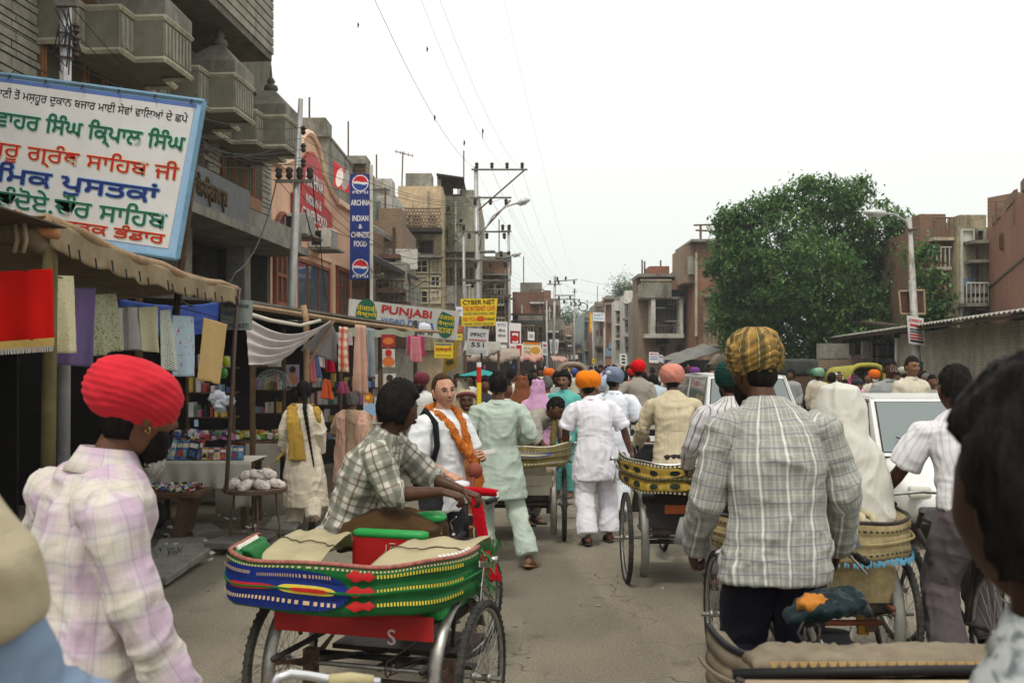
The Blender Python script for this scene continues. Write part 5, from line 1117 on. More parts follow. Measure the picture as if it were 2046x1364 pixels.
    if facefeat:
        wh=flat('eye_white',(.55,.52,.48),.3); ir=flat('iris_dark',(.02,.012,.008),.2)
        for sx in(-1,1):
            e=part('eye',MB().ball(M@V(sx*.031,.0760,.008),(.0092,.0100,.0046),10,6),wh,root,smooth=True); part('iris',MB().ball(M@V(sx*.031,.0845,.0075),(.0046,.0028,.0044),8,5),ir,e,smooth=True)
            part('eyebrow',MB().tube([M@V(sx*.012,.094,.028),M@V(sx*.030,.092,.034),M@V(sx*.050,.080,.028)],[.003,.0042,.0025],5),hmat,root)
            part('eyelid',MB().tube([M@V(sx*.018,.0865,.012),M@V(sx*.031,.0895,.0165),M@V(sx*.045,.080,.011)],[.0018,.0028,.002],5),hmat,root)
        lp=skin('lips',(.30,.10,.08) if sk=='fair' else (.12,.045,.035)); part('lips',MB().loft([(M@V(-.025,.085,-.062),V(0,0,.001),V(0,.001,0)),(M@V(-.010,.0985,-.0605),V(0,0,.006),V(0,.006,0)),(M@V(0,.1005,-.0615),V(0,0,.0065),V(0,.006,0)),(M@V(.010,.0985,-.0605),V(0,0,.006),V(0,.006,0)),(M@V(.025,.085,-.060),V(0,0,.001),V(0,.001,0))],8),lp,root,smooth=True)
    if extra: extra(root,J,M,rt,fw,sp)
    root.location=Vector(loc); root.rotation_euler=(0,0,face); root.scale=(s,s,s)
    return root
def soft(name,mb,material,parent,vox=.008,amp=.006,seed=0,fs=(14,14,6),smooth=2,uv=None):
    me=remesh(mb,vox,smooth); wrinkle(me,amp,seed,fs); co,_=getco(me)
    setuv(me,uv(co) if uv else np.stack([co[:,0]+co[:,1],co[:,2],co[:,0]*0],1)); me.name=name; return link(name,me,material,parent)
def drape(name,parent,material,pts_fn,nu=30,nv=30,amp=.008,seed=0,th=.006,vx=None,kind=None,fs=(10,10,4)):
    m=MB().sheet(pts_fn,nu,nv); me=mesh_of(m,name,True); co,n=getco(me)
    d=(1-np.abs(vnoise(co*np.array(fs),seed)*2-1)-.5)+(vnoise(co*22,seed+1)-.5)*.4; setco(me,co+n*(d*amp)[:,None])
    uv=[(i/nu,j/nv,0) for j in range(nv+1) for i in range(nu+1)]
    p=[Vector(pts_fn(i/nu,j/nv)) for j in (0,) for i in range(nu+1)]
    wd=(Vector(pts_fn(0,.5))-Vector(pts_fn(1,.5))).length; ht=(Vector(pts_fn(.5,0))-Vector(pts_fn(.5,1))).length
    setuv(me,[(a*wd,b*ht,0) for a,b,_ in uv]); o=link(name,me,material,parent); s_=o.modifiers.new('s','SOLIDIFY'); s_.thickness=th; s_.offset=0
    return o
sandal_b=flat('black_leather',(.03,.025,.022),.5); sandal_t=flat('tan_leather',(.32,.16,.07),.5)
def px2(px,Y): return (px-1023)/FPX*Y
sage=cloth('sage_cotton',(.46,.54,.46),uv=True,amt=.4)
white_c=cloth('white_cotton',(.80,.78,.84),var=.05,uv=True,amt=.35); white_b=cloth('bluish_cotton',(.76,.79,.86),var=.05,uv=True,amt=.35)
orange=cloth('orange_muslin',(.90,.24,.01),var=.15); blue_t=pattern('blue_check_muslin',(.13,.17,.26),[(.42,.48,.58)],60,'diamond')
salmon=cloth('salmon_muslin',(.68,.27,.20),var=.12)
cream_s=plaid('cream_striped',(.60,.52,.36),[('u',.035,.35,0,(.50,.42,.27),.6),('u',.14,.12,0,(.42,.36,.22),.35)])
grey_tr=cloth('grey_trouser',(.115,.095,.10),uv=True,amt=.5); black_tr=cloth('navy_black_trouser',(.010,.010,.018),uv=True)
brown_tr=cloth('brown_trouser',(.075,.04,.017),uv=True,amt=.5)
def heroes():
    # man in sage kurta, walking away
    person('man from behind in a pale sage green kurta and trousers, walking up the road',(px2(995,9.1),9.25,0),face=.03,s=1.02,vox=.0095,sk='tan',
      pose=dict(eR=(.30,-.05,1.17),wR=(.20,.17,1.10),eL=(-.285,-.05,1.14),wL=(-.27,.14,1.0),kL=(-.13,.16,.52),aL=(-.12,.02,.12),fL=(0,1,-.15),kR=(.16,-.02,.50),aR=(.27,-.24,.10),fR=(.3,.9,-.2),hem=.57,hemw=(.24,.16),hemc=(.02,-.02,.60),wr=.012,sr=1.08,ankw=1.15),
      top=sage,legs=sage,kurta=True,shoes=(sandal_t,'sandal'),hair_='short',head=(0,.05,0),legw=1.15,seed=2,topn='kurta')
    # white kurta with orange turban leaning on the cart
    person('man from behind in white kurta and orange turban, left hand on the rickshaw',(px2(1190,10.3),10.3,0),face=.06,s=1.02,vox=.010,sk='brown',
      pose=dict(neck=(-.03,.08,1.45),chest=(0,.04,1.23),head=(-.06,.13,1.585),sR=(.16,.05,1.40),sL=(-.20,.09,1.39),eL=(-.29,.12,1.12),wL=(-.27,.22,.90),eR=(.30,.05,1.13),wR=(.37,.06,.90),kR=(.14,.12,.52),aR=(.15,.05,.09),kL=(-.11,.0,.49),aL=(-.10,-.16,.10),hem=.5,hemw=(.235,.16),hemc=(.0,.0,.64),ankw=1.1),
      top=white_c,legs=white_c,kurta=True,sleeve='short',shoes=(sandal_b,'sandal'),turb=(orange,dict(rad=(.128,.13,.10),off=(0,-.01,.055),layers=5,tilt=.5,seed=3)),legw=1.3,seed=4,topn='kurta')
    def tail(root,J,M,rt,fw,sp):
        part('turban_tail',MB().loft([(M@V(-.05,-.14,.05),V(.02,0,0),V(0,.01,0)),(M@V(-.07,-.17,0),V(.035,0,0),V(0,.014,0)),(M@V(-.075,-.16,-.07),V(.03,0,0),V(0,.01,0)),(M@V(-.08,-.15,-.12),V(.01,0,0),V(0,.006,0))],10),blue_t,root,smooth=True)
        part('turban_knot',MB().ball(M@V(-.02,-.14,.07),(.035,.025,.03),10,6),blue_t,root,smooth=True)
    person('man in white kurta and blue checked turban walking beside the orange turbaned man',(px2(1226,11.8),11.8,0),face=-.15,s=1.03,vox=.011,sk='brown',
      pose=dict(eR=(.31,-.02,1.14),wR=(.38,.12,.93),hdR=(.3,1,-.4),kR=(.1,.05,.5),aR=(.1,-.1,.1),kL=(-.1,.05,.5),hemc=(0,0,.72),hemw=(.22,.15),ankw=.8),
      top=white_b,legs=white_b,kurta=True,sleeve='short',shoes=(sandal_b,'shoe'),turb=(blue_t,dict(layers=5,tilt=.3,seed=9,amp=.010)),legw=1.1,seed=6,head=(-.25,-.1,0),extra=tail,topn='kurta')
    # check shirt man on foot between rickshaws, close
    ck=plaid('grey_check_shirt',(.42,.41,.355),[('u',.044,.40,0,(.26,.265,.25),.75),('v',.052,.13,0,(.13,.15,.19),.65),('u',.044,.12,.022,(.13,.15,.19),.6),('u',.088,.07,.010,(.74,.72,.64),.85),('v',.026,.09,.01,(.62,.6,.52),.4)],amt=.35)
    yt=plaid('yellow_check_turban',(.36,.215,.06),[('u',.075,.40,0,(.05,.055,.035),.7),('v',.055,.32,0,(.06,.06,.035),.62),('u',.0375,.10,.01,(.7,.5,.2),.6)])
    Y=4.05
    def cuffs(root,J,M,rt,fw,sp):
        for q,sg in(('R',1),('L',-1)):
            w_=J['w'+q]; part('open_cuff',MB().loft([(w_+V(sg*.01,0,.13),V(.052,0,0),V(0,.048,0)),(w_+V(sg*.03,-.0,.02),V(.062,0,-.01),V(0,.045,0))],16,cap=False),ck,root,smooth=True,solid=.004)
    person('man from behind in a grey checked shirt and yellow checked turban standing between rickshaws',(px2(1556,Y),Y+.05,0.13),face=.04,s=1.055,vox=.0068,sk='dark',
      pose=dict(pel=(0,-.02,.93),chest=(.0,-.02,1.24),neck=(-.02,.07,1.47),head=(-.045,.14,1.595),sR=(.195,.0,1.40),sL=(-.20,.0,1.41),eR=(.285,.02,1.10),wR=(.33,.22,.86),eL=(-.265,.02,1.10),wL=(-.255,.26,.86),hemc=(-.01,-.02,.80),hemw=(.205,.15),wr=.013,curl=.9,sr=1.0,hdR=(0,.7,-.8),hdL=(0,.7,-.8),aR=(.1,.0,.09),aL=(-.1,-.2,.2),kL=(-.1,.1,.52)),
      top=ck,legs=black_tr,shoes=(sandal_b,'shoe'),turb=(yt,dict(rad=(.108,.122,.098),off=(0,-.012,.066),layers=4,tilt=.55,seed=5,amp=.012,pitch=.05,peak=.9)),beard='black',head=(.35,-.12,0),seed=11,legw=1.15,extra=cuffs,build=1.06)
    # pink plaid man, red turban, close left
    pk=plaid('pink_plaid_shirt',(.64,.58,.57),[('u',.150,.36,0,(.52,.36,.48),.55),('v',.150,.36,.03,(.52,.36,.48),.5),('u',.150,.30,.075,(.60,.56,.44),.5),('v',.150,.30,.10,(.60,.56,.44),.5),('u',.075,.06,.015,(.30,.25,.32),.4),('v',.075,.06,.02,(.30,.25,.32),.4),('u',.025,.10,.0,(.38,.33,.38),.3),('v',.025,.10,.0,(.38,.33,.38),.3)],amt=.4)
    rt_=cloth('red_muslin',(.60,.026,.040),var=.18,amt=.5)
    Y=2.95
    def inner(root,J,M,rt,fw,sp):
        # turned-down shirt collar
        nk=J['neck']; cm=MB().loft([(nk+sp*.035,rt*.064,fw*.068),(nk+sp*.037,rt*.069,fw*.074),(nk-sp*.002,rt*.092,fw*.092),(nk-sp*.032,rt*.122,fw*.108)],28,cap=False); o=obj('collar',cm,pk,root,smooth=True,solid=.004); setuv(o.data,bone_uv(np.array(cm.v),[(nk-sp*.3,nk,.1,rt,0)]))
        part('beard_tip',MB().loft([(M@V(0,.055,-.11),M.to_3x3()@V(.045,0,0),M.to_3x3()@V(0,.038,0)),(M@V(0,.062,-.145),M.to_3x3()@V(.034,0,0),M.to_3x3()@V(0,.034,0)),(M@V(0,.066,-.18),M.to_3x3()@V(.012,0,0),M.to_3x3()@V(0,.014,0))],12),hairm('beard_grey',(.42,.40,.37)),root,smooth=True)
        part('earring',MB().torus(M@V(.082,-.004,-.045),V(1,.3,0),V(0,0,1),.010,.0016,16,5),flat('brass',(.5,.3,.08),.3,1),root)
    person('man in pink plaid shirt and bright red turban seen from behind near the stalls',(px2(158,Y),Y,0.02),face=-.90,s=1.06,vox=.0062,sk='brown',
      pose=dict(pel=(-.0,.0,.93),chest=(0,.02,1.22),neck=(.01,.07,1.45),head=(.04,.15,1.585),sR=(.19,.02,1.37),eR=(.24,.07,1.07),wR=(.28,.20,.83),hdR=(.1,.8,-.6),sL=(-.19,-.02,1.38),eL=(-.26,-.02,1.1),wL=(-.26,.15,.88),wr=.015,curl=.9,sr=1.12,hem=.72),
      top=pk,legs=grey_tr,shoes=(sandal_b,'shoe'),turb=(rt_,dict(rad=(.115,.140,.097),off=(0,-.022,.052),layers=5,tilt=.16,seed=8,amp=.0038,pitch=-.32,vee=False)),beard='black',head=(.10,-.14,0),seed=15,collar=False,extra=inner,build=1.08,girth=1.05)
    # western woman with glasses
    tee=cloth('white_tshirt',(.72,.73,.74),var=.06,uv=True,amt=.35); scarf=pattern('orange_scarf',(.46,.12,.012),[(.72,.28,.04)],110,'leaf')
    bag=cloth('black_bag',(.012,.012,.014)); jean=cloth('dark_skirt',(.03,.03,.035))
    def wex(root,J,M,rt,fw,sp):
        gl=flat('thin_metal',(.25,.22,.2),.3,1)
        g=MB()
        for sx in(-1,1): g.torus(M@V(sx*.031,.103,.004),M.to_3x3()@V(1,0,0),M.to_3x3()@V(0,0,1),.020,.0014,20,5); g.tube([M@V(sx*.05,.100,.008),M@V(sx*.078,.07,.01),M@V(sx*.082,-.005,.012)],.0014,4)
        g.tube([M@V(-.011,.104,.008),M@V(.011,.104,.008)],.0013,4); part('glasses',g,gl,root)
        nk=J['neck']
        a=[nk+V(.09,-.05,-.01),nk+V(.085,.06,-.02),nk+V(.03,.12,-.10),nk+V(-.03,.155,-.22),nk+V(-.10,.20,-.32),nk+V(-.14,.24,-.40)]
        b2=[nk+V(-.0,-.09,.03),nk+V(-.095,-.02,.02),nk+V(-.10,.07,-.03),nk+V(-.11,.12,-.14),nk+V(-.13,.15,-.28),nk+V(-.16,.20,-.42)]
        sm=MB()
        for path in (a,b2): sm.tube([*path],[.024,.027,.030,.030,.026,.022],12)
        sm.tube([nk+V(-.15,.22,-.4),nk+V(-.16,.22,-.5),nk+V(-.15,.21,-.60)],[.03,.04,.028],10)
        sm.tube([nk+V(-.085,-.03,.015),nk+V(-.02,-.095,.03),nk+V(.06,-.08,.01),nk+V(.09,-.03,-.01)],[.034,.034,.034,.034],10); soft('scarf',sm,scarf,root,.006,.012,3,(46,46,8))
        part('backpack',MB().loft([(V(-.06,-.22,.82),V(.13,0,0),V(0,.09,0)),(V(-.06,-.23,.95),V(.15,0,0),V(0,.11,0)),(V(-.05,-.21,1.2),V(.14,0,0),V(0,.09,0)),(V(-.05,-.17,1.34),V(.09,0,0),V(0,.05,0))],14),bag,root,smooth=True)
        part('bag_strap',MB().tube([V(.13,-.16,1.34),V(.145,-.02,1.47),V(.15,.10,1.38),V(.155,.125,1.22),V(.17,.06,1.02)],.022,8),bag,root,smooth=True)
        hm=hairm('hair_brown',(.06,.032,.018)); part('hair_bun',MB().ball(M@V(0,-.13,-.03),(.04,.045,.075),10,8),hm,root,smooth=True)
        part('held_book',MB().obox(J['wL']+V(-.03,.05,.05),V(.035,.02,0),V(-.02,.05,.01),V(0,0,.012)),flat('paper_white',(.8,.78,.75)),root)
    person('fair woman with glasses in white t-shirt and orange scarf, smiling beside the seated driver',(px2(885,7.5),7.5,0),face=PI+.75,s=1.02,vox=.0085,sk='fair',
      pose=dict(sR=(.16,-.01,1.41),sL=(-.16,-.01,1.41),eL=(-.23,.03,1.14),wL=(-.17,.24,1.12),eR=(.25,-.0,1.13),wR=(.17,.27,1.03),hdR=(-.3,.9,-.3),pnR=(-.2,-.1,-1),hdL=(.4,.6,.3),curl=.6,hem=.74,sr=1.12),
      top=tee,legs=jean,shoes=(sandal_t,'sandal'),sleeve='short',hair_='flat',hn='hair_brown',head=(-.30,.03,.10),facefeat='w',collar=False,extra=wex,build=.92,seed=18)
heroes()
# ---------------- cycle rickshaws ----------------
rubber=mat('tyre_rubber',(.035,.034,.032),.85,var=.3,scale=30,bmp=.3,dirt=(.14,.12,.09),dscale=9,damt=.4)
chrome=mat('worn_chrome',(.55,.54,.50),.28,1,var=.2,scale=20,bmp=0,dirt=(.2,.16,.12),dscale=8)
chrome_d=mat('dull_chrome',(.34,.33,.30),.42,.8,var=.3,scale=20,bmp=0,dirt=(.15,.10,.07),dscale=8)
fr_black=mat('frame_black',(.025,.024,.025),.45,0,var=.4,scale=15,dirt=(.12,.07,.045),dscale=6,damt=.5)
def wheel(t,c,r=.35,mg=None,side=1,lean=(1,0,0),hub=True,yaw=0):
    c=Vector(c); ax=Vector((math.cos(yaw),math.sin(yaw),0)); fy=Vector((-math.sin(yaw),math.cos(yaw),0)); up=Vector((0,0,1))
    w_=part('wheel',MB().torus(c,fy,up,r-.03,.012,44,6,rw=.014),chrome_d,t,smooth=True)
    ty=MB().torus(c,fy,up,r-.008,.021,56,8,rw=.021)
    for k in range(56):
        a=2*PI*k/56; d=fy*math.cos(a)+up*math.sin(a); tn=-fy*math.sin(a)+up*math.cos(a)
        for sx in(-1,1): ty.obox(c+d*(r+.0085)+ax*sx*.009,d*.0035,tn*.007,ax*.008)
    part('tyre',ty,rubber,w_,smooth=False)
    s=MB()
    for k in range(36):
        a=2*PI*k/36; b=a+(.55 if k%2 else -.55)*(1 if (k//2)%2 else -1); sd=.035 if k%2 else -.035
        d=fy*math.cos(a)+up*math.sin(a); h=fy*math.cos(b)+up*math.sin(b); s.tube([c+h*.022+ax*sd,c+d*(r-.035)],.0014,3,cap=False)
    part('spokes',s,chrome_d,w_); hb=MB().tube([c-ax*.055,c-ax*.035,c-ax*.03,c+ax*.03,c+ax*.035,c+ax*.055],[.014,.03,.018,.018,.03,.014],12); part('hub',hb,chrome_d,w_,smooth=True)
    if mg is not None:
        g=MB(); a0,a1=mg[1],mg[2]; n=22; vs=[];fs=[]
        for k in range(n+1):
            a=math.radians(a0+(a1-a0)*k/n); d=fy*math.cos(a)+up*math.sin(a)
            for q in(-1,-.5,0,.5,1): vs.append(c+d*(r+.045-.012*q*q)+ax*(.036*q))
        for k in range(n):
            for q in range(4): fs.append((k*5+q,k*5+q+1,k*5+q+6,k*5+q+5))
        g.add(vs,fs); part('mudguard',g,mg[0],t,smooth=True,solid=.002)
    return w_
def arc_band(hw,front,back,z0,z1,n=48,yoff=-.1,pw=2.6,bul=.0,xo=0):
    """closed-front U band: returns fn(u in 0..1, v in 0..1)->point, normal"""
    def f(u,v):
        a=PI*(u) # 0..pi from right to left round the back
        x=xo+hw*math.copysign(abs(math.cos(a))**(2/pw),math.cos(a)); y=yoff-back*abs(math.sin(a))**(2/pw)
        k=abs(math.cos(a))**6; y+=front*k
        z=z0+(z1-z0)*v
        nr=Vector((math.cos(a),-math.sin(a)*1.1,0)).normalized()
        b=bul*abs(math.sin(PI*v*3))
        return Vector((x,y,z))+nr*b+Vector((0,0,.0)),nr
    return f
def rickshaw(label,loc,yaw,style,scale=1.0,group='cycle rickshaws in the road',wr=.35,saddle=True,detail=True,seed=0,steer=.0,hood=None,front=True,cargo=None):
    """origin on the ground under the axle; x right, y ahead"""
    rr=random.Random(seed); t=thing('cycle_rickshaw',label,'cycle rickshaw',(0,0,0),group); tr=.53
    S=dict(body=fr_black,panel=mat('red_enamel',(.36,.02,.018),.35,var=.15,dirt=(.12,.03,.02),dscale=4),band=mat('green_vinyl',(.015,.145,.035),.3,var=.2,scale=9,dirt=(.02,.09,.03),dscale=5),frame=fr_black,mg=chrome_d,seat=mat('green_seat',(.02,.28,.06),.3),lining=cloth('canvas',(.42,.36,.22)),grip=black); S.update(style)
    for sx in(-1,1): wheel(t,(sx*tr,0,wr),wr,mg=(S['mg'],-10,150) if 0 else None)
    for sx in(-1,1):
        g=MB(); vs=[];fs=[]; n=22
        for k in range(n+1):
            a=math.radians(25+200*k/n); 
            for q in(-1,-.5,0,.5,1): rad=wr+.05-.012*q*q; vs.append(Vector((sx*(tr-.115)+.034*q,math.cos(a)*rad*.9,wr+math.sin(a)*rad*.95)))
        for k in range(n):
            for q in range(4): fs.append((k*5+q,k*5+q+1,k*5+q+6,k*5+q+5))
        g.add(vs,fs); part('mudguard',g,S['mg'],t,smooth=True,solid=.002)
    part('axle',MB().tube([(-tr-.1,0,wr),(tr+.1,0,wr)],.013,8),chrome_d,t)
    for sx in(-1,1):
        sp=MB(); 
        for k in range(3): pts=[(sx*(tr-.16),-.38+.03*k,wr+.10-.0*k),(sx*(tr-.16),-.1,wr+.04-.012*k),(sx*(tr-.16),.12,wr+.04-.012*k),(sx*(tr-.16),.40-.03*k,wr+.11)]; sp.tube(pts,.009,5)
        sp.box((sx*(tr-.19),-.03,wr-.10),(sx*(tr-.13),.03,wr+.07)); part('spring',sp,S.get('spring',rust),t)
    f=MB(); f.tube([(-tr+.16,-.2,wr+.0),(tr-.16,-.2,wr+.0)],.018,8); f.tube([(-tr+.15,.1,wr+.02),(tr-.15,.1,wr+.02)],.018,8)
    for sx in(-1,1): f.tube([(sx*.2,-.25,wr+.1),(sx*.16,.3,wr-.02),(sx*.03,.75,wr-.07)],.016,7); f.tube([(sx*(tr-.16),-.38,wr+.12),(sx*(tr-.18),.45,wr+.12)],.014,6)
    f.tube([(0,0,wr),(0,.78,wr-.06),(0,1.22,wr+.18),(0,1.36,wr+.42)],.019,8); f.tube([(0,.78,wr-.06),(0,.80,.86)],.017,8); f.tube([(0,.82,.74),(0,1.30,.80)],.017,8); f.tube([(-.06,.3,.6),(0,.8,.7)],.013,6)
    part('frame',f,S['frame'],t,smooth=True)
    # passenger box
    bz=S.get('boxz',.44); b=MB().box((-.40,-.30,bz),(.40,.20,.66)); part('seat_box',b,S['body'],t,bevel=.01)
    if 'panel' in S: part('rear_panel',MB().box((-.40,-.312,max(.50,bz-.01)),(.40,-.302,.70)),S['panel'],t)
    part('seat_cushion',MB().box((-.42,-.24,.66),(.42,.26,.76)),S['seat'],t,bevel=.03)
    part('footboard',MB().box((-.36,.22,.36),(.36,.62,.385)),S['body'],t)
    part('seat_back',MB().loft([(V(0,-.29,.66),V(.34,0,0),V(0,.02,0)),(V(0,-.31,.78),V(.34,0,0),V(0,.03,0)),(V(0,-.33,.86),V(.33,0,0),V(0,.03,0)),(V(0,-.335,.885),V(.30,0,0),V(0,.012,0))],20),S['panel'],t,smooth=True)
    # folded hood band
    h=hood or {}; z0,z1=h.get('z',(.74,.96)); fn=arc_band(h.get('hw',.62),h.get('front',.30),h.get('back',.42),z0,z1,yoff=h.get('yoff',-.08),bul=.009,xo=h.get('xo',0))
    m=MB(); nu,nv=72,18; rise=h.get('rise',.05)
    def hp(u,v,off=0):
        p,n=fn(u,v); p=p+n*off; p.z+=rise*(2*abs(u-.5))**3+.006*math.sin(u*23+v*3); return p
    m.sheet(lambda u,v:hp(u,v),nu,nv); bo=part('folded_hood',m,S['band'],t,smooth=True,solid=.012)
    m=MB(); 
    for k in range(nu): m.add([hp(k/nu,1,.01),hp((k+1)/nu,1,.01),hp((k+1)/nu,1,-.045)+V(0,0,-.012),hp(k/nu,1,-.045)+V(0,0,-.012),hp((k+1)/nu,.35,-.055),hp(k/nu,.35,-.055)],[(0,1,2,3),(3,2,4,5)])
    part('hood_lining',m,S.get('inner',S['band']),bo,smooth=True)
    part('hood_rim',MB().tube([hp(k/nu,1.0,.004)+V(0,0,.006) for k in range(nu+1)],.011,6),S.get('rim',mat('pink_piping',(.36,.13,.10),.6,var=.5,scale=40)),bo,smooth=True)
    part('hood_hoop',MB().tube([hp(k/nu,.5,.022) for k in range(nu+1)],.007,5),S.get('hoop',S['band']),bo)
    for u in (() if seed==5 else (.0,1.0)):
        sx=1 if u==0 else -1; e=hp(u,.9,.02); a=MB()
        a.obox(e+V(sx*.012,.0,-.06),V(0,.10,-.02),V(0,.004,.014),V(.004,0,0)); a.obox(e+V(sx*.014,-.06,-.16),V(0,.03,.09),V(0,.012,-.004),V(.004,0,0)); a.obox(e+V(sx*.014,.02,-.2),V(0,.09,-.06),V(0,.008,.012),V(.004,0,0)); part('hood_bracket',a,chrome,t,bevel=.003)
        part('hood_bolt',MB().tube([e+V(0,.08,-.05),e+V(sx*.05,.08,-.05)],[.012,.018],10),chrome,t,smooth=True)
        part('hood_arm',MB().tube([e+V(0,-.02,-.05),(sx*.43,-.1,.70),(sx*.40,-.05,.5)],.011,6),fr_black,t)
    # decoration: stitched rows and patches following the band
    if 'deco' in S: S['deco'](bo,hp,t)
    # drive
    d=MB(); d.torus((.05,.78,wr-.06),V(0,1,0),V(0,0,1),.09,.006,28,5); d.tube([(-.09,.78,wr-.06),(.11,.78,wr-.06)],.012,7); d.tube([(.11,.78,wr-.06),(.12,.84,wr-.22)],.01,6); d.tube([(-.09,.78,wr-.06),(-.1,.72,wr+.1)],.01,6); part('crank',d,chrome_d,t)
    for a,b_ in(((.13,.84,wr-.22),(.22,.84,wr-.22)),((-.1,.72,wr+.1),(-.2,.72,wr+.1))): part('pedal',MB().obox((Vector(a)+Vector(b_))/2,(.05,0,0),(0,.035,0),(0,0,.012)),rubber,t,bevel=.004)
    c=MB().tube([(.05,.78,wr+.03),(.05,0,wr+.035)],.004,4); c.tube([(.05,.78,wr-.15),(.05,0,wr-.035)],.004,4); c.torus((.05,0,wr),V(0,1,0),V(0,0,1),.04,.005,18,4); part('chain',c,rust,t)
    if saddle:
        sd=MB().loft([(V(0,.66,.985),V(.095,0,0),V(0,0,.022)),(V(0,.70,.99),V(.105,0,0),V(0,0,.03)),(V(0,.78,.985),V(.075,0,0),V(0,0,.028)),(V(0,.86,.98),V(.036,0,0),V(0,0,.022)),(V(0,.93,.975),V(.02,0,0),V(0,0,.015))],16); s_=part('saddle',sd,S['seat'],t,smooth=True)
        q=MB()
        for sx in(-1,1):
            pts=[V(sx*.055+.018*math.cos(k*.9),.70+.018*math.sin(k*.9),.88+k*.0028) for k in range(32)]; q.tube(pts,.0032,4)
        q.tube([(-.055,.7,.88),(0,.79,.87),(.055,.7,.88)],.007,5); part('saddle_spring',q,chrome,s_)
        part('seat_post',MB().tube([(0,.80,.70),(0,.80,.89)],.012,8),chrome,t)
    if front:
        y=1.40; wheel(t,(0,y+.05,wr),wr,yaw=steer)
        fk=MB(); 
        for sx in(-1,1): fk.tube([(sx*.05,y-.03,.70),(sx*.055,y-.01,.60),(sx*.06,y+.05,wr)],[.013,.012,.008],6); fk.tube([(sx*.075,y-.1,.82),(sx*.07,y+.05,wr)],.007,5)
        fk.tube([(0,y-.03,.70),(0,y-.09,1.0)],.019,8); part('fork',fk,S.get('fork',fr_black),t,smooth=True)
        hb=MB().tube([(0,y-.09,.98),(0,y-.07,1.05)],.013,7); Rz=Matrix.Rotation(steer,3,'Z')
        pts=[Rz@V(*p)+V(0,y-.09,1.05) for p in((-.30,-.20,-.01),(-.29,-.08,.0),(-.22,.03,.01),(0,.05,0),(.22,.03,.01),(.29,-.08,.0),(.30,-.20,-.01))]; hb.tube(pts,.011,8); part('handlebar',hb,chrome,t,smooth=True)
        for k in(0,-1): d_=(pts[0]-pts[1]).normalized() if k==0 else (pts[-1]-pts[-2]).normalized(); e=pts[k]; part('grip',MB().tube([e-d_*.08,e+d_*.02],.016,8),S['grip'],t,smooth=True)
        part('brake_lever',MB().tube([pts[1]+V(0,.03,-.02),pts[0]+V(0,-.02,-.05)],.005,5),chrome,t); part('brake_lever',MB().tube([pts[-2]+V(0,.03,-.02),pts[-1]+V(0,-.02,-.05)],.005,5),chrome,t)
        gm=MB(); vs=[];fs=[]
        for k in range(17):
            a=math.radians(20+150*k/16)
            for q in(-1,0,1): vs.append(Vector((.03*q,y+.05+math.cos(a)*(wr+.04),wr+math.sin(a)*(wr+.04-.006*q*q))))
        for k in range(16):
            for q in range(2): fs.append((k*3+q,k*3+q+1,k*3+q+4,k*3+q+3))
        gm.add(vs,fs); part('front_mudguard',gm,S['mg'],t,smooth=True,solid=.002)
        if S.get('front_extra'): S['front_extra'](t,y,pts)
    t.location=Vector(loc); t.rotation_euler=(0,0,yaw); t.scale=(scale,)*3
    return t
def stitch_row(parent,hp,u0,u1,v,m,n,w=.006,h=.008,name='stitching',off=.022,alt=None):
    a=MB()
    for k in range(n):
        if k%2: continue
        f0=u0+(u1-u0)*k/n; f1=u0+(u1-u0)*(k+1)/n; q=[hp(f0,v-h/.22,off),hp(f1,v-h/.22,off),hp(f1,v+h/.22,off),hp(f0,v+h/.22,off)]; a.add(q,[(0,1,2,3)])
    return part(name,a,m,parent,kind='stuff')
def patch(parent,hp,shape,m,off=.020,name='applique'):
    """shape: list of (u,v) polygon, gridded as a fan strip between top and bottom curves"""
    a=MB(); n=len(shape)//2; top=shape[:n]; bot=shape[n:][::-1]
    for k in range(n-1):
        for j in range(4):
            f0,f1=j/4,(j+1)/4; L_=lambda p,q,f:(p[0]+(q[0]-p[0])*f,p[1]+(q[1]-p[1])*f)
            c=[L_(bot[k],top[k],f0),L_(bot[k+1],top[k+1],f0),L_(bot[k+1],top[k+1],f1),L_(bot[k],top[k],f1)]; a.add([hp(*x,off) for x in c],[(0,1,2,3)])
    return part(name,a,m,parent,smooth=True)
def ell(u0,u1,v0,v1,n=16,p=1.6):
    cu,cv=(u0+u1)/2,(v0+v1)/2; ru,rv=(u1-u0)/2,(v1-v0)/2
    xs=[-math.cos(PI*k/n) for k in range(n+1)]; y=[(max(0,1-abs(x)**(2*p)))**(1/(2)) for x in xs]
    return [(cu+ru*x,cv+rv*a) for x,a in zip(xs,y)]+[(cu+ru*x,cv-rv*a) for x,a in list(zip(xs,y))[::-1]]
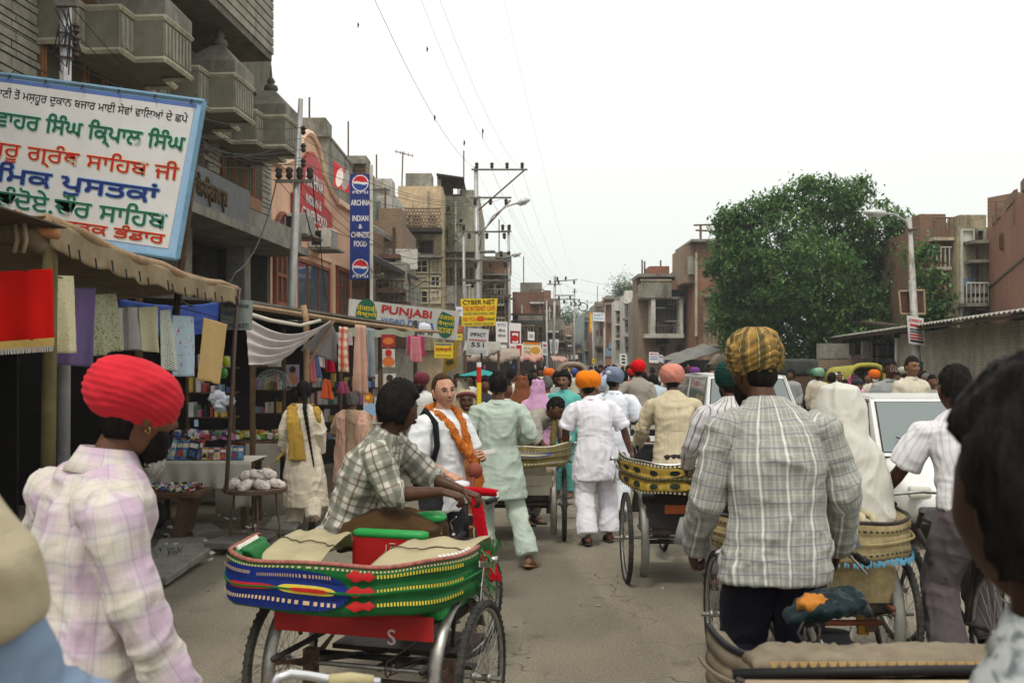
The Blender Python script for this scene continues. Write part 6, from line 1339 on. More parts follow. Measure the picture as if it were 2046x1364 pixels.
def rickshaws():
    blue=mat('navy_applique',(.012,.03,.20),.5,var=.2); red=mat('red_applique',(.50,.02,.02),.5,var=.2); yel=mat('yellow_stitch',(.72,.55,.06),.6); tan=mat('tan_stitch',(.60,.42,.24),.6); dk=mat('dark_stitch',(.02,.03,.02),.6); cv=cloth('canvas',(.42,.36,.22),var=.2,amt=.6)
    def deco(bo,hp,t):
        patch(bo,hp,ell(.42,.80,.05,.93),blue)
        patch(bo,hp,ell(.55,.72,.44,.58),red,.026); patch(bo,hp,ell(.45,.545,.42,.60),yel,.026); patch(bo,hp,ell(.465,.52,.47,.55),red,.030)
        for u0,u1,v in((.45,.78,.26),(.46,.60,.78),(.62,.77,.82)): stitch_row(bo,hp,u0,u1,v,tan,58,off=.028); 
        for v in (.12,.34,.68): stitch_row(bo,hp,.43,.79,v,dk,110,h=.003,off=.029)
        for v in(.24,.55,.86):
            stitch_row(bo,hp,.10,.36,v,yel,60,off=.022)
            patch(bo,hp,[(.36,v),(.375,v+.10),(.39,v+.06),(.41,v+.12),(.43,v)][:5]+[(.43,v),(.41,v-.12),(.39,v-.06),(.375,v-.10),(.36,v)],red,.024)
        for v in(.17,.48,.79): stitch_row(bo,hp,.06,.40,v,dk,90,h=.003,off=.022)
        stitch_row(bo,hp,.02,.98,.95,tan,190,h=.004,off=.018); stitch_row(bo,hp,.80,.97,.4,dk,40,h=.004,off=.018)
        # green looped fringe at the ends of the hood, white tips
        for u0,u1 in((.03,.16),(.84,.97)):
            for k in range(9):
                u=u0+(u1-u0)*k/8; a=hp(u,.99,-.03); b=hp(u,.62,-.13); q=part('fringe_loop',MB().tube([a,a.lerp(b,.5)+V(0,0,.02),b],[.012,.013,.010],6),S_green,bo,smooth=True)
                part('fringe_tip',MB().tube([a,a+V(0,0,.008)+(a-b)*.12],[.013,.010],6),flat('white_tip',(.7,.68,.6)),q)
        # canvas flaps over both seat ends
        for x0,x1 in((-.66,-.30),(.07,.45)):
            sg=-1 if x0<0 else 1
            def f(u,v,x0=x0,x1=x1,sg=sg):
                x=x0+(x1-x0)*u; oe=u if sg>0 else 1-u
                tx=x+(-sg)*.10*(1-v)*(.2)
                y=-.36+.72*v-.06*oe*(1-v)+.12*oe; z=.84+.12*v**.8+.02*math.sin(PI*v)+.012*math.sin(u*11+v*4)*v-.10*max(0,.12-v)/.12
                if v>.93: z-= (v-.93)*1.2
                return V(tx-sg*.05*(1-v),y,z-.02)
            o=drape('canvas_flap',t,cv,f,26,26,amp=.012,seed=4+int(x0*10),th=.006,fs=(7,7,7))
            part('seam',MB().tube([Vector(f(i/20,.60+.035*math.sin(i*.55)+.012*math.sin(i*1.3)))+V(0,0,.012) for i in range(21)],.0035,4),mat('dark_seam',(.10,.09,.05),.8),o)
        part('back_rest_top',MB().loft([(V(-.30,.36,.945),V(0,0,.015),V(0,.02,0)),(V(-.27,.36,.945),V(0,0,.026),V(0,.034,0)),(V(.09,.36,.945),V(0,0,.026),V(0,.034,0)),(V(.12,.36,.945),V(0,0,.02),V(0,.02,0))],14),t_green,t,smooth=True)
        part('inner_panel',MB().box((-.30,.335,.72),(.13,.350,.925)),t_red,t)
        em=flat('pale_emblem',(.62,.45,.40)); c=V(-.08,.331,.85)
        e=MB(); e.tube([c+V(-.022,0,.045),c+V(-.026,0,.0),c+V(-.012,0,-.035),c+V(.012,0,-.04),c+V(.024,0,-.015),c+V(.008,0,.0),c+V(.02,0,.02),c+V(.006,0,.035),c+V(-.006,0,.01)],.003,4); e.tube([c+V(-.03,0,-.058),c+V(.03,0,-.058)],.0025,4); e.tube([c+V(-.005,0,.05),c+V(.03,0,.05)],.0025,4); part('painted_emblem',e,em,t)
        part('cushion_trim',MB().box((-.30,.325,.70),(.13,.337,.722)),pattern('blue_floral',(.05,.10,.25),[(.5,.55,.6),(.4,.1,.1)],50,'leaf',uv=False),t)
        text('S',flat('pale_emblem',(.62,.45,.40)),t,(.20,-.316,.60),(1,0,0),(0,0,1),.07)
        # tassels at right end
        tg=MB(); rr=random.Random(4); c=hp(.0,.8,.0)
        for k in range(160): p=c+V(rr.gauss(.0,.02),rr.uniform(-.02,.22),rr.uniform(-.2,.06)); tg.tube([p,p+V(rr.gauss(0,.015),rr.gauss(0,.015),-.03)],.003,3)
        part('tassel_fringe',tg,S_green,t,kind='stuff')
    S_green=mat('green_vinyl',(.015,.145,.035),.3,var=.2,scale=9,dirt=(.02,.09,.03),dscale=5); t_green=mat('green_rexine',(.03,.30,.07),.22,var=.15); t_red=mat('red_rexine',(.40,.015,.015),.3,var=.15)
    rc=cloth('red_rag',(.50,.004,.014),amt=.5)
    def fx(t,y,pts):
        part('horn',MB().ball(V(.02,y+.05,1.17),.052,18,12),mat('brown_rubber',(.22,.055,.035),.6),t,smooth=True); part('horn_stem',MB().tube([V(.02,y+.03,1.13),V(.02,y-.02,1.07)],[.02,.012],8),mat('brown_rubber',(.22,.055,.035),.6),t)
        soft('red_rag',MB().tube([pts[1]+V(.02,0,.01),pts[2],pts[3]+V(0,0,.005),pts[4]],[.024,.027,.026,.022],12),rc,t,.006,.004,1)
        soft('red_rag',MB().loft([(pts[3]+V(.05,0,.02),V(.03,0,0),V(0,.02,0)),(pts[3]+V(.06,-.02,-.08),V(.036,0,0),V(0,.014,0)),(pts[3]+V(.11,-.03,-.34),V(.046,.01,0),V(0,.013,0)),(pts[3]+V(.17,-.03,-.54),V(.052,.01,0),V(0,.010,0))],18),rc,t,.0065,.006,5,(30,30,3))
        g=MB(); g.tube([(-.05,y-.15,.80),(-.05,y-.1,.72),(.03,y-.05,.66)],.012,6); g.tube([(.05,y-.1,.86),(.10,y,.80),(.06,y+.05,.6)],.005,5); g.tube([(-.05,y-.1,.9),(-.12,y-.02,.85),(-.06,y+.04,.6)],.005,5); part('brake_rods',g,chrome,t)
        part('headset_nut',MB().tube([(0,y-.09,.985),(0,y-.085,1.015)],.024,10),chrome,t); part('lamp_bracket',MB().box((-.03,y+.0,.83),(.03,y+.04,.90)),chrome,t,bevel=.005)
        for z in (.62,.70): part('bolt',MB().ball(V(.07,y-.02,z),.014,8,6),chrome,t,smooth=True)
        part('handlebar_bag',MB().ball(V(-.06,y+.03,1.08),(.07,.05,.03),12,8),cloth('white_plastic_bag',(.7,.72,.75)),t,smooth=True)
    rickshaw('green cycle rickshaw with stitched folded hood, canvas flaps and a red rag',(-.655,4.93,0),-math.radians(16),dict(boxz=.60,deco=deco,front_extra=fx,spring=rust,panel=mat('red_enamel',(.36,.02,.018),.35,var=.15),seat=t_green),hood=dict(hw=.60,back=.45,front=.16,yoff=-.05,z=(.73,.945),rise=.0,xo=-.125),steer=-.25,seed=1)
    # grey-gold rickshaw beside the sage kurta
    gold=mat('olive_gold_vinyl',(.24,.19,.06),.45,var=.4,scale=12,dirt=(.07,.055,.03),dscale=6)
    bl=mat('blue_stitch',(.10,.14,.38),.6); pale=mat('pale_stitch',(.55,.5,.36),.6); crm=mat('cream_vinyl',(.50,.46,.35),.4,var=.2,dirt=(.2,.16,.1))
    def deco2(bo,hp,t):
        for v in(.2,.5,.8): stitch_row(bo,hp,.05,.95,v,bl if v==.5 else pale,120,off=.022)
        patch(bo,hp,ell(.3,.7,.55,.8),bl); patch(bo,hp,ell(.34,.66,.6,.76),pale,.026)
        part('number_board',MB().box((-.38,-.325,.60),(.30,-.315,.70)),crm,t); text('9',flat('red_digit',(.45,.03,.03)),t,(-.12,-.328,.65),(1,0,0),(0,0,1),.06)
    lf=rickshaw('olive and gold cycle rickshaw right of the sage kurta man, its driver bending over it',(.02,10.55,0),-.03,dict(deco=deco2,band=gold,panel=crm,rim=pale,seat=mat('drab_seat',(.25,.2,.12),.6),body=fr_black),hood=dict(z=(.80,1.0),hw=.60),seed=2,wr=.37)
    tan2=mat('gold_applique',(.45,.30,.05),.5,var=.5,scale=14); 
    def deco3(bo,hp,t):
        for u0,u1,v0,v1,m in((.52,.92,.08,.42,tan2),(.54,.94,.55,.92,tan2),(.05,.5,.1,.40,crm),(.05,.5,.6,.9,crm)): patch(bo,hp,ell(u0,u1,v0,v1,p=4),m)
        for u in(.1,.16,.22,.28,.34,.4,.46):
            for v in(.25,.75): patch(bo,hp,ell(u-.016,u+.016,v-.09,v+.09,8,1),(red,dk,yel)[int(u*100/6)%3],.026)
        for u in(.58,.68,.78,.86):
            for v in(.25,.72): patch(bo,hp,ell(u-.022,u+.022,v-.10,v+.10,8,1),dk,.026)
        for v in(.02,.5,.97): stitch_row(bo,hp,.03,.97,v,pale,100,off=.024)
        part('number_board',MB().box((-.25,-.325,.62),(-.0,-.315,.69)),mat('orange_board',(.40,.10,.03),.6),t); part('number_board',MB().box((.0,-.325,.62),(.22,-.315,.69)),crm,t)
    olive=mat('dark_olive_vinyl',(.10,.085,.03),.4,var=.4,scale=12,dirt=(.04,.03,.02))
    rickshaw('gold and brown patterned cycle rickshaw ridden by the man in a salmon turban',(1.50,8.5,0),0.0,dict(deco=deco3,band=olive,panel=dark,rim=chrome,mg=mat('grey_guard',(.22,.22,.19),.5,.4),seat=dark),hood=dict(z=(.80,1.03),hw=.56,back=.40),seed=3,wr=.37)
    ochre=mat('ochre_vinyl',(.36,.28,.14),.6,var=.4,scale=14,dirt=(.12,.09,.05),dscale=7)
    def deco4(bo,hp,t):
        for v in(.18,.5,.82): stitch_row(bo,hp,.02,.98,v,dk,110,h=.006,off=.022)
        rr=random.Random(3); a=MB()
        for k in range(150): p=hp(rr.uniform(0,.5),rr.uniform(-.05,.04),.02); a.add([p,p+V(.012,0,0),p+V(.006,0,-.03)],[(0,1,2)])
        part('blue_fringe',a,mat('cyan_fringe',(.12,.35,.50),.6),bo,kind='stuff')
        a=MB()
        for k in range(120): p=hp(rr.uniform(0,.5),rr.uniform(.98,1.02),.0); a.ball(p,.008,5,3)
        part('green_beads',a,mat('leaf_trim',(.10,.25,.08),.6),bo,kind='stuff')
        part('yellow_stay',MB().box((.30,-.02,.24),(.36,.03,.5)),mat('worn_yellow',(.42,.24,.03),.6,dirt=(.08,.04,.02)),t)
        for k in range(7): part('pleat',MB().tube([V(-.1+k*.05,-.30,1.02),V(-.12+k*.06,-.42,1.0),V(-.13+k*.06,-.47,.97)],.022,6),mat('cream_pleat',(.45,.38,.24),.7),t,smooth=True)
    rickshaw('cream and ochre cycle rickshaw carrying the woman under a white veil',(1.755,5.95,0),.0,dict(deco=deco4,band=ochre,panel=ochre,rim=fr_black,mg=mat('grey_guard',(.22,.22,.19),.5,.4),frame=mat('rust_red_frame',(.16,.05,.025),.5,dirt=(.06,.03,.02)),seat=ochre),hood=dict(z=(.77,.97),hw=.58,rise=.0),seed=4,wr=.36)
    # the near red and tan rickshaw, driver's own
    worn=mat('worn_tan_canvas',(.20,.165,.115),.85,var=.3,scale=10,dirt=(.15,.11,.08),dscale=5)
    wred=mat('chipped_red_paint',(.38,.03,.015),.5,var=.2,dirt=(.40,.30,.2),dscale=9,damt=.6)
    def deco5(bo,hp,t):
        soft('folded_cover',MB().loft([(V(-.56,-.50,1.10),V(0,.05,0),V(0,0,.018)),(V(-.5,-.52,1.115),V(0,.07,0),V(0,0,.026)),(V(.5,-.52,1.115),V(0,.07,0),V(0,0,.026)),(V(.6,-.5,1.11),V(0,.05,0),V(0,0,.018))],14),worn,t,.010,.012,3,(16,30,20))
        part('black_rail',MB().tube([V(-.64,-.66,1.12),V(-.2,-.68,1.135),V(.64,-.68,1.14)],.013,8),black,t,smooth=True)
        for x in range(24):
            p=V(-.54+x*.024,-.61,1.135); part('scallop',MB().add([p,p+V(.022,0,0),p+V(.011,-.004,-.026)],[(0,1,2)]),mat('gold_scallop',(.45,.30,.12),.6),t,solid=.003)
        part('tan_roll',MB().tube([V(-.64,-.70,1.105),V(0,-.715,1.11),V(.64,-.70,1.115)],.013,10),mat('tan_roll_canvas',(.42,.34,.22),.8,var=.3,dirt=(.2,.12,.08)),t,smooth=True)
        part('rear_board',MB().box((-.60,-.71,.60),(.62,-.67,1.094)),wred,t)
        for sx in(-1,1): part('rear_stay',MB().tube([V(sx*.63,-.70,1.12),V(sx*.66,-.68,1.0),V(sx*.60,-.60,.6)],.012,7),fr_black,t)
        sk_=MB(); rr=random.Random(9)
        soft('saddle_bundle',MB().loft([(V(-.16,.62,.93),V(.0,.05,0),V(0,0,.015)),(V(-.09,.64,.955),V(0,.09,0),V(0,0,.04)),(V(.02,.66,.975),V(0,.12,0),V(0,0,.04)),(V(.11,.68,.98),V(0,.10,0),V(0,0,.045)),(V(.16,.66,.94),V(0,.03,0),V(0,0,.02))],14),cloth('black_plastic_wrap',(.012,.022,.026),rough=.3),t,.006,.011,4,(22,22,22))
        soft('orange_cloth',MB().ball(V(-.07,.60,.985),(.06,.05,.025),12,8),cloth('rust_orange_rag',(.45,.17,.03)),t,.007,.018,7,(20,20,20))
        for k in range(9): p=V(rr.uniform(-.12,.12),rr.uniform(.54,.60),rr.uniform(.84,.94)); part('strap_end',MB().tube([p,p+V(rr.uniform(-.03,.03),-.01,-.04),p+V(rr.uniform(-.03,.03),-.015,-.10)],.005,5),(chrome_d,cloth('tan_strap',(.3,.2,.12)),fr_black)[k%3],t,smooth=True)
        part('saddle_frame',MB().tube([V(-.08,.6,.90),V(-.05,.58,.80),V(0,.62,.76),V(.05,.58,.80),V(.08,.6,.90)],.012,7),chrome_d,t)
        part('frame_bag',MB().loft([(V(0,.60,.60),V(.10,0,0),V(0,.08,0)),(V(0,.60,.80),V(.11,0,0),V(0,.09,0)),(V(0,.62,.88),V(.07,0,0),V(0,.05,0))],12),cloth('black_bag',(.012,.012,.014)),t,smooth=True)
    rickshaw('red and tan worn cycle rickshaw at the lower right, bundle on its saddle',(1.17,3.06,-.015),-.0,dict(deco=deco5,band=worn,panel=wred,rim=black),hood=dict(z=(.90,1.06),hw=.57,back=.46,front=.05,rise=0),seed=5,saddle=False)
    # handlebar rickshaw of the photographer
    def fx6(t,y,pts): part('grip_wrap',MB().tube([pts[-3]+V(-.05,0,.004),pts[-3],pts[-2].lerp(pts[-3],.5)],.018,8),cloth('straw_wrap',(.42,.36,.20)),t,smooth=True)

    hb=thing('handlebar','shiny white metal cycle handlebar with straw wrap, in front of the green rickshaw','handlebar',(-.5,2.35,0))
    m=MB().tube([P(545,1372,2.42),P(556,1352,2.42),P(580,1345,2.43),P(615,1349,2.45),P(660,1356,2.47),P(760,1362,2.48)],.011,10); part('bar',m,mat('white_metal',(.65,.65,.66),.2,.6,var=.05),hb,smooth=True)
    part('wrap',MB().tube([P(658,1360,2.46),P(700,1356,2.47),P(745,1362,2.48)],.017,10),cloth('straw_wrap',(.42,.36,.20)),hb,smooth=True)
    a=P(700,1362,2.47); fk=MB().tube([a,V(a.x,a.y+.05,.75),V(a.x,a.y+.08,.70)],.016,8)
    for sx in(-1,1): fk.tube([V(a.x+sx*.05,a.y+.08,.68),V(a.x+sx*.055,a.y+.16,.35)],.010,6)
    part('fork',fk,fr_black,hb,smooth=True); wheel(hb,(a.x,a.y+.16,.35),.35)
rickshaws()
# ---------------- stalls on the left ----------------
def hang(name,label,corners,material,thick=.006,amp=.010,seed=0,fs=(12,12,2.5),nu=22,nv=26,sag=.0,cat='cloth',group=None,wav=.02):
    """cloth sheet with folds; corners TL TR BR BL"""
    c=[Vector(x) for x in corners]; r=(c[1]-c[0]).normalized(); n=r.cross(V(0,0,1))
    def f(u,v): return c[0].lerp(c[1],u).lerp(c[3].lerp(c[2],u),v)+n*(wav*math.sin(u*9+seed)*(.3+v)+wav*.6*math.sin(u*17+seed*2)*v)-V(0,0,sag*4*u*(1-u)*(1-v*.3))
    m=MB().sheet(f,nu,nv); me=mesh_of(m,name,True); co,nn=getco(me); d=(1-np.abs(vnoise(co*np.array(fs),seed)*2-1)-.5)+(vnoise(co*24,seed+1)-.5)*.35; setco(me,co+nn*(d*amp)[:,None])
    wd=(c[1]-c[0]).length; ht=(c[3]-c[0]).length; setuv(me,[(i/nu*wd,j/nv*ht,0) for j in range(nv+1) for i in range(nu+1)])
    o=link(name,me,material); s=o.modifiers.new('s','SOLIDIFY'); s.thickness=thick; s.offset=0; tag(o,label,cat,group); return o
def stalls():
    canvas=mat('sun_bleached_canvas',(.30,.23,.14),.85,var=.25,scale=5,bmp=.3,dirt=(.16,.12,.07),damt=.6); canv_d=mat('canvas_shade_tone',(.10,.08,.055),.9)  # second one: darker canvas copy, roof shade put into its colour
    bamboo=mat('bamboo',(.34,.22,.12),.6,var=.3,scale=12,dirt=(.12,.07,.04)); shade=mat('shade_dark_cloth',(.022,.019,.017),.95)  # last one: near-black colour standing in for the deep shade inside the stalls
    # shelter 1
    t=thing('canvas_shelter','sagging tan canvas shelter with bamboo edge over the cloth stall','awning',V(-4,8,0))
    e0,e1=P(92,440,6.3),P(476,578,9.55)
    def edge(u): return e0.lerp(e1,u)-V(0,0,.05*math.sin(PI*u))
    part('edge_pole',MB().tube([edge(k/8)+V(0,0,.02*math.sin(k*2)) for k in range(9)],[.045,.04,.045,.04,.04,.038,.036,.032,.03],8),bamboo,t,smooth=True)
    def val(u,v): p=edge(u); return p+V(.03+.015*math.sin(u*30),-.01,0)+V(.0,0,-(.17+.03*abs(math.sin(u*PI*9)))*v*(1-.2*u))+V(.02*v*math.sin(u*43),0,0)
    o=MB().sheet(val,70,8); part('valance',o,canvas,t,smooth=True,solid=.006)
    hk=MB()
    for k in range(16): p=Vector(val((k+.5)/16,1)); hk.tube([p+V(.03,0,.06),p+V(.04,0,-.02)],.006,4)
    part('hook',hk,black,t,kind='stuff')
    def roof(u,v): p=edge(u); q=V(-7.6,4+7.0*u,2.35); return p.lerp(q,v)+V(0,0,.03+.03*math.sin(u*12)*math.sin(v*7)-.05*math.sin(PI*v))
    part('roof_canvas',MB().sheet(roof,30,14),canvas,t,smooth=True,solid=.01)
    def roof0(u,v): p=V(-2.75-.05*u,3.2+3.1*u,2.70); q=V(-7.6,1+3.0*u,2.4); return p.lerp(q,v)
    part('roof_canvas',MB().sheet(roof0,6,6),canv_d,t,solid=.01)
    part('end_pole',MB().tube([P(-160,415,6.1),P(40,455,6.15),P(118,469,6.2)],[.04,.036,.032],8),mat('orange_wood',(.40,.17,.07),.6,var=.3),t,smooth=True)
    part('rolled_canvas',MB().tube([P(-60,455,6.1),P(20,462,6.1),P(60,478,6.15),P(85,500,6.2)],[.10,.09,.08,.05],10),mat('old_tarp',(.16,.12,.075),.9,var=.4),t,smooth=True)
    for x in(30,48): part('rope',MB().tube([P(x,445,6.0),P(x+4,480,6.0),P(x-2,505,6.0)],.014,6),cloth('rope',(.33,.26,.17)),t,smooth=True)
    part('post',MB().tube([V(-3.0,6.45,0),V(-2.95,6.4,2.68)],.048,8),mat('olive_post',(.12,.095,.04),.8,var=.35,scale=6),t,smooth=True)
    part('thin_pole',MB().tube([P(452,985,9.5),P(470,660,9.5),P(478,575,9.5)],[.021,.019,.017],8),mat('rusty_pipe',(.17,.12,.10),.6,.3),t,smooth=True)
    for k,p in enumerate(((-4.9,6.2),(-5.2,9.6),(-4.4,11.8))): part('post',MB().tube([V(p[0],p[1],0),V(p[0],p[1],2.9)],.05,7),wood_d,t)
    bk=MB(); bk.box((-6.6,1.5,0),(-6.5,12.5,3.0)); part('dark_backing',bk,shade,t); bk=MB(); bk.box((-6.5,12.4,0),(-4.6,12.5,2.7)); part('dark_backing',bk,shade,t); bk=MB().box((-6.5,9.9,0),(-4.9,9.95,2.6)); part('dark_backing',bk,shade,t)  # dark sheets added behind the stall, its inner shade painted into them
    tp=hang('blue_tarpaulin','bright blue plastic sheet hung behind the row of cloths',[P(232,594,9.9),P(440,602,10.6),P(436,662,10.6),P(232,668,9.9)],mat('blue_plastic',(.01,.055,.33),.35,var=.2,spec=.6),sag=.06,seed=3,cat='tarpaulin',amp=.02)
    part('line',MB().tube([P(-60,528,5.6),P(54,540,6.05),P(210,573,7.3),P(300,600,8.1),P(460,640,9.35)],.004,4),wire_m,t)
    zari=mat('gold_border',(.55,.36,.10),.4,.4); 
    def pc(name,label,x0,x1,yt0,yt1,yb0,yb1,Y0,Y1,m,seed,**k): return hang(name,label,[P(x0,yt0,Y0),P(x1,yt1,Y1),P(x1+k.pop('dx',4),yb1,Y1),P(x0+k.pop('dx0',0),yb0,Y0)],m,seed=seed,group='cloths hanging on the line',**k)
    o=pc('hanging_cloth','plain bright red cloth with gold fringe, first on the line at the left edge',-70,105,545,537,690,676,5.9,6.15,cloth('scarlet',(.62,.008,.004),uv=True,amt=.4),1)
    bdr=MB().sheet(lambda u,v:P(-70,688,5.88).lerp(P(108,674,6.12),u)-V(0,0,.05*v),14,2); b_=obj('gold_border',bdr,zari,o,solid=.008)
    fm=MB()
    for k in range(70): p=P(-70,702,5.87).lerp(P(108,690,6.1),k/70); fm.tube([p,p+V(R.uniform(-.004,.004),0,-.035)],.003,3)
    part('fringe',fm,mat('silver_fringe',(.6,.58,.52),.4,.3),o,kind='stuff')
    pc('hanging_cloth','rust orange cloth edge hanging below and behind the red cloth',-60,108,640,630,705,700,6.2,6.4,cloth('rust_orange',(.50,.13,.015),uv=True),2)
    pc('hanging_cloth','cream brocade cloth with faint gold motifs beside the red cloth',104,148,550,551,706,705,6.45,6.7,pattern('cream_brocade',(.66,.60,.38),[(.52,.42,.12),(.75,.72,.55)],38),3,dx=12)
    pc('hanging_cloth','plain dusty purple cloth between the cream and the green patterned ones',145,191,575,575,727,733,6.95,7.2,cloth('dusty_purple',(.16,.11,.24),uv=True),4,dx0=-48,dx=-8)
    pc('hanging_cloth','green, red and white densely patterned cloth on the line',191,230,588,585,712,700,7.3,7.6,pattern('jungle_print',(.40,.42,.26),[(.04,.13,.06),(.40,.10,.07),(.06,.07,.05)],55),5,dx=8)
    pc('hanging_cloth','shiny grey silver satin cloth on the line',234,275,613,611,700,700,7.75,8.0,mat('silver_satin',(.24,.21,.20),.25,.5,var=.2,spec=.7),6,dx=4)
    pc('hanging_cloth','cream cloth with tiny dark leaf dots on the line',275,315,614,611,700,705,8.0,8.25,pattern('cream_sprig',(.52,.48,.32),[(.22,.20,.10)],95,'dots'),7,dx=5)
    pc('hanging_cloth','narrow black, green and white geometric cloth on the line',318,342,620,617,738,742,8.3,8.5,pattern('diamond_print',(.72,.68,.62),[(.02,.025,.03),(.05,.2,.08)],70,'diamond'),8,dx=16)
    pc('hanging_cloth','pale blue cloth with red leaf sprigs on the line',344,388,630,632,752,752,8.5,8.8,pattern('blue_sprig',(.42,.54,.62),[(.42,.10,.16)],26),9,dx=5)
    o=pc('hanging_cloth','glittering pale gold cloth with yellow border, last on the line',408,454,634,648,758,768,8.9,9.3,pattern('gold_lurex',(.60,.40,.16),[(.75,.58,.30)],160,'dots'),10,dx=-14,dx0=-12)
    # balloons by the thin pole
    for i,(x,y,c,l) in enumerate(((451,722,(.35,.36,.02),'yellow balloon'),(446,745,(.06,.22,.05),'green balloon'))):
        b=obj('balloon',MB().ball(P(x,y,9.8),(.045,.045,.055),14,10),mat(l.replace(' ','_'),c,.3),smooth=True,label=l+' tied beside the thin pole under the gold cloth',cat='balloon')
    # draped white cloth, middle
    wt=cloth('dingy_white_drape',(.52,.46,.44),uv=True,amt=.4,var=.18)
    t2=thing('drape_awning','dirty white cloth draped in deep folds over poles, middle stall','awning',P(580,700,11.2))
    c=[P(490,632,10.6),P(662,640,11.4),P(560,722,11.0),P(497,730,10.6)]
    def dr(u,v):
        p=c[0].lerp(c[1],u).lerp(c[3].lerp(c[2],u),v); p.z-=.30*math.sin(PI*u)*(.55*(1-v)+.1); 
        k=math.sin(v*26+3*u)*.018*(.3+math.sin(PI*u)); return p+V(0,-k*1.6,k)
    me=mesh_of(MB().sheet(dr,60,60),'drape',True); setuv(me,[(i/60,j/60,0) for j in range(61) for i in range(61)]); o=link('drape',me,wt,t2); o.modifiers.new('s','SOLIDIFY').thickness=.006
    def dr2(u,v): p=P(660,638,11.4).lerp(P(672,668,12.2),u).lerp(P(600,700,11.3).lerp(P(672,724,12),u),v); return p
    me=mesh_of(MB().sheet(dr2,10,10),'drape_side',True); setuv(me,[(i/10,j/10,0) for j in range(11) for i in range(11)]); link('drape_side',me,cloth('grey_drape',(.22,.20,.19),uv=True),t2).modifiers.new('s','SOLIDIFY').thickness=.006
    part('top_fold',MB().tube([P(488,625,10.7),P(540,640,10.9),P(600,650,11.2),P(640,640,11.4)],[.03,.025,.02,.02],6),mat('pale_canvas',(.55,.5,.4),.9),t2,smooth=True)
    part('support_pole',MB().tube([V(P(614,700,11.4).x,11.4,0),P(612,640,11.4),P(606,610,11.4)],.035,8),bamboo,t2,smooth=True)
    part('stay',MB().tube([P(612,735,11.4),P(668,640,11.6)],.012,5),bamboo,t2)
    # tin roof beyond
    t3=thing('tin_roof_stall','long plank and tin stall roof in front of the restaurant','stall roof',P(650,625,13))
    a,b=P(500,612,11.4),P(835,660,17); bm=MB().tube([a,a.lerp(b,.5)+V(0,0,-.02),b],.035,6); part('edge_beam',bm,bamboo,t3)
    q=[a,b,b+V(-3.4,1.2,.25),a+V(-3.6,1.2,.25)]; part('roof_sheet',MB().prism([p+V(0,0,.04) for p in q],(0,0,.03)),mat('old_tin',(.22,.20,.17),.7,.2,var=.3,dirt=(.09,.07,.05)),t3)
    part('fascia_cloth',MB().sheet(lambda u,v:P(680,652,13.5).lerp(P(830,662,16.5),u)-V(0,.1,.0)-V(0,0,v*.13*(1-.4*u)+.02*math.sin(u*17)),20,3),mat('pale_green_canvas',(.38,.40,.28),.85),t3,solid=.006)
    for x,Y in((505,11.6),(680,14.2),(760,15.6),(830,16.9)): p=P(x,640,Y); part('post',MB().tube([V(p.x,Y,0),p],.035,7),wood_d,t3)
    for x0,x1,y,Y in((640,720,640,14),(700,880,655,16)): part('cross_pole',MB().tube([P(x0,y,Y),P(x1,y+8,Y+.6)],.025,6),bamboo,t3)
    part('dark_backing',MB().box((-6.4,14.0,0),(-2.9,14.05,2.6)),shade,t3) if 0 else None
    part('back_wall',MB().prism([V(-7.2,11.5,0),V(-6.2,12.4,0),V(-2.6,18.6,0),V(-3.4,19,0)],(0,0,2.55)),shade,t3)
    # hanging garments
    G_='garments hung from the stall roof'
    rc=plaid('red_white_check',(.68,.60,.52),[('u',.10,.45,0,(.55,.05,.05),.75),('v',.10,.45,0,(.55,.05,.05),.65),('u',.05,.12,.0,(.7,.5,.05),.5)])
    for name,label,x0,x1,y0,y1,Y,m in(
      ('hanging_towel','red and white checked towel with yellow lines hanging from the stall roof',674,699,652,745,11.9,rc),
      ('hanging_shawl','long peach shawl hanging in narrow folds next to the checked towel',708,732,648,788,12.2,cloth('peach_shawl',(.55,.33,.25),uv=True,amt=.5)),
      ('hanging_shawl','grey blue shawl hanging behind the peach one',730,751,655,757,12.6,cloth('slate_shawl',(.26,.29,.30),uv=True,amt=.5)),
      ('hanging_skirt','dark crimson gathered skirt hanging in the middle stall',648,671,702,745,12.2,cloth('crimson',(.36,.01,.03),uv=True,amt=.5)),
      ('hanging_scarf','pink scarf hanging against the stall pole',616,627,700,765,11.5,cloth('pink_scarf',(.48,.14,.16),uv=True)),
      ('hanging_scarf','blue checked scarf beside the pink scarf on the pole',627,635,702,755,11.6,cloth('blue_scarf',(.10,.12,.25),uv=True)),
      ('hanging_scarf','white cloth hanging in the gap behind the crimson skirt',632,650,700,735,12.6,wt),
      ('hanging_dress','crumpled rose pink dress hanging under the dhaba board',817,843,672,725,15.5,cloth('rose_pink',(.55,.20,.22),uv=True,amt=.6)),
      ('hanging_dress','dark pink dress behind the rose pink one',812,850,670,712,15.8,cloth('magenta',(.42,.04,.12),uv=True,amt=.6)),
      ('hanging_dress','small orange child dress hanging low in the middle stall',646,660,757,798,12.4,cloth('child_orange',(.62,.10,.03),uv=True,amt=.6)),
      ('hanging_dress','small pink and black child shirt right of the orange dress',677,694,762,788,12.4,pattern('pink_black',(.4,.08,.16),[(.03,.02,.03)],60)),
      ('hanging_cloth','white square cloth hanging behind the peach shawl',670,704,664,690,12.5,wt)):
        hang(name,label,[P(x0+3,y0,Y),P(x1-2,y0+2,Y+.1),P(x1,y1,Y+.1),P(x0,y1-3,Y)],m,seed=int(x0),group=G_,amp=.02,fs=(26,26,3),wav=.03,nu=14,nv=18)
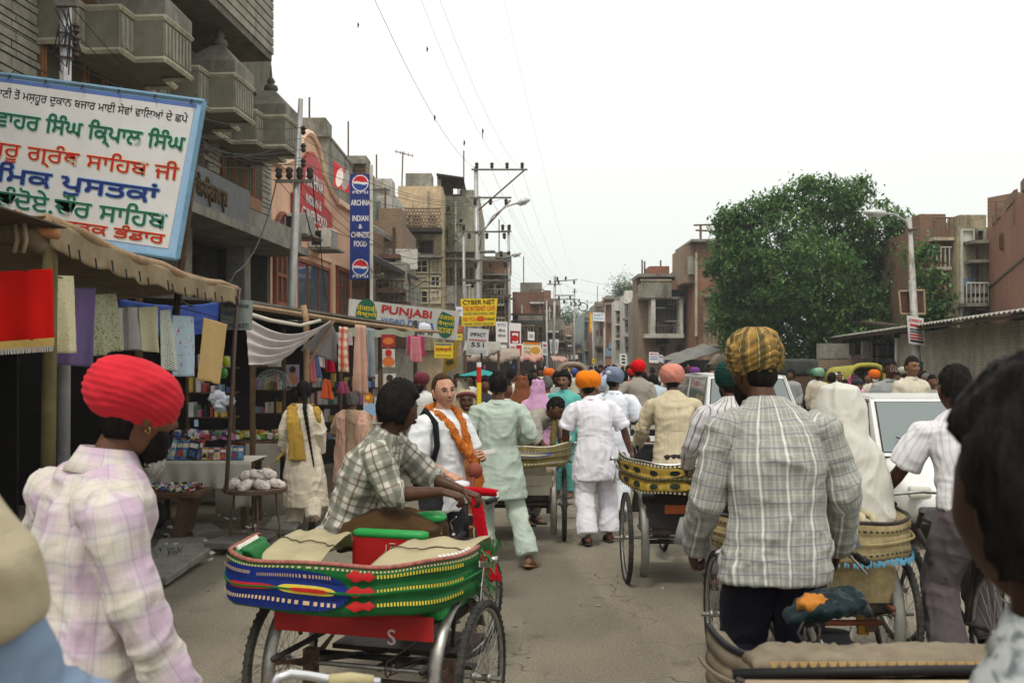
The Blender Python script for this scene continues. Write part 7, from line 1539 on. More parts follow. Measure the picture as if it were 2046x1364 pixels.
    # posters
    def poster(label,x0,y0,x1,y1,Y,bg,items):
        b=Board('poster',label,P(x0,y0,Y),P(x1,y0,Y),P(x1,y1,Y),P(x0,y1,Y),bg,.006,group='posters in the stalls')
        for k,(u,v,r,c,sx) in enumerate(items): b.disc(u,v,r,c,.003+.004*k,sx=sx)
    skp=paint('print_skin',(.45,.2,.1)); dkp=paint('print_dark',(.05,.03,.03)); org=paint('print_orange',(.6,.16,.04)); lil=paint('print_lilac',(.32,.28,.36)); prt=paint('print_paper',(.55,.52,.46))
    poster('poster of a child with dark hair on white ground, right of the shawls',766,746,791,784,14,prt,[(.5,.75,.07,skp,1),(.5,.35,.045,skp,1),(.5,.22,.045,dkp,1)])
    poster('poster of a red turbaned figure above the child poster',764,697,789,733,14,prt,[(.5,.7,.07,org,1.2),(.5,.35,.04,skp,1),(.5,.2,.045,RED,1)])
    poster('dark red framed poster at the top of the poster column',762,668,790,694,14,MAR,[(.5,.5,.05,org,1.5)])
    poster('lilac poster of a seated child behind the white drape',572,728,598,772,12.6,lil,[(.5,.7,.06,skp,1.1),(.5,.35,.04,skp,1),(.5,.22,.04,dkp,1)])
    poster('blue and white landscape poster above the lower goods',726,806,764,846,13.4,prt,[(.5,.3,.08,LBL,1.5),(.3,.7,.05,org,1),(.75,.75,.04,org,.7)])
    poster('small orange framed picture above the landscape poster',728,785,742,803,13.4,org,[(.5,.5,.03,YEL,1)])
    poster('small pale blue picture in the dark stall behind the book table',388,838,396,852,11.5,LBL,[])
    # display table with cloth
    t4=thing('display_table','long table under a pale cloth full of upright cassettes and books','table',V(-3.4,10.7,0)); z=.80
    x0,x1=px2(290,10.7),px2(500,10.7); y0,y1=10.6,11.3
    part('tabletop',MB().box((x0,y0,z-.04),(x1,y1,z)),wood_d,t4)
    for x in(x0+.05,x1-.05):
        for y in(y0+.05,y1-.05): part('leg',MB().box((x-.03,y-.03,.05),(x+.03,y+.03,z-.04)),wood_d,t4)
    tc=cloth('grey_white_tablecloth',(.46,.44,.38),uv=True,amt=.5)
    def cl(u,v):
        x=x0-.02+(x1-x0+.06)*u; d=.30+.10*(u>.86)*1.9+.02*math.sin(u*25)
        return V(x,y0-.02-.02*math.sin(u*38)*v,z+.004-d*v) if v>0 else V(x,y0-.02,z+.004)
    o=MB().sheet(cl,60,14); o2=obj('tablecloth',o,tc,smooth=True,label='crumpled pale grey cloth hanging over the front of the display table',cat='tablecloth',solid=.006); setuv(o2.data,[(i/60*1.2,j/14*.3,0) for j in range(15) for i in range(61)])
    top=MB().box((x0-.02,y0-.02,z+.002),(x1+.04,y1,z+.008)); part('cloth_top',top,tc,o2)
    colsC=[(.05,.10,.22),(.30,.12,.07),(.08,.16,.30),(.45,.40,.30),(.03,.03,.05),(.35,.05,.05),(.10,.10,.12),(.15,.3,.35),(.4,.3,.1)]
    ms=[mat('case_%d'%i,c,.25,var=.6,scale=30) for i,c in enumerate(colsC)]; strip=paint('case_label',(.55,.5,.45))
    proto=[]
    for k in range(30):
        u=k/29; x=x0+.10+(x1-x0-.2)*u; big=6<k<15; h,wd=(.21,.11) if big else (.13 if k<24 else .15,.065); tilt=R.uniform(-.25,.25) if big else R.uniform(-.1,.1)
        y=y0+(.10 if k%2 else .18); m=MB(); rtv=V(math.cos(tilt),0,math.sin(tilt))*wd/2; upv=V(-math.sin(tilt),.25,math.cos(tilt)).normalized()*h/2; dn=rtv.cross(upv).normalized()*.012; c=V(x,y,z+.015+h/2)
        o=obj('cassette_case',m.obox(c,rtv,upv,dn),ms[k%9],label=ordn(k)+' from the left of the books and cassettes standing on the display table',cat='cassette',group='cassettes and books on the display table')
        lb=MB().obox(c-dn*1.05*(1 if dn.y>0 else -1)+upv*.45,rtv*.8,upv*.22,dn*.1); part('label',lb,strip if k%3 else ms[(k+3)%9],o); lb=MB().obox(c-dn*1.05*(1 if dn.y>0 else -1)-upv*.35,rtv*.6,upv*.3,dn*.1); part('picture',lb,ms[(k+5)%9],o)
    # low bench with trinkets
    t5=thing('wooden_bench','low rough plank bench heaped with small trinkets, left of the round table','bench',V(-3.45,10.1,0))
    bx0,bx1=px2(262,10.1),px2(402,10.1)
    part('seat',MB().box((bx0,9.95,.50),(bx1,10.45,.56)),wood_d,t5,bevel=.01)
    for x,d in((bx0+.12,-.06),(bx1-.14,-.08)): part('leg',MB().prism([V(x-.05,10.0,.5),V(x+.05,10.0,.5),V(x+.05+d,9.98,.09),V(x-.05+d,9.98,.09)],(0,.4,0)),wood_l if 0 else wood_d,t5)
    cols=[(.55,.5,.45),(.35,.06,.06),(.05,.08,.25),(.5,.35,.08),(.03,.03,.03),(.1,.25,.1),(.45,.15,.3),(.6,.6,.6)]
    def scatter(name,label,x0,x1,y0,y1,z,n,r,cl,seed,layers=2,parts=True):
        rr=random.Random(seed); ms_=[mat('goods_%d_%d_%d'%tuple(int(q*100) for q in c),c,.35,var=.3) for c in cl]; t=thing(name,label,'goods',V((x0+x1)/2,(y0+y1)/2,z)); tag(t,kind='stuff')
        for mi,m_ in enumerate(ms_):
            m=MB()
            for k in range(n//len(ms_)):
                c=V(rr.uniform(x0,x1),rr.uniform(y0,y1),z+rr.uniform(0,r*layers)); 
                if rr.random()<.5: m.ball(c,(r*rr.uniform(.6,1.3),r,r*rr.uniform(.5,1)),6,4)
                else:
                    a=rr.uniform(0,3); m.obox(c,V(math.cos(a),math.sin(a),.2)*r*rr.uniform(.6,1.8),V(-math.sin(a),math.cos(a),.1)*r,V(0,0,r*rr.uniform(.3,1)))
            part('trinkets',m,m_,t,kind='stuff')
    scatter('trinket_heap','heap of tiny shiny beads and trinkets spread on the low bench',bx0+.04,bx1-.05,10.0,10.4,.575,260,.016,cols,1)
    scatter('fruit_heap','rows of small yellow and green goods on the stall behind the display table',px2(470,12.6),px2(572,12.6),12.3,12.8,.92,200,.03,[(.55,.42,.03),(.12,.3,.05),(.35,.32,.04),(.5,.1,.03),(.5,.5,.45)],2)
    scatter('toy_heap','small colourful packets heaped at the back of the left stall',px2(300,12.2),px2(470,12.2),11.9,12.3,.95,200,.035,cols,3)
    # back counter and white cloth front
    t6=thing('stall_counter','wooden stall counter with grey cloth front carrying the fruit coloured goods','counter',V(-2.9,12.6,0))
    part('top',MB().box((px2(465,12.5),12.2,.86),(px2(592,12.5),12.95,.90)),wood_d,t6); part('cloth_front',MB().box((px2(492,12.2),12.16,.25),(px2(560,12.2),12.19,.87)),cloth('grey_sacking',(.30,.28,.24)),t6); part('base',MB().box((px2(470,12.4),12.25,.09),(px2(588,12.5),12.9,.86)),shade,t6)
    part('plaster_plinth',MB().box((px2(430,11.6),11.6,.09),(px2(640,11.6),12.0,.42)),mat('dusty_plinth',(.24,.215,.17),.9,dirt=(.12,.1,.07)),t6)
    # round stool table with bags
    t7=thing('round_table','thin legged round iron table carrying plastic bags of puffed rice','table',P(510,1085,10.1)); c=P(510,978,10.1); c.z=.57
    part('tabletop',MB().loft([(c+V(0,0,-.02),V(.30,0,0),V(0,.30,0)),(c,V(.32,0,0),V(0,.32,0)),(c+V(0,0,.02),V(.32,0,0),V(0,.32,0))],28),mat('worn_tray',(.20,.15,.10),.6,dirt=(.1,.07,.05)),t7)
    part('rim',MB().torus(c+V(0,0,.02),(1,0,0),(0,1,0),.32,.01,30,5),rust,t7)
    for an in(20,110,200,290): a=math.radians(an); d=V(math.cos(a),math.sin(a),0); part('leg',MB().tube([c+d*.2,c+d*.26-V(0,0,.57)+V(0,0,.0)],.012,6),rust,t7)
    st=MB(); 
    for k in range(4): a=math.radians(20+90*k); b_=math.radians(110+90*k); st.tube([c+V(math.cos(a),math.sin(a),0)*.24-V(0,0,.42),c+V(math.cos(b_),math.sin(b_),0)*.24-V(0,0,.42)],.007,5)
    part('stretcher',st,rust,t7)
    bagm=cloth('puffed_rice_bag',(.74,.66,.60),var=.15,rough=.35); rr=random.Random(2)
    for k,(dx,dy,dz,l) in enumerate(((-.2,-.1,0,'left front'),(-.06,-.16,0,'middle front'),(.1,-.14,0,'right front'),(.22,-.02,0,'rightmost'),(-.22,.1,0,'left rear'),(0,.08,0,'middle rear'),(.12,.1,.0,'right rear'),(.02,-.02,.09,'upper'),(.13,.0,.10,'topmost'),(-.1,0,.075,'upper left'))):
        p=c+V(dx,dy,dz+.065); m=MB(); ax=V(math.cos(k*1.3),math.sin(k*1.3)*.5,.25).normalized(); s1=ax.cross(V(0,0,1)).normalized(); s2=s1.cross(ax)
        m.loft([(p-ax*.09,s1*.015,s2*.012),(p-ax*.07,s1*.045,s2*.035),(p,s1*.062,s2*.05),(p+ax*.06,s1*.05,s2*.04),(p+ax*.085,s1*.012,s2*.01),(p+ax*.11,s1*.035,s2*.006)],12)
        o=soft('plastic_bag',m,bagm,None,.008,.009,k,(40,40,40)); tag(o,l+' plastic bag of puffed rice on the round table','plastic bag','bags of puffed rice')
    # white plastic cluster and fan shaped lace
    o=soft('plastic_cluster',MB().ball(P(435,795,11.4),(.09,.08,.07),10,8).ball(P(455,800,11.3),(.07,.06,.06),10,8).ball(P(440,812,11.3),(.06,.06,.05),8,6),cloth('thin_white_plastic',(.45,.47,.52)),None,.014,.03,3,(22,22,22)); tag(o,'bunch of crumpled white plastic bags hanging behind the thin pole','plastic bags')
    # shelves of the shops behind: dense small goods on racks
    for i,(xa,xb,Y,zl,seed,lab) in enumerate(((620,760,14.6,(.75,1.0,1.25,1.5),5,'tiered racks of small bright packets in the middle shop'),(380,470,12.2,(1.2,1.5,1.8),6,'sparse dark shelves of toys behind the left stall'),(505,570,13.2,(1.2,1.5,1.8,2.05),7,'shelves of mixed goods under the white drape'),(850,930,17.5,(.6,.9,1.2),8,'shelves of goods in the shop under the dhaba board'))):
        t=thing('goods_rack',lab,'shelf',V(px2((xa+xb)/2,Y),Y,0)); rr=random.Random(seed); gm={}
        for z in zl:
            part('shelf',MB().box((px2(xa,Y),Y-.12,z-.02),(px2(xb,Y),Y+.2,z)),wood_d,t)
            x=px2(xa,Y)+.03
            while x<px2(xb,Y)-.05:
                w2=rr.uniform(.03,.08); h=rr.uniform(.06,.20); c_=rr.choice(cols+[(.5,.3,.1),(.2,.3,.4),(.6,.55,.5)]); gm.setdefault(c_,MB()).box((x,Y-.12-rr.uniform(0,.05),z+.001),(x+w2*.85,Y,z+h)); x+=w2+(rr.uniform(0,.05) if i==1 else 0)
        for c_,m in gm.items(): part('packets',m,mat('goods_%d_%d_%d'%tuple(int(q*100) for q in c_),c_,.35,var=.3),t,kind='stuff')
        for x in(xa,xb): part('upright',MB().box((px2(x,Y)-.02,Y-.1,.05),(px2(x,Y)+.02,Y-.06,zl[-1]+.25)),wood_d,t)
    fl=MB(); c=P(545,775,12.4)
    for k in range(15):
        a=math.radians(12*k+6); d=V(math.cos(a),0,math.sin(a)); fl.torus(c+d*.20,d,V(0,1,0).cross(d),.035,.004,8,3); fl.torus(c+d*.12,d,V(0,1,0).cross(d),.03,.004,8,3)
    o=obj('lace_fan',fl,cloth('pale_lace',(.40,.42,.40)),label='pale fan of lace rings displayed behind the girl with the braid',cat='fan')
    # litter
    lt=MB(); rr=random.Random(5)
    for k in range(70): p=ST(rr.uniform(8.5,11.5),rr.uniform(-4.6,-3.2),.10); a=rr.uniform(0,3); s=rr.uniform(.008,.028); lt.obox(p+V(0,0,.01),V(math.cos(a),math.sin(a),.3)*s,V(-math.sin(a),math.cos(a),.2)*s,V(0,0,.004))
    obj('litter',lt,paint('litter_white',(.5,.5,.47)),kind='stuff',label='scraps of paper litter on the dirt verge',cat='litter')
    o=obj('rubber_tyre',MB().torus(V(px2(305,10.6),10.6,.24),(1,0,0),(0,.3,1),.11,.045,24,8),rubber if 'tyre_rubber' in MATS else black,smooth=True,label='black round bundle under the low bench',cat='bundle')
    rr=random.Random(77); rl=MB()
    for k in range(260):
        X_=rr.uniform(-3,5); Y_=rr.uniform(3.2,22); a=rr.uniform(0,3); s=rr.uniform(.004,.016); rl.obox(V(X_,Y_,.004+s*.2),V(math.cos(a),math.sin(a),.1)*s*rr.uniform(.6,2),V(-math.sin(a),math.cos(a),.1)*s*.6,V(0,0,s*.25))
    obj('road_litter',rl,mat('road_grit',(.30,.27,.21),.9,var=.7,scale=3),kind='stuff',label='straw, pebbles and paper bits scattered over the road',cat='litter')
    gw=MB()
    for k in range(60): p=ST(8.8+rr.uniform(-.15,.2),-3.85+rr.uniform(-.2,.2),.1); gw.tube([p,p+V(rr.uniform(-.03,.03),rr.uniform(-.03,.03),rr.uniform(.03,.09))],.003,3)
    obj('weeds',gw,leafm(),kind='stuff',label='small green weeds beside the slab',cat='weeds')
    # umbrella, striped post, further awnings
    t=thing('teal_umbrella','flat teal market umbrella on a dark pole behind the sage kurta man','umbrella',V(px2(962,17),17,0)); c=P(962,738,17)
    vs=[c]+[c+V(.42*math.cos(2*PI*k/16),.42*math.sin(2*PI*k/16)*.9,-.11+.01*(k%2)) for k in range(16)]; part('canopy',MB().add(vs,[(0,1+k,1+(k+1)%16) for k in range(16)]),cloth('teal_cloth',(.03,.28,.26)),t,solid=.008); part('pole',MB().tube([V(c.x,17,0),c+V(0,0,.28)],.018,6),black,t)
    t=thing('marker_post','short post painted red over yellow with a white cap behind the kurta man','post',V(px2(957,12.8),12.8,0))
    for z0,z1,m in((1.25,1.60,YEL),(1.60,1.80,paint('post_red',(.62,.03,.02))),(1.80,1.86,W_),(0,1.25,mat('dull_yellow',(.3,.26,.05),.7))): part('band',MB().tube([P(958,0,12.8)*0+V(px2(957,12.8),12.8,z0),V(px2(957,12.8),12.8,z1)],.032,10),m,t)
    for i,(x0,x1,y0,y1,Y,dep,m,l) in enumerate(((927,1040,712,718,23,1.5,mat('beige_awning',(.36,.29,.23),.85,dirt=(.15,.1,.08)),'grey beige shop awning across the front below the posters'),(1033,1086,714,722,30,2.0,mat('pink_awning',(.50,.26,.21),.85,dirt=(.3,.14,.1)),'faded pink awning beyond the beige one'),(1104,1135,718,726,52,3,mat('peach_awning',(.48,.30,.24),.85),'small peach awning far down the left side'),(925,1000,700,704,21,1.0,mat('tin_awning',(.3,.28,.24),.6,.3),'narrow tin ledge above the beige awning'))):
        t=thing('shop_awning',l,'awning',P((x0+x1)/2,y0,Y)); a,b=P(x0,y0,Y),P(x1,y0+2,Y)
        part('cloth',MB().sheet(lambda u,v:a.lerp(b,u)+V(0,dep*(1-v),.22*(1-v)-.04*math.sin(PI*4*u)*v),24,6),m,t,smooth=True,solid=.01)
        part('valance',MB().sheet(lambda u,v:a.lerp(b,u)-V(0,.01,(.10+.02*math.sin(u*40))*v+.04*math.sin(PI*4*u)),36,2),m,t,smooth=True,solid=.01)
        for x in(x0+4,x1-4): p=P(x,y0,Y); part('post',MB().tube([V(p.x,Y,0),p],.03,6),rust,t)
    # dark shop interiors under the awnings
    for i,(x0,x1,yt,Y,l) in enumerate(((925,1018,722,25,'dim open shop front below the beige awning'),(1018,1090,726,33,'dim open shop front below the pink awning'))):
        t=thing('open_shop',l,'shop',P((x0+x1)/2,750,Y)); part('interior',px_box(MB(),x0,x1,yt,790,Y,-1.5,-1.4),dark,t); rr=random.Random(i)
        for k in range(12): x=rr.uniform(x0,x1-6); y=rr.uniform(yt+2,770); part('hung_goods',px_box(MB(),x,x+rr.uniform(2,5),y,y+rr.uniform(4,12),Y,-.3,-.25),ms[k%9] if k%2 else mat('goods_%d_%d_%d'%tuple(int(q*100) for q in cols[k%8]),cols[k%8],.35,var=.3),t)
    # right side stalls far
    t=thing('market_shelter','long low grey tarpaulin shelter in front of the balcony house','shelter',P(1380,740,44)); tar=mat('grey_tarp',(.20,.20,.18),.8,dirt=(.1,.09,.07))
    a,b=P(1335,732,46),P(1442,700,42); part('roof_sheet',MB().sheet(lambda u,v:a.lerp(b,u)+V(0,4*(1-v),.35*(1-v)+.02*math.sin(u*21)),20,5),tar,t,solid=.02)
    part('dark_curtain',MB().box((P(1335,0,46).x,47,0),(P(1450,0,46).x,47.1,2.0)),dark,t)
    part('scalloped_edge',MB().sheet(lambda u,v:P(1335,736,45).lerp(P(1460,724,45),u)-V(0,0,v*(.16+.08*abs(math.sin(u*26)))),50,2),mat('black_tarp',(.05,.05,.05),.8),t,solid=.02)
    for x in(1340,1375,1410,1440): p=P(x,728,44.5); part('post',MB().tube([V(p.x,44.5,0),p],.04,5),wood_l,t)
    tt=thing('canvas_tent','small tan canvas tent by the foot of the big tree','tent',P(1455,730,43)); part('canvas',MB().prism([P(1432,738,43),P(1458,706,43),P(1482,738,43)],(0,3,0)),mat('tan_tent',(.30,.25,.18),.9),tt)
stalls()
# ---------------- vehicles ----------------
car_white=mat('white_car_paint',(.72,.72,.69),.25,var=.04,spec=.6,dirt=(.5,.46,.38),damt=.3)
car_glass=glassm('car_glass',(.16,.19,.19),1.0)
def car(label,loc,yaw=PI,Lh=1.68,W=.74,H=1.42,belt=.90,bon=.92,wsb=.62,wst=.22,rrt=-1.25,rrb=-1.58,paint_=None,van=False,group='white cars facing down the road'):
    """local: x right, y ahead (nose at +Lh); rotated by yaw"""
    p=paint_ or car_white; t=thing('car',label,'car',(0,0,0),group)
    sts=[(-Lh,.62,.30,.80),(-Lh+.06,.69,.24,.88),(-1.2,.735,.20,belt),(0,.745,.19,belt),(wsb,.74,.19,belt),(wsb+.35,.725,.2,belt-.06),(Lh-.25,.68,.24,belt-.20),(Lh-.05,.60,.30,belt-.30),(Lh,.52,.36,belt-.38)]
    def ring(y,w,z0,z1):
        w=w*W/.74; zm=(z0+z1)/2; h=(z1-z0)/2; r=[]
        for k in range(24):
            a=2*PI*k/24; c,s_=math.cos(a),math.sin(a); r.append(V(w*math.copysign(abs(c)**.38,c),y,zm+h*math.copysign(abs(s_)**.45,s_)))
        return r
    def shell(stl): 
        m=MB(); vs=[v for s_ in stl for v in ring(*s_)]; fs=[(k*24+i,k*24+(i+1)%24,(k+1)*24+(i+1)%24,(k+1)*24+i) for k in range(len(stl)-1) for i in range(24)]+[tuple(range(24)),tuple(range((len(stl)-1)*24,len(stl)*24))]; m.add(vs,fs); return m
    b=part('body',shell(sts),p,t,smooth=True,bevel=0)
    w0,w1=W*.97,W*.80; z0,z1=belt-.02,H
    B=[V(-w0,rrb,z0),V(w0,rrb,z0),V(w0,wsb,z0),V(-w0,wsb,z0)]; T=[V(-w1,rrt,z1-.04),V(w1,rrt,z1-.04),V(w1,wst,z1-.02),V(-w1,wst,z1-.02)]
    g=MB().add(B+T,[(4,5,6,7),(0,1,5,4),(1,2,6,5),(2,3,7,6),(3,0,4,7)]); c_=part('cabin',g,p,t,bevel=.05)
    rf=MB().add([T[0]+V(.03,.03,.005),T[1]+V(-.03,.03,.005),V(w1*.9,(rrt+wst)/2,z1+.012),T[2]+V(-.03,-.03,.005),T[3]+V(.03,-.03,.005),V(-w1*.9,(rrt+wst)/2,z1+.012)],[(0,1,2,5),(5,2,3,4)]); part('roof',rf,p,t,solid=.02)
    def pane(q,nm,inset=.07,off=.006):
        c=sum(q,Vector())/4; n=(q[1]-q[0]).cross(q[3]-q[0]).normalized(); n=-n if n.dot(c-V(0,0,1))<0 else n
        qq=[]
        for i in range(4):
            a=(q[(i+1)%4]-q[i]).normalized(); b_=(q[(i-1)%4]-q[i]).normalized(); qq.append(q[i]+(a+b_)*inset)
        gk=part(nm+'_seal',MB().prism([x+(x-c).normalized()*.018 for x in qq],n*.004+n*0) if 0 else MB().prism([x+(x-c).normalized()*.02+n*.001 for x in qq],n*(off-.002)),rubber,t)
        return part(nm,MB().prism([x+n*.002 for x in qq],n*off),car_glass,t,label=None)
    pane([B[3],B[2],T[2],T[3]],'windscreen',.055); pane([B[1],B[0],T[0],T[1]],'rear_window',.07)
    for sx,ids in((1,(1,2)),(-1,(0,3))):
        a,b2=B[ids[0]],B[ids[1]]; a2,b3=T[ids[0]],T[ids[1]]
        pane([a.lerp(b2,.04),a.lerp(b2,.46),a2.lerp(b3,.46),a2.lerp(b3,.04)],'side_window',.05); pane([a.lerp(b2,.5),a.lerp(b2,.93),a2.lerp(b3,.97),a2.lerp(b3,.5)],'side_window',.05)
        part('gutter',MB().tube([a2+V(sx*.0,0,.0),b3+V(sx*.0,0,.0),b2+V(0,-.02,.02)],.012,5),chrome_d if 0 else p,t)
        for yy in(-1.12*Lh/1.68,1.12*Lh/1.68):
            w_=part('wheel',MB().torus(V(sx*(W-.08),yy,.27),(0,1,0),(0,0,1),.21,.06,24,8,rw=.07),rubber,t,smooth=True); part('hub_cap',MB().loft([(V(sx*(W-.05),yy,.27),V(0,.16,0),V(0,0,.16)),(V(sx*(W+.0),yy,.27),V(0,.13,0),V(0,0,.13))],16),chrome_d,w_,smooth=True)
        part('door_mirror',MB().ball(V(sx*(W+.08),wsb-.05,belt+.06),(.07,.04,.05),10,6),black,t,smooth=True)
        part('headlight',MB().box((sx*(W*.78)-.11,Lh-.10,.52),(sx*(W*.78)+.11,Lh-.0,.64)),mat('lamp_glass',(.6,.6,.52),.15),t,bevel=.03)
        part('tail_light',MB().box((sx*(W*.86)-.06,-Lh-.02,.60),(sx*(W*.86)+.06,-Lh+.05,.78)),mat('tail_red',(.35,.02,.02),.3),t,bevel=.015)
        part('door_line',MB().tube([V(sx*W*1.005,.55,.35),V(sx*W*1.01,.55,belt-.03)],.004,4),black,t); part('door_line',MB().tube([V(sx*W*1.005,-.4,.35),V(sx*W*1.01,-.4,belt-.03)],.004,4),black,t)
    part('bumper',MB().box((-W*.82,Lh-.03,.30),(W*.82,Lh+.06,.44)),mat('grey_bumper',(.08,.08,.08),.6),t,bevel=.03); part('bumper',MB().box((-W*.82,-Lh-.06,.30),(W*.82,-Lh+.03,.44)),mat('grey_bumper',(.08,.08,.08),.6),t,bevel=.03)
    part('grille',MB().box((-W*.5,Lh-.04,.50),(W*.5,Lh+.01,.60)),black,t); part('number_plate',MB().box((-.25,Lh+.06,.32),(.25,Lh+.07,.42)),W_,t)
    for k in(-1,1): part('wiper',MB().tube([V(k*.28-.15,wsb+.02,belt+.01),V(k*.28+.25,wsb-.13,belt+.17)],.007,4),black,t)
    part('bonnet_crease',MB().tube([V(-.42*W,wsb+.12,belt+.0-.02),V(-.36*W,Lh-.35,belt-.20+.01)],.004,4),p,t); part('dashboard',MB().box((-w0*.8,wsb-.32,belt-.1),(w0*.8,wsb-.06,belt+.03)),black,t)
    t.location=loc; t.rotation_euler=(0,0,yaw); return t
def vehicles():
    car('white hatchback with a clear windscreen, nearest car at the right',(px2(1745,10.6)+.80,11.5,0),PI,W=.78,H=1.47,belt=.89,wsb=.95,wst=.32)
    car('white van with a long roof rack edge, second car from the right',(3.72,17.0,0),PI+.02,Lh=1.85,W=.76,H=1.66,belt=1.0,wsb=1.45,wst=1.05,rrt=-1.7,rrb=-1.8)
    car('small white car further off, left of the van',(4.45,24.2,0),PI,W=.75,H=1.42)
    car('white car far down the street behind the crowd',(px2(1213,45),47,0),PI,W=.75,H=1.5) 
    car('white car rear among the crowd at far right',(px2(1600,30)+2.2,31,0),PI+.1,W=.75,H=1.4)
    # auto rickshaws
    blk=mat('black_hood_vinyl',(.03,.03,.032),.5); ye=mat('taxi_yellow',(.60,.42,.03),.5); og=mat('olive_yellow_hood',(.34,.31,.05),.7,var=.3)
    def auto(label,x,Y,px0,px1,top,hood,body,yaw=0,gl=True):
        W=(px1-px0)/FPX*Y/2; X=px2((px0+px1)/2,Y); z1=CH+(HZ-top)/FPX*Y; t=thing('auto_rickshaw',label,'auto rickshaw',(X,Y,0))
        arc=[V(X-W,Y,.9)]+[V(X-W*(math.copysign(abs(math.cos(PI*k/16))**.6,math.cos(PI*k/16))),Y,z1-.45+.45*math.sin(PI*k/16)**.7) for k in range(17)]+[V(X+W,Y,.9)]
        part('front_hoop',MB().tube(arc,.06,7),mat('tan_hoop',(.30,.23,.17),.7) if gl else hood,t,smooth=True)
        part('hood',MB().sheet(lambda u,v:arc[min(18,int(u*18+.5))]+V(0,.05+1.9*v,-.06*v),18,6),hood,t,smooth=True,solid=.03)
        part('body',MB().box((X-W,Y-.1,.35),(X+W,Y+2.2,.95)),body,t,bevel=.12); part('nose',MB().loft([(V(X,Y-.1,.6),V(W*.8,0,0),V(0,0,.32)),(V(X,Y-.5,.55),V(W*.35,0,0),V(0,0,.26))],14),body,t,smooth=True)
        part('wheel',MB().torus(V(X,Y-.4,.22),(0,1,0),(0,0,1),.16,.05,18,6),rubber,t)
        for s in(-1,1): part('wheel',MB().torus(V(X+s*W*.8,Y+1.7,.22),(0,1,0),(0,0,1),.16,.05,18,6),rubber,t)
        part('headlight',MB().ball(V(X,Y-.55,.72),.09,10,7),chrome,t,smooth=True)
        if gl: part('windscreen_frame',MB().box((X-W*.9,Y-.02,.93),(X+W*.9,Y+.0,.98)),black,t); part('hanging_garland',MB().tube([V(X-W*.5,Y-.03,z1-.12),V(X-W*.55,Y-.03,1.3),V(X-W*.3,Y-.03,1.1)],.04,6),ye,t); part('hanging_garland',MB().tube([V(X-W*.2,Y-.03,z1-.1),V(X-W*.35,Y-.03,1.35)],.03,6),ye,t)
        return t
    auto('black hooded auto rickshaw with yellow garlands in the middle of the road',0,24,1114,1172,727,blk,blk)
    auto('auto rickshaw with a dull yellow green hood by the low brick wall',0,24,1697,1768,729,og,blk,gl=False)
    t=thing('covered_cart','dark grey tarpaulin covered cart standing in front of the brick wall','cart',P(1600,740,26)); X0,X1=px2(1566,26),px2(1636,26)
    soft('tarpaulin_load',MB().box((X0,26,1.55),(X1,27.8,1.92)),mat('dark_tarp',(.05,.055,.045),.8),t,.05,.04,2,(4,4,4),4); part('cart_bed',MB().box((X0,26,.9),(X1,27.8,1.5)),wood_d,t)
    for x in(X0+.2,X1-.2): part('wheel',MB().torus(V(x,26.3,.4),(0,1,0),(0,0,1),.36,.04,24,6),rubber,t)
    # white goods tricycle with passengers
    Y=15; t=thing('goods_tricycle','pale flat bed goods tricycle carrying the red turbaned man','tricycle',P(1285,860,Y)); X0,X1=px2(1258,Y),px2(1318,Y)
    wm=mat('pale_tin_paint',(.50,.47,.36),.6,dirt=(.2,.16,.1))
    part('flat_bed',MB().box((X0,Y,.98),(X1,Y+1.5,1.06)),wm,t); part('rear_board',MB().box((X0,Y-.03,.68),(X1,Y-.005,.76)),W_,t); part('rear_rail',MB().box((X0+.02,Y-.02,.86),(X1-.02,Y-.005,.92)),wm,t); part('frame',MB().box((X0+.06,Y+.02,.5),(X1-.06,Y+1.3,.62)),black,t); part('axle',MB().tube([V(X0-.05,Y+.3,.32),V(X1+.05,Y+.3,.32)],.02,6),rust,t)
    for x in(X0+.05,X1-.02): wheel(t,(x,Y+.3,.33),.33)
    part('mudflap',MB().box((X0+.12,Y,.28),(X0+.30,Y+.01,.5)),black,t)
    # bicycle of the man in striped shirt
    X=px2(1915,6.0); t=thing('bicycle','dark bicycle ridden by the man in the white striped shirt','bicycle',V(X,6,0))
    ya=0; cx=X; wheel(t,(cx+.03,5.55,.35),.35); wheel(t,(cx-.10,6.65,.35),.35,yaw=.12)
    f=MB(); f.tube([(cx+.03,5.55,.35),(cx-.0,5.9,.32),(cx-.06,6.45,.78),(cx-.05,6.4,.9)],.016,7); f.tube([(cx+.03,5.55,.35),(cx+.01,5.75,.82)],.009,6); f.tube([(cx-.0,5.9,.32),(cx+.01,5.75,.9)],.016,7); f.tube([(cx+.01,5.78,.8),(cx-.05,6.4,.86)],.014,7); part('frame',f,fr_black,t)
    part('fork',MB().tube([(cx-.05,6.42,.9),(cx-.07,6.5,.7),(cx-.10,6.65,.35)],.014,7),fr_black,t); part('handlebar',MB().tube([(cx-.36,6.12,1.0),(cx-.34,6.3,1.02),(cx-.06,6.38,1.03),(cx+.22,6.28,1.02),(cx+.24,6.1,1.0)],.011,7),chrome,t,smooth=True)
    part('grip',MB().tube([(cx-.36,6.06,.995),(cx-.345,6.2,1.01)],.017,8),black,t)
    part('saddle',MB().loft([(V(cx+.02,5.58,.90),V(.10,0,0),V(0,0,.03)),(V(cx+.02,5.68,.92),V(.10,0,0),V(0,0,.03)),(V(cx+.01,5.85,.91),V(.03,0,0),V(0,0,.02))],14),black,t,smooth=True)
    cr=MB(); 
    for x in(-.07,0,.07): cr.tube([(cx+x,5.3,.78),(cx+x,5.65,.78)],.006,5)
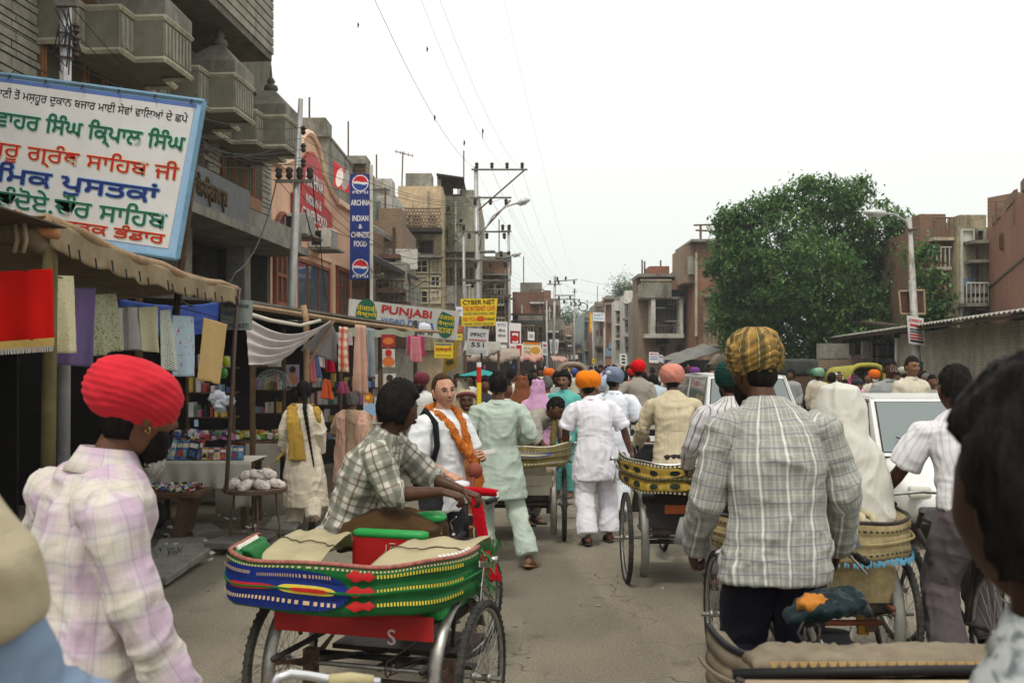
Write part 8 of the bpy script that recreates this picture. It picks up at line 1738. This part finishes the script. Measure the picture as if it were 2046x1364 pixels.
    cr.tube([(cx-.08,5.3,.78),(cx+.08,5.3,.78)],.006,5); cr.tube([(cx-.07,5.32,.78),(cx+.03,5.5,.36)],.006,5); cr.tube([(cx+.07,5.32,.78),(cx+.04,5.5,.36)],.006,5); part('carrier',cr,fr_black,t)
    part('rear_mudguard',MB().tube([V(cx+.03,5.55+math.cos(math.radians(a))*.385,.35+math.sin(math.radians(a))*.385) for a in range(20,190,10)],.022,6),fr_black,t,smooth=True); part('reflector',MB().box((cx+.0,5.16,.58),(cx+.06,5.175,.63)),mat('tail_red',(.35,.02,.02),.3),t); part('lock_ring',MB().torus(V(cx+.03,5.42,.62),(1,0,0),(0,.3,1),.07,.010,18,5),chrome,t)
vehicles()
def S(px,py): return None
SKIN['deep']=(.040,.017,.010)
def mixed():
    khaki=cloth('dust_grey_shirt',(.34,.31,.26),uv=True,amt=.5); 
    cream_t=cloth('cream_kameez',(.66,.58,.45),uv=True,amt=.3); must=cloth('mustard_dupatta',(.42,.26,.05),amt=.5); peach=cloth('peach_georgette',(.56,.34,.25),uv=True,amt=.5); drab=cloth('drab_kameez',(.40,.28,.18),uv=True,amt=.4)
    # braid woman
    def braid(root,J,M,rt,fw,sp):
        hm=hairm('hair_black',(.012,.010,.009)); m=MB(); pts=[M@V(0,-.12,-.02),M@V(.01,-.135,-.10)]+[V(.03+.012*k,-.165-.004*k+(.01 if k>6 else 0),1.42-.075*k) for k in range(10)]
        rr=[]; fine=[]
        for i in range(len(pts)-1):
            for q in range(4): fine.append(pts[i].lerp(pts[i+1],q/4)); rr.append((.030-.0005*len(rr))*(.82+.22*abs(math.sin(len(rr)*PI/3))))
        m.tube(fine,[max(.006,x) for x in rr],9); part('braid',m,hm,root,smooth=True)
        s=MB(); nk=J['neck']
        a=[nk+V(.02,.10,-.05),nk+V(-.09,.06,.015),nk+V(-.125,-.05,-.01),nk+V(-.10,-.15,-.18),nk+V(-.07,-.17,-.40),nk+V(-.05,-.18,-.62)]
        for i in range(1): s.loft([(p,Vector((.035+.014*k,0,0)),Vector((0,.018,.008))) for k,p in enumerate(a)],14)
        s.loft([(nk+V(.03,.10,-.05),V(.03,0,0),V(0,.018,0)),(nk+V(.10,.05,.01),V(.035,0,0),V(0,.018,.01)),(nk+V(.15,-.04,-.03),V(.038,.01,0),V(0,.03,.01)),(nk+V(.185,-.05,-.14),V(.03,.02,0),V(0,.05,0)),(nk+V(.20,-.04,-.26),V(.02,.01,0),V(0,.045,0))],14)
        soft('dupatta',s,must,root,.011,.012,5,(26,26,4)); soft('dupatta_end',MB().loft([(V(-.20,-.05,.95),V(.03,0,.03),V(0,.02,0)),(V(-.34,-.08,.78),V(.06,0,.05),V(0,.02,0)),(V(-.46,-.08,.70),V(.05,0,.05),V(0,.01,0))],12),must,root,.011,.01,6,(20,20,8))
    person('woman from behind with a very long black braid, cream salwar suit and mustard dupatta',(px2(606,11),11,0),face=.12,s=.95,vox=.011,sk='brown',
      pose=dict(sR=(.155,-.01,1.39),sL=(-.155,-.01,1.39),eR=(.20,-.04,1.13),wR=(.19,.08,.90),eL=(-.215,-.04,1.13),wL=(-.22,.06,.88),hemc=(.04,-.03,.30),hemw=(.27,.21),kR=(.1,-.04,.5),aR=(.13,-.30,.18),fR=(0,.7,-.7),kL=(-.09,.05,.5),aL=(-.10,.0,.09),wr=.014,ankw=1.0),
      top=cream_t,legs=cream_t,kurta=True,shoes=(sandal_b,'sandal'),hair_='short',head=(.15,0,0),seed=31,extra=braid,collar=False,build=.93,topn='kameez',legn='salwar',legw=1.2)
    def shawl(root,J,M,rt,fw,sp):
        nk=J['neck']; s=MB(); s.loft([(nk+V(-.02,.10,-.1),V(.05,0,0),V(0,.02,0)),(nk+V(-.10,.02,.01),V(.055,0,0),V(0,.03,0)),(nk+V(-.13,-.12,-.10),V(.07,0,0),V(0,.02,0)),(nk+V(-.12,-.17,-.45),V(.075,0,0),V(0,.02,0)),(nk+V(-.13,-.18,-1.0),V(.09,0,0),V(0,.02,0))],16)
        s.loft([(nk+V(.05,.10,-.1),V(.05,0,0),V(0,.03,0)),(nk+V(.13,.0,-.0),V(.07,0,0),V(0,.05,0)),(nk+V(.17,-.08,-.18),V(.10,0,0),V(0,.07,0)),(nk+V(.19,-.08,-.40),V(.12,0,0),V(0,.08,0)),(nk+V(.17,-.05,-.55),V(.10,0,0),V(0,.08,0))],16)
        soft('shawl',s,peach,root,.013,.016,5,(26,26,3))
    person('grey haired woman from behind in a peach shawl before the middle stall',(px2(703,12.2),12.2,0),face=-.1,s=.87,vox=.013,sk='brown',pose=dict(head=(0,.05,1.58),eR=(.25,.03,1.15),wR=(.15,.22,1.1),eL=(-.25,.03,1.15),wL=(-.15,.22,1.1),hemc=(0,0,.25),hemw=(.25,.2),wr=.015),top=drab,legs=drab,kurta=True,shoes=(sandal_t,'sandal'),hair_='short',hn='hair_grey',seed=33,extra=shawl,collar=False,topn='kameez',legn='salwar')
    # seated driver of the green rickshaw
    tp=plaid('brown_white_plaid',(.62,.60,.52),[('u',.105,.40,0,(.13,.13,.10),.75),('v',.105,.40,.01,(.13,.13,.10),.68),('u',.105,.08,.052,(.14,.06,.04),.8),('v',.105,.08,.06,(.14,.06,.04),.7),('u',.0525,.05,.01,(.35,.33,.28),.5)],amt=.4)
    Y=5.72
    person('young driver in brown and white plaid shirt seated sideways on the green rickshaw',(px2(688,Y),Y,-.06),face=-PI/2-.10,s=1.06,vox=.0075,sk='dark',
      pose=dict(pel=(0,.02,.93),chest=(.03,.12,1.19),neck=(.02,.24,1.42),head=(.02,.31,1.555),sR=(.17,.20,1.37),sL=(-.165,.22,1.37),
        eR=(.19,.30,1.12),wR=(.12,.56,1.13),hdR=(-.1,1,-.25),pnR=(-.2,.1,-1),eL=(-.24,.42,1.16),wL=(-.17,.62,1.10),hdL=(.2,1,-.3),pnL=(0,0,-1),
        hR=(.09,.04,.91),hL=(-.09,.04,.91),kR=(.12,.44,.93),kL=(-.10,.46,.90),aR=(.10,.40,.50),aL=(-.08,.42,.48),hemc=(0,-.03,.84),hemw=(.20,.17),wr=.013,curl=.75,sr=1.1),
      top=tp,legs=brown_tr,shoes=(sandal_b,'sandal'),sleeve='rolled',hair_='thick',head=(.85,-.18,0),seed=41,beard=None,legw=1.25,facefeat='moustache')
    # driver bending over the cart
    def sc(root,J,M,rt,fw,sp):
        soft('patterned_scarf',MB().tube([J['neck']+V(-.10,-.10,.0),J['neck']+V(-.05,.06,.02),J['neck']+V(.0,.10,-.10),J['neck']+V(.02,.10,-.34)],[.03,.035,.035,.03],10),pattern('olive_scarf',(.20,.15,.04),[(.05,.04,.02)],60),root,.012,.01,2)
    person('moustached driver in grey shirt bending low over the olive rickshaw',(px2(1058,11.5),11.5,0),face=-PI/2-.75,s=1.0,vox=.012,sk='brown',
      pose=dict(pel=(0,-.12,.98),chest=(0,.06,1.17),neck=(0,.27,1.27),head=(0,.40,1.33),sR=(.17,.22,1.24),sL=(-.17,.22,1.24),eR=(.22,.30,1.0),wR=(.12,.42,.87),eL=(-.20,.34,1.0),wL=(-.05,.45,.90),hemc=(0,-.16,.90),wr=.013),
      top=khaki,legs=grey_tr,shoes=(sandal_b,'sandal'),sleeve='rolled',hair_='short',head=(.1,-.55,0),facefeat='moustache',seed=43,extra=sc)
    # beige rider on third rickshaw
    person('man in cream striped shirt and salmon turban riding the gold patterned rickshaw',(1.52,9.33,.08),face=0,s=1.0,vox=.0105,sk='dark',
      pose=dict(pel=(0,.02,.98),chest=(0,.06,1.26),neck=(0,.13,1.48),head=(0,.19,1.61),sR=(.19,.10,1.40),sL=(-.19,.10,1.40),eR=(.28,.16,1.15),wR=(.30,.38,.98),eL=(-.28,.16,1.15),wL=(-.30,.38,.98),kR=(.12,.35,.75),aR=(.12,.22,.38),kL=(-.12,.28,.62),aL=(-.12,.12,.20),hemc=(0,-.04,.82),hemw=(.21,.16),wr=.013,sr=1.1),
      top=cream_s,legs=grey_tr,shoes=(sandal_b,'sandal'),turb=(salmon,dict(layers=6,tilt=.3,seed=12,amp=.006)),seed=45)
    # veiled passenger
    veil=cloth('white_voile',(.62,.60,.53),uv=True,amt=.4,var=.1)
    def vl(root,J,M,rt,fw,sp):
        h=J['head']; nk=J['neck']; m=MB().loft([(h+V(0,-.02,.150),V(.03,0,0),V(0,.04,0)),(h+V(0,-.02,.128),V(.100,0,0),V(0,.11,0)),(h+V(0,-.02,.03),V(.132,0,0),V(0,.132,0)),(h+V(0,-.03,-.06),V(.150,0,0),V(0,.125,0)),(nk+V(.0,-.03,-.0),V(.145,0,0),V(0,.13,0)),(nk+V(.01,-.03,-.10),V(.215,0,0),V(0,.15,0)),(nk+V(.02,-.03,-.28),V(.25,0,0),V(0,.165,0)),(nk+V(.03,-.04,-.5),V(.27,0,0),V(0,.18,0)),(nk+V(.05,-.05,-.66),V(.25,0,0),V(0,.18,0))],26)
        soft('veil',m,veil,root,.009,.011,6,(11,11,2.2),3)
    person('woman passenger from behind wrapped in a white veil on the cream rickshaw',(px2(1668,6.15),6.05,-.24),face=-.1,s=1.08,vox=.0095,sk='tan',
      pose=dict(pel=(0,0,1.02),chest=(0,0,1.30),neck=(0,.0,1.53),head=(0,.02,1.67),sR=(.16,0,1.47),sL=(-.16,0,1.47),eR=(.2,.1,1.22),wR=(.1,.25,1.1),eL=(-.2,.1,1.22),wL=(-.1,.25,1.1),hR=(.09,.05,.98),hL=(-.09,.05,.98),kR=(.1,.45,.98),kL=(-.1,.45,.98),aR=(.1,.5,.55),aL=(-.1,.5,.55),hemc=(0,0,.92)),
      top=veil,legs=veil,hands=False,collar=False,seed=47,extra=vl)
    strp=plaid('purple_striped_shirt',(.66,.64,.62),[('u',.05,.22,0,(.16,.12,.20),.85)])
    person('rider in striped shirt and dark green turban ahead of the veiled woman',(px2(1466,7.3),7.3,.06),face=0,s=1.03,vox=.010,sk='dark',
      pose=dict(pel=(0,.0,.98),chest=(0,.03,1.26),neck=(0,.08,1.47),head=(0,.13,1.60),sR=(.19,.05,1.40),sL=(-.19,.05,1.40),eR=(.27,.12,1.15),wR=(.27,.34,.98),eL=(-.27,.12,1.15),wL=(-.27,.34,.98),kR=(.12,.35,.75),aR=(.12,.22,.38),kL=(-.12,.28,.62),aL=(-.12,.12,.20)),
      top=strp,legs=grey_tr,shoes=(sandal_b,'sandal'),turb=(cloth('dark_green_muslin',(.01,.045,.035)),dict(layers=5,tilt=.3,seed=14,rad=(.112,.125,.10))),seed=49,beard='black')
    ws=plaid('white_pin_shirt',(.74,.72,.73),[('u',.028,.30,0,(.48,.44,.47),.55)],amt=.35)
    def belt(root,J,M,rt,fw,sp): part('belt',MB().loft([(V(0,.02,.945),V(.178,0,0),V(0,.13,0)),(V(0,.02,.975),V(.176,0,0),V(0,.128,0))],24),sandal_b,root,smooth=True)
    person('cyclist from behind in white pinstriped short sleeved shirt and grey trousers',(px2(1938,5.85),5.75,-.04),face=.03,s=1.10,vox=.009,sk='dark',
      pose=dict(pel=(0,.02,.96),chest=(0,.10,1.23),neck=(0,.20,1.44),head=(0,.27,1.57),sR=(.20,.16,1.37),sL=(-.20,.16,1.37),eL=(-.30,.24,1.14),wL=(-.345,.42,.97),eR=(.30,.24,1.14),wR=(.28,.42,.97),hdL=(.0,.8,-.5),kR=(.12,.32,.72),aR=(.12,.10,.25),kL=(-.14,.12,.55),aL=(-.14,.02,.10),hemc=(0,-.0,.95),hemw=(.17,.13),wr=.012,curl=1.0,lwr=1.4),
      top=ws,legs=grey_tr,shoes=(sandal_b,'shoe'),sleeve='short',hair_='short',seed=51,extra=belt,build=1.06,girth=1.1,legw=1.25)
    # boy at right edge, very near
    bs=None; m,nt,b=_nt('brush_print_shirt',.8,0,.2); v=cuv(nt); n1=noise(nt,vmap(nt,v,(9,30,1),(0,0,.9)),2.2,3,.5,.4); L(nt,mixc(nt,rng(nt,n1,.50,.66),(.40,.42,.41),(.13,.14,.15)),b.inputs['Base Color']); weavebump(nt,b,v,.2)
    person('boy with short black hair in white brush printed shirt, very near at the right edge',(.648,1.17,-.075),face=.90,s=1.10,vox=.006,sk='deep',
      pose=dict(head=(.02,.03,1.60),sR=(.165,-.01,1.36),sL=(-.165,-.01,1.36),eL=(-.20,.05,1.12),wL=(-.14,.25,1.05),wr=.008,hem=.82),top=m,legs=grey_tr,shoes=(sandal_b,'shoe'),hair_='thick',head=(-.60,-.05,0),seed=53,sleeve='short')
    # passenger at left edge
    bl=cloth('faded_blue_cloth',(.20,.27,.37),uv=True,amt=.5,var=.2); bg_=cloth('sand_dupatta',(.42,.36,.24),amt=.4)
    def sh(root,J,M,rt,fw,sp):
        nk=J['neck']; soft('beige_shawl',MB().loft([(nk+V(0,-.0,.05),V(.09,0,0),V(0,.09,0)),(nk+V(.04,-.01,.0),V(.19,0,0),V(0,.13,0)),(nk+V(.06,-.01,-.10),V(.27,0,0),V(0,.17,0)),(nk+V(.05,0,-.18),V(.275,0,0),V(0,.19,0)),(nk+V(-.02,0,-.24),V(.24,0,0),V(0,.17,0))],22),bg_,root,.009,.012,3,(9,9,3),4)
    person('blurred near passenger in faded blue dress and sand coloured shawl at the left edge',(-.925,1.28,.19),face=-.2,s=1.05,vox=.008,sk='tan',
      pose=dict(sR=(.17,-.01,1.40),eR=(.27,.05,1.15),wR=(.42,.22,1.0),hem=.7,sr=1.25),top=bl,legs=bl,hair_='short',seed=55,extra=sh,hands=True,collar=False)
    # mid crowd -----------------------------------------------------------
    def C_(n,c): return cloth('crowd_'+n,c,uv=True,amt=.3)
    T=lambda c,n,**k:(cloth('turban_'+n,c),dict(layers=4,**k))
    cw=C_('white',(.66,.65,.62)); cc=C_('cream',(.58,.53,.42)); cg=C_('grey',(.30,.31,.30)); cb=C_('lightblue',(.42,.50,.55)); cbr=C_('brown',(.10,.06,.04)); cte=C_('teal',(.12,.42,.38)); cpk=C_('pink',(.62,.34,.50)); cdg=C_('darkgreen',(.10,.16,.14)); cor=C_('rust',(.22,.07,.03)); cnv=C_('navy',(.03,.04,.10)); cyl=C_('mustard',(.45,.33,.10)); crd=C_('red',(.40,.03,.05)); cdk=C_('charcoal',(.04,.04,.045))
    def headscarf(m): 
        def f(root,J,M,rt,fw,sp):
            h=J['head']; nk=J['neck']; soft('headscarf',MB().loft([(h+V(0,-.03,.125),V(.03,0,0),V(0,.04,0)),(h+V(0,-.03,.10),V(.08,0,0),V(0,.09,0)),(h+V(0,-.035,.02),V(.098,0,0),V(0,.10,0)),(h+V(0,-.04,-.07),V(.10,0,0),V(0,.095,0)),(nk+V(0,-.02,.0),V(.13,0,0),V(0,.11,0)),(nk+V(0,-.01,-.12),V(.21,0,0),V(0,.15,0)),(nk+V(0,-.01,-.4),V(.22,0,0),V(0,.165,0))],18),m,root,.014,.012,int(h.z*100)%9,(14,14,3))
        return f
    back=0.0; front=PI
    orf=pattern('orange_floral',(.42,.17,.05),[(.62,.42,.2),(.3,.03,.02)],40); mut=cloth('sand_headscarf',(.42,.32,.18)); mar=cloth('maroon_cap',(.20,.06,.07))
    def f2(root,J,M,rt,fw,sp): headscarf(mut)(root,J,M,rt,fw,sp); part('scarf_band',MB().torus(M@V(0,-.01,.06),M.to_3x3()@V(1,0,0),M.to_3x3()@V(0,.95,.35),.088,.02,24,8),mar,root,smooth=True)
    person('dark skinned woman in sand headscarf and orange patterned dress facing the camera',(px2(931,9.7),9.7,0),face=front+.15,s=.92,vox=.012,sk='dark',pose=dict(eR=(.2,.05,1.15),wR=(.1,.2,1.1),eL=(-.2,.05,1.15),wL=(-.1,.2,1.1),hemc=(0,0,.3),hemw=(.24,.2)),top=orf,legs=orf,kurta=True,shoes=(sandal_b,'sandal'),head=(0,.05,0),seed=61,facefeat='w',extra=f2,collar=False)
    L_=[ # label, px, Y, face, height scale, top, legs, kw, dz
     ('stall keeper in white shirt and maroon turban under the dhaba board',842,14.6,front-.3,.98,cw,cdk,dict(turb=T((.15,.03,.04),'maroon'),beard='black'),0),
     ('man in white shirt standing left of the striped marker post area, facing left',1010,13.4,front+.9,.93,cw,cdk,dict(hair_='short',sleeve='short'),0),
     ('seller in cream shirt by the teal umbrella',985,16.5,front,.95,cc,cdk,dict(hair_='short'),0),
     ('woman under a rust brown headscarf, left of the lilac one',1043,14.6,back,.97,cor,cor,dict(hair_='short',extra=headscarf(cloth('rust_scarf',(.20,.07,.03)))),0),
     ('woman from behind under a lilac pink headscarf, behind the bending driver',1074,13.2,back+.2,.95,cpk,cpk,dict(hair_='short',extra=headscarf(cloth('lilac_scarf',(.58,.32,.50)))),0),
     ('old grey haired man beside the lilac headscarf',1093,15.0,back+.4,.95,cc,cdk,dict(hair_='short',hn='hair_grey'),0),
     ('bearded man in teal kurta left of the orange turban',1127,13.8,front-.4,1.0,cte,cte,dict(hair_='thick',facefeat='moustache',kurta=True),0),
     ('man in dark brown shirt between the orange and blue turbans',1186,14.2,front+.1,1.0,cbr,cdk,dict(hair_='short',facefeat='moustache'),0),
     ('man in pale orange turban among the people by the pink awning',1097,19.5,front,1.0,cc,cdk,dict(turb=T((.65,.14,.02),'pale_orange'),beard='black'),0),
     ('man with bushy hair right of the pink awning crowd',1114,17.5,front+.2,.97,cg,cdk,dict(hair_='thick'),0),
     ('dark haired man in a black vest behind the rust headscarf',1060,17.0,back,.96,cdk,cdk,dict(hair_='short'),0),
     ('man from behind in grey green shirt left of the red turban',1246,18.5,back,.98,cdg,cdg,dict(hair_='short',kurta=True),0),
     ('man in light blue shirt riding beside the goods tricycle',1309,16.5,back,1.0,cb,cdk,dict(hair_='short',pose=dict(neck=(0,.16,1.44),head=(0,.26,1.5),chest=(0,.06,1.23),sR=(.18,.12,1.39),sL=(-.18,.12,1.39))),.02),
     ('dark haired passenger close behind the red turban',1284,17.5,back,.98,cdk,cdk,dict(hair_='short'),0),
     ('man in white shawl and violet turban in front of the black tarpaulin stall',1388,24,front,1.0,cw,cbr,dict(turb=T((.16,.05,.22),'violet'),beard='black'),0),
     ('man in cream kurta near the small white car, right of the violet turban',1422,25,front+.3,1.0,cc,cc,dict(hair_='short',kurta=True),0),
     ('boy in white and red polo shirt and black cap behind the nearest car',1712,14.6,front,.95,cw,cdk,dict(hair_='flat',facefeat='m',collar=True,extra='polo'),0),
     ('bespectacled man in grey shirt behind the nearest car',1778,13.9,front+.1,1.06,cg,cdk,dict(hair_='short',facefeat='moustache',extra='specs'),.06),
     ('tall man in open cream shirt standing behind the nearest car',1822,13.5,front+.2,1.07,cc,cdk,dict(hair_='short',facefeat='m'),.08),
     ('man in bright orange turban and white beard behind the polo shirt boy',1747,20.5,front,.98,cc,cc,dict(turb=T((.70,.14,.01),'bright_orange'),beard='grey'),0),
     ('man in pale green turban walking by the dark tarpaulin cart',1636,21,back-.8,1.0,cc,cdk,dict(turb=T((.22,.38,.27),'mint'),beard='black'),0),
     ('dark haired man in brown shirt left of the polo shirt boy',1662,19,back-.6,.96,cor,cdk,dict(hair_='short'),0),
     ('woman in navy clothes looking down near the polo shirt boy',1688,19.5,front,.88,cnv,cnv,dict(hair_='short'),0),
     ('person under a pink headscarf just left of the polo shirt boy',1705,20,front,.93,cpk,cpk,dict(hair_='short',extra=headscarf(cloth('rose_scarf',(.62,.10,.25)))),0),
     ('woman in white headscarf beside the navy clad woman',1676,22,front,.95,cw,cw,dict(hair_='short',extra=headscarf(cloth('snow_scarf',(.66,.65,.6)))),0),
     ('person in mauve scarf behind the grey shirted man',1734,22,front,.95,cdg,cdk,dict(hair_='short'),0),
     ('man in grey shirt half hidden by the near boy head, at far right',1862,17,front,.95,cg,cdk,dict(hair_='short'),0),
     ('man in a red shirt seen between the grey shirt and the near boy',1850,19,front,.95,crd,cdk,dict(hair_='short',hn='hair_grey'),0),
     ('salesman in mustard shirt far inside the stall beyond the woman with glasses',915,18,front,.95,cyl,cdk,dict(hair_='short'),0)]
    for i,(lab,px,Y,fa,s,top,legs,kw,dz) in enumerate(L_):
        kw=dict(kw); ex=kw.pop('extra',None); ff=kw.pop('facefeat',False)
        if ex=='polo':
            def ex(root,J,M,rt,fw,sp):
                for sx in(-1,1): part('red_panel',MB().loft([(V(sx*.13,.105,1.35),V(.035,0,0),V(0,.02,0)),(V(sx*.14,.12,1.15),V(.03,0,0),V(0,.02,0)),(V(sx*.16,.12,1.0),V(.02,0,0),V(0,.015,0))],10),crd,root,smooth=True)
                part('red_collar',MB().loft([(J['neck']+V(0,0,.03),V(.072,0,0),V(0,.072,0)),(J['neck']-V(0,0,.03),V(.11,0,0),V(0,.10,0))],18,cap=False),crd,root,solid=.004); part('cap',MB().ball(M@V(0,-.0,.055),(.088,.108,.07),14,8),cdk,root,smooth=True)
        elif ex=='specs':
            def ex(root,J,M,rt,fw,sp):
                g=MB()
                for sx in(-1,1): g.torus(M@V(sx*.031,.103,.004),M.to_3x3()@V(1,0,0),M.to_3x3()@V(0,0,1),.021,.003,16,5)
                part('spectacles',g,flat('silver_rim',(.5,.5,.5),.3,1),root)
        person(lab,(px2(px,Y),Y,dz),face=fa,s=s,vox=.0135 if ff else .018,sk=R.choice(['brown','dark','tan','brown']),top=top,legs=legs,seed=70+i,extra=ex,facefeat=ff,detail=ff is not False,hands=Y<18,**kw)
    # red turban man seated on the goods tricycle
    person('man in grey shirt and scarlet turban seated on the goods tricycle, seen from behind',(px2(1275,15.3),15.3,.13),face=0,s=1.0,vox=.015,sk='brown',
      pose=dict(pel=(0,0,1.02),chest=(0,0,1.28),neck=(0,0,1.48),head=(0,.02,1.61),hR=(.09,.05,.98),hL=(-.09,.05,.98),kR=(.12,.45,1.0),kL=(-.12,.45,1.0),aR=(.12,.5,.98),aL=(-.12,.5,.98),eL=(-.32,-.06,1.18),wL=(-.36,-.1,.98),hemc=(0,0,.93)),top=khaki,legs=grey_tr,turb=(cloth('turban_scarlet',(.62,.005,.01)),dict(layers=4)),seed=64)
    # sandy shapes: distant walkers as copies of a few figures
    protos=[]
    def proto(face,kw,s=1.0,kurta=None,hs=None):
        top=cw; r=person('x',(0,0,0),face=face,s=s,vox=.026,sk='brown',top=top,legs=cdk,detail=False,hands=False,collar=False,extra=hs,kurta=kurta,**kw); return r
    P_=[('short dark hair',proto(0,dict(hair_='short',sleeve='short'))),('a turban',proto(0,dict(turb=T((.5,.05,.02),'p1')))),('a headscarf',proto(0,dict(hair_='short'),.93,True,headscarf(cloth('p_scarf',(.5,.2,.2))))),('thick hair',proto(PI,dict(hair_='thick'))),('a turban',proto(PI,dict(turb=T((.5,.05,.02),'p1'),beard='black')))]
    tops={'white':cw,'cream':cc,'grey':cg,'light blue':cb,'brown':cbr,'teal':cte,'rose':cpk,'dark green':cdg,'rust':cor,'navy':cnv,'mustard':cyl,'red':crd,'charcoal':cdk}
    heads={'orange':(.65,.15,.01),'red':(.5,.01,.01),'white':(.6,.6,.56),'black':(.015,.015,.018),'blue':(.05,.09,.3),'maroon':(.14,.02,.03),'cream':(.5,.45,.33),'violet':(.15,.04,.2),'green':(.03,.2,.1)}
    hm={k:cloth('far_head_'+k,c) for k,c in heads.items()}
    spots=[(968,15.5),(978,20),(1000,22),(1022,19),(1050,22),(1066,26),(1080,30),(1105,28),(1122,33),(1136,38),(1147,30),(1158,42),(1168,35),(1180,50),(1192,26),(1200,36),(1212,30),(1226,40),(1256,36),(1262,25),(1296,22),(1303,34),(1330,38),(1346,30),(1355,34),(1376,38),(1398,36),(1408,30),(1436,38),(1446,34),(1540,34),(1556,30),(1580,24),(1590,34),(1618,28),(1628,25),(1646,27),(1654,30),(1698,26),(1720,28),(1758,27),(1790,22),(1804,26),(1836,24),(1845,22),(1142,46),(1190,60),(1204,58),(1216,52),(1230,48),(1244,44),(1260,48),(1272,42),(940,20),(925,17)]
    used=set(); rr=random.Random(12); places=lambda x:('by the beige awning on the left' if x<1000 else 'below the shop posters on the left' if x<1060 else 'near the pink awning' if x<1112 else 'round the black auto rickshaw' if x<1178 else 'in the mid street between the turbans' if x<1232 else 'ahead of the goods tricycle' if x<1300 else 'by the tilted white board' if x<1345 else 'before the black tarpaulin stall' if x<1460 else 'behind the white van' if x<1600 else 'by the dark covered cart' if x<1665 else 'by the yellow green auto' if x<1775 else 'at the whitewashed wall')
    for i,(x,Y) in enumerate(spots):
        while True:
            k=rr.choice((0,0,0,0,1,2,3,3,3,4)); tn=rr.choice(('white','white','white','cream','cream','grey','grey','light blue','charcoal')+tuple(tops)); hn=rr.choice(list(heads)); key=(k,tn,hn if k in(1,2,4) else '',places(x))
            if key not in used: used.add(key); break
        desc,src=P_[k]; c=copy_tree(src); c.location=(px2(x,Y),Y,0); c.rotation_euler=(0,0,src.rotation_euler.z+rr.uniform(-.7,.7)); s=src.scale.x*rr.uniform(.93,1.02); c.scale=(s,)*3
        nm=desc if k in(0,3) else desc.replace('a ','a '+hn+' ')
        tag(c,'distant %s figure in %s with %s %s'%('walking' if rr.random()<2 else '',tn,nm,places(x)),'person','people in the distant crowd'); c['label']=c['label'].replace('walking ','')
        for ch in c.children:
            b0=ch.name.split('.')[0]; mm={'shirt':tops[tn],'trousers':tops[tn] if k==2 else (cdk if i%3 else cc),'turban':hm[hn],'headscarf':hm[hn]}.get(b0)
            if mm is not None: ch.material_slots[0].link='OBJECT'; ch.material_slots[0].material=mm
    for d,src in P_:
        for ch in list(src.children): bpy.data.objects.remove(ch)
        bpy.data.objects.remove(src)
mixed()
# a mass of far heads where the street closes
def far_mass():
    rr=random.Random(21); ms=[('white',(.5,.49,.46)),('dark',(.04,.04,.045)),('rust',(.3,.08,.03)),('blue',(.12,.16,.25)),('tan',(.3,.24,.17))]
    t=thing('far_crowd','far off crowd filling the street where it closes','crowd',(px2(1180,70),70,0)); tag(t,kind='stuff')
    for n,c in ms:
        m=MB()
        for k in range(34):
            Y=rr.uniform(55,110); X=px2(1178,Y)+rr.uniform(-3.2,4.2); h=rr.uniform(1.5,1.72)
            m.loft([(V(X,Y,.05),V(.12,0,0),V(0,.1,0)),(V(X,Y,.8),V(.17,0,0),V(0,.13,0)),(V(X,Y,h-.32),V(.21,0,0),V(0,.13,0)),(V(X,Y,h-.25),V(.07,0,0),V(0,.07,0)),(V(X,Y,h-.12),V(.09,0,0),V(0,.1,0)),(V(X,Y,h),V(.04,0,0),V(0,.05,0))],8)
        part('figures',m,mat('far_'+n,c,.9),t,smooth=True,kind='stuff')
far_mass()
# ---------------- haze ----------------
def haze():
    m=bpy.data.materials.new('haze'); m.use_nodes=True; nt=m.node_tree; nt.nodes.clear(); o=nt.nodes.new('ShaderNodeOutputMaterial'); v=nt.nodes.new('ShaderNodeVolumePrincipled')
    v.inputs['Color'].default_value=(.93,.96,1,1); v.inputs['Density'].default_value=.0008; nt.links.new(v.outputs[0],o.inputs['Volume'])
    obj('haze',MB().box((-60,-40,-1),(60,160,14)),m,kind='stuff')
haze()
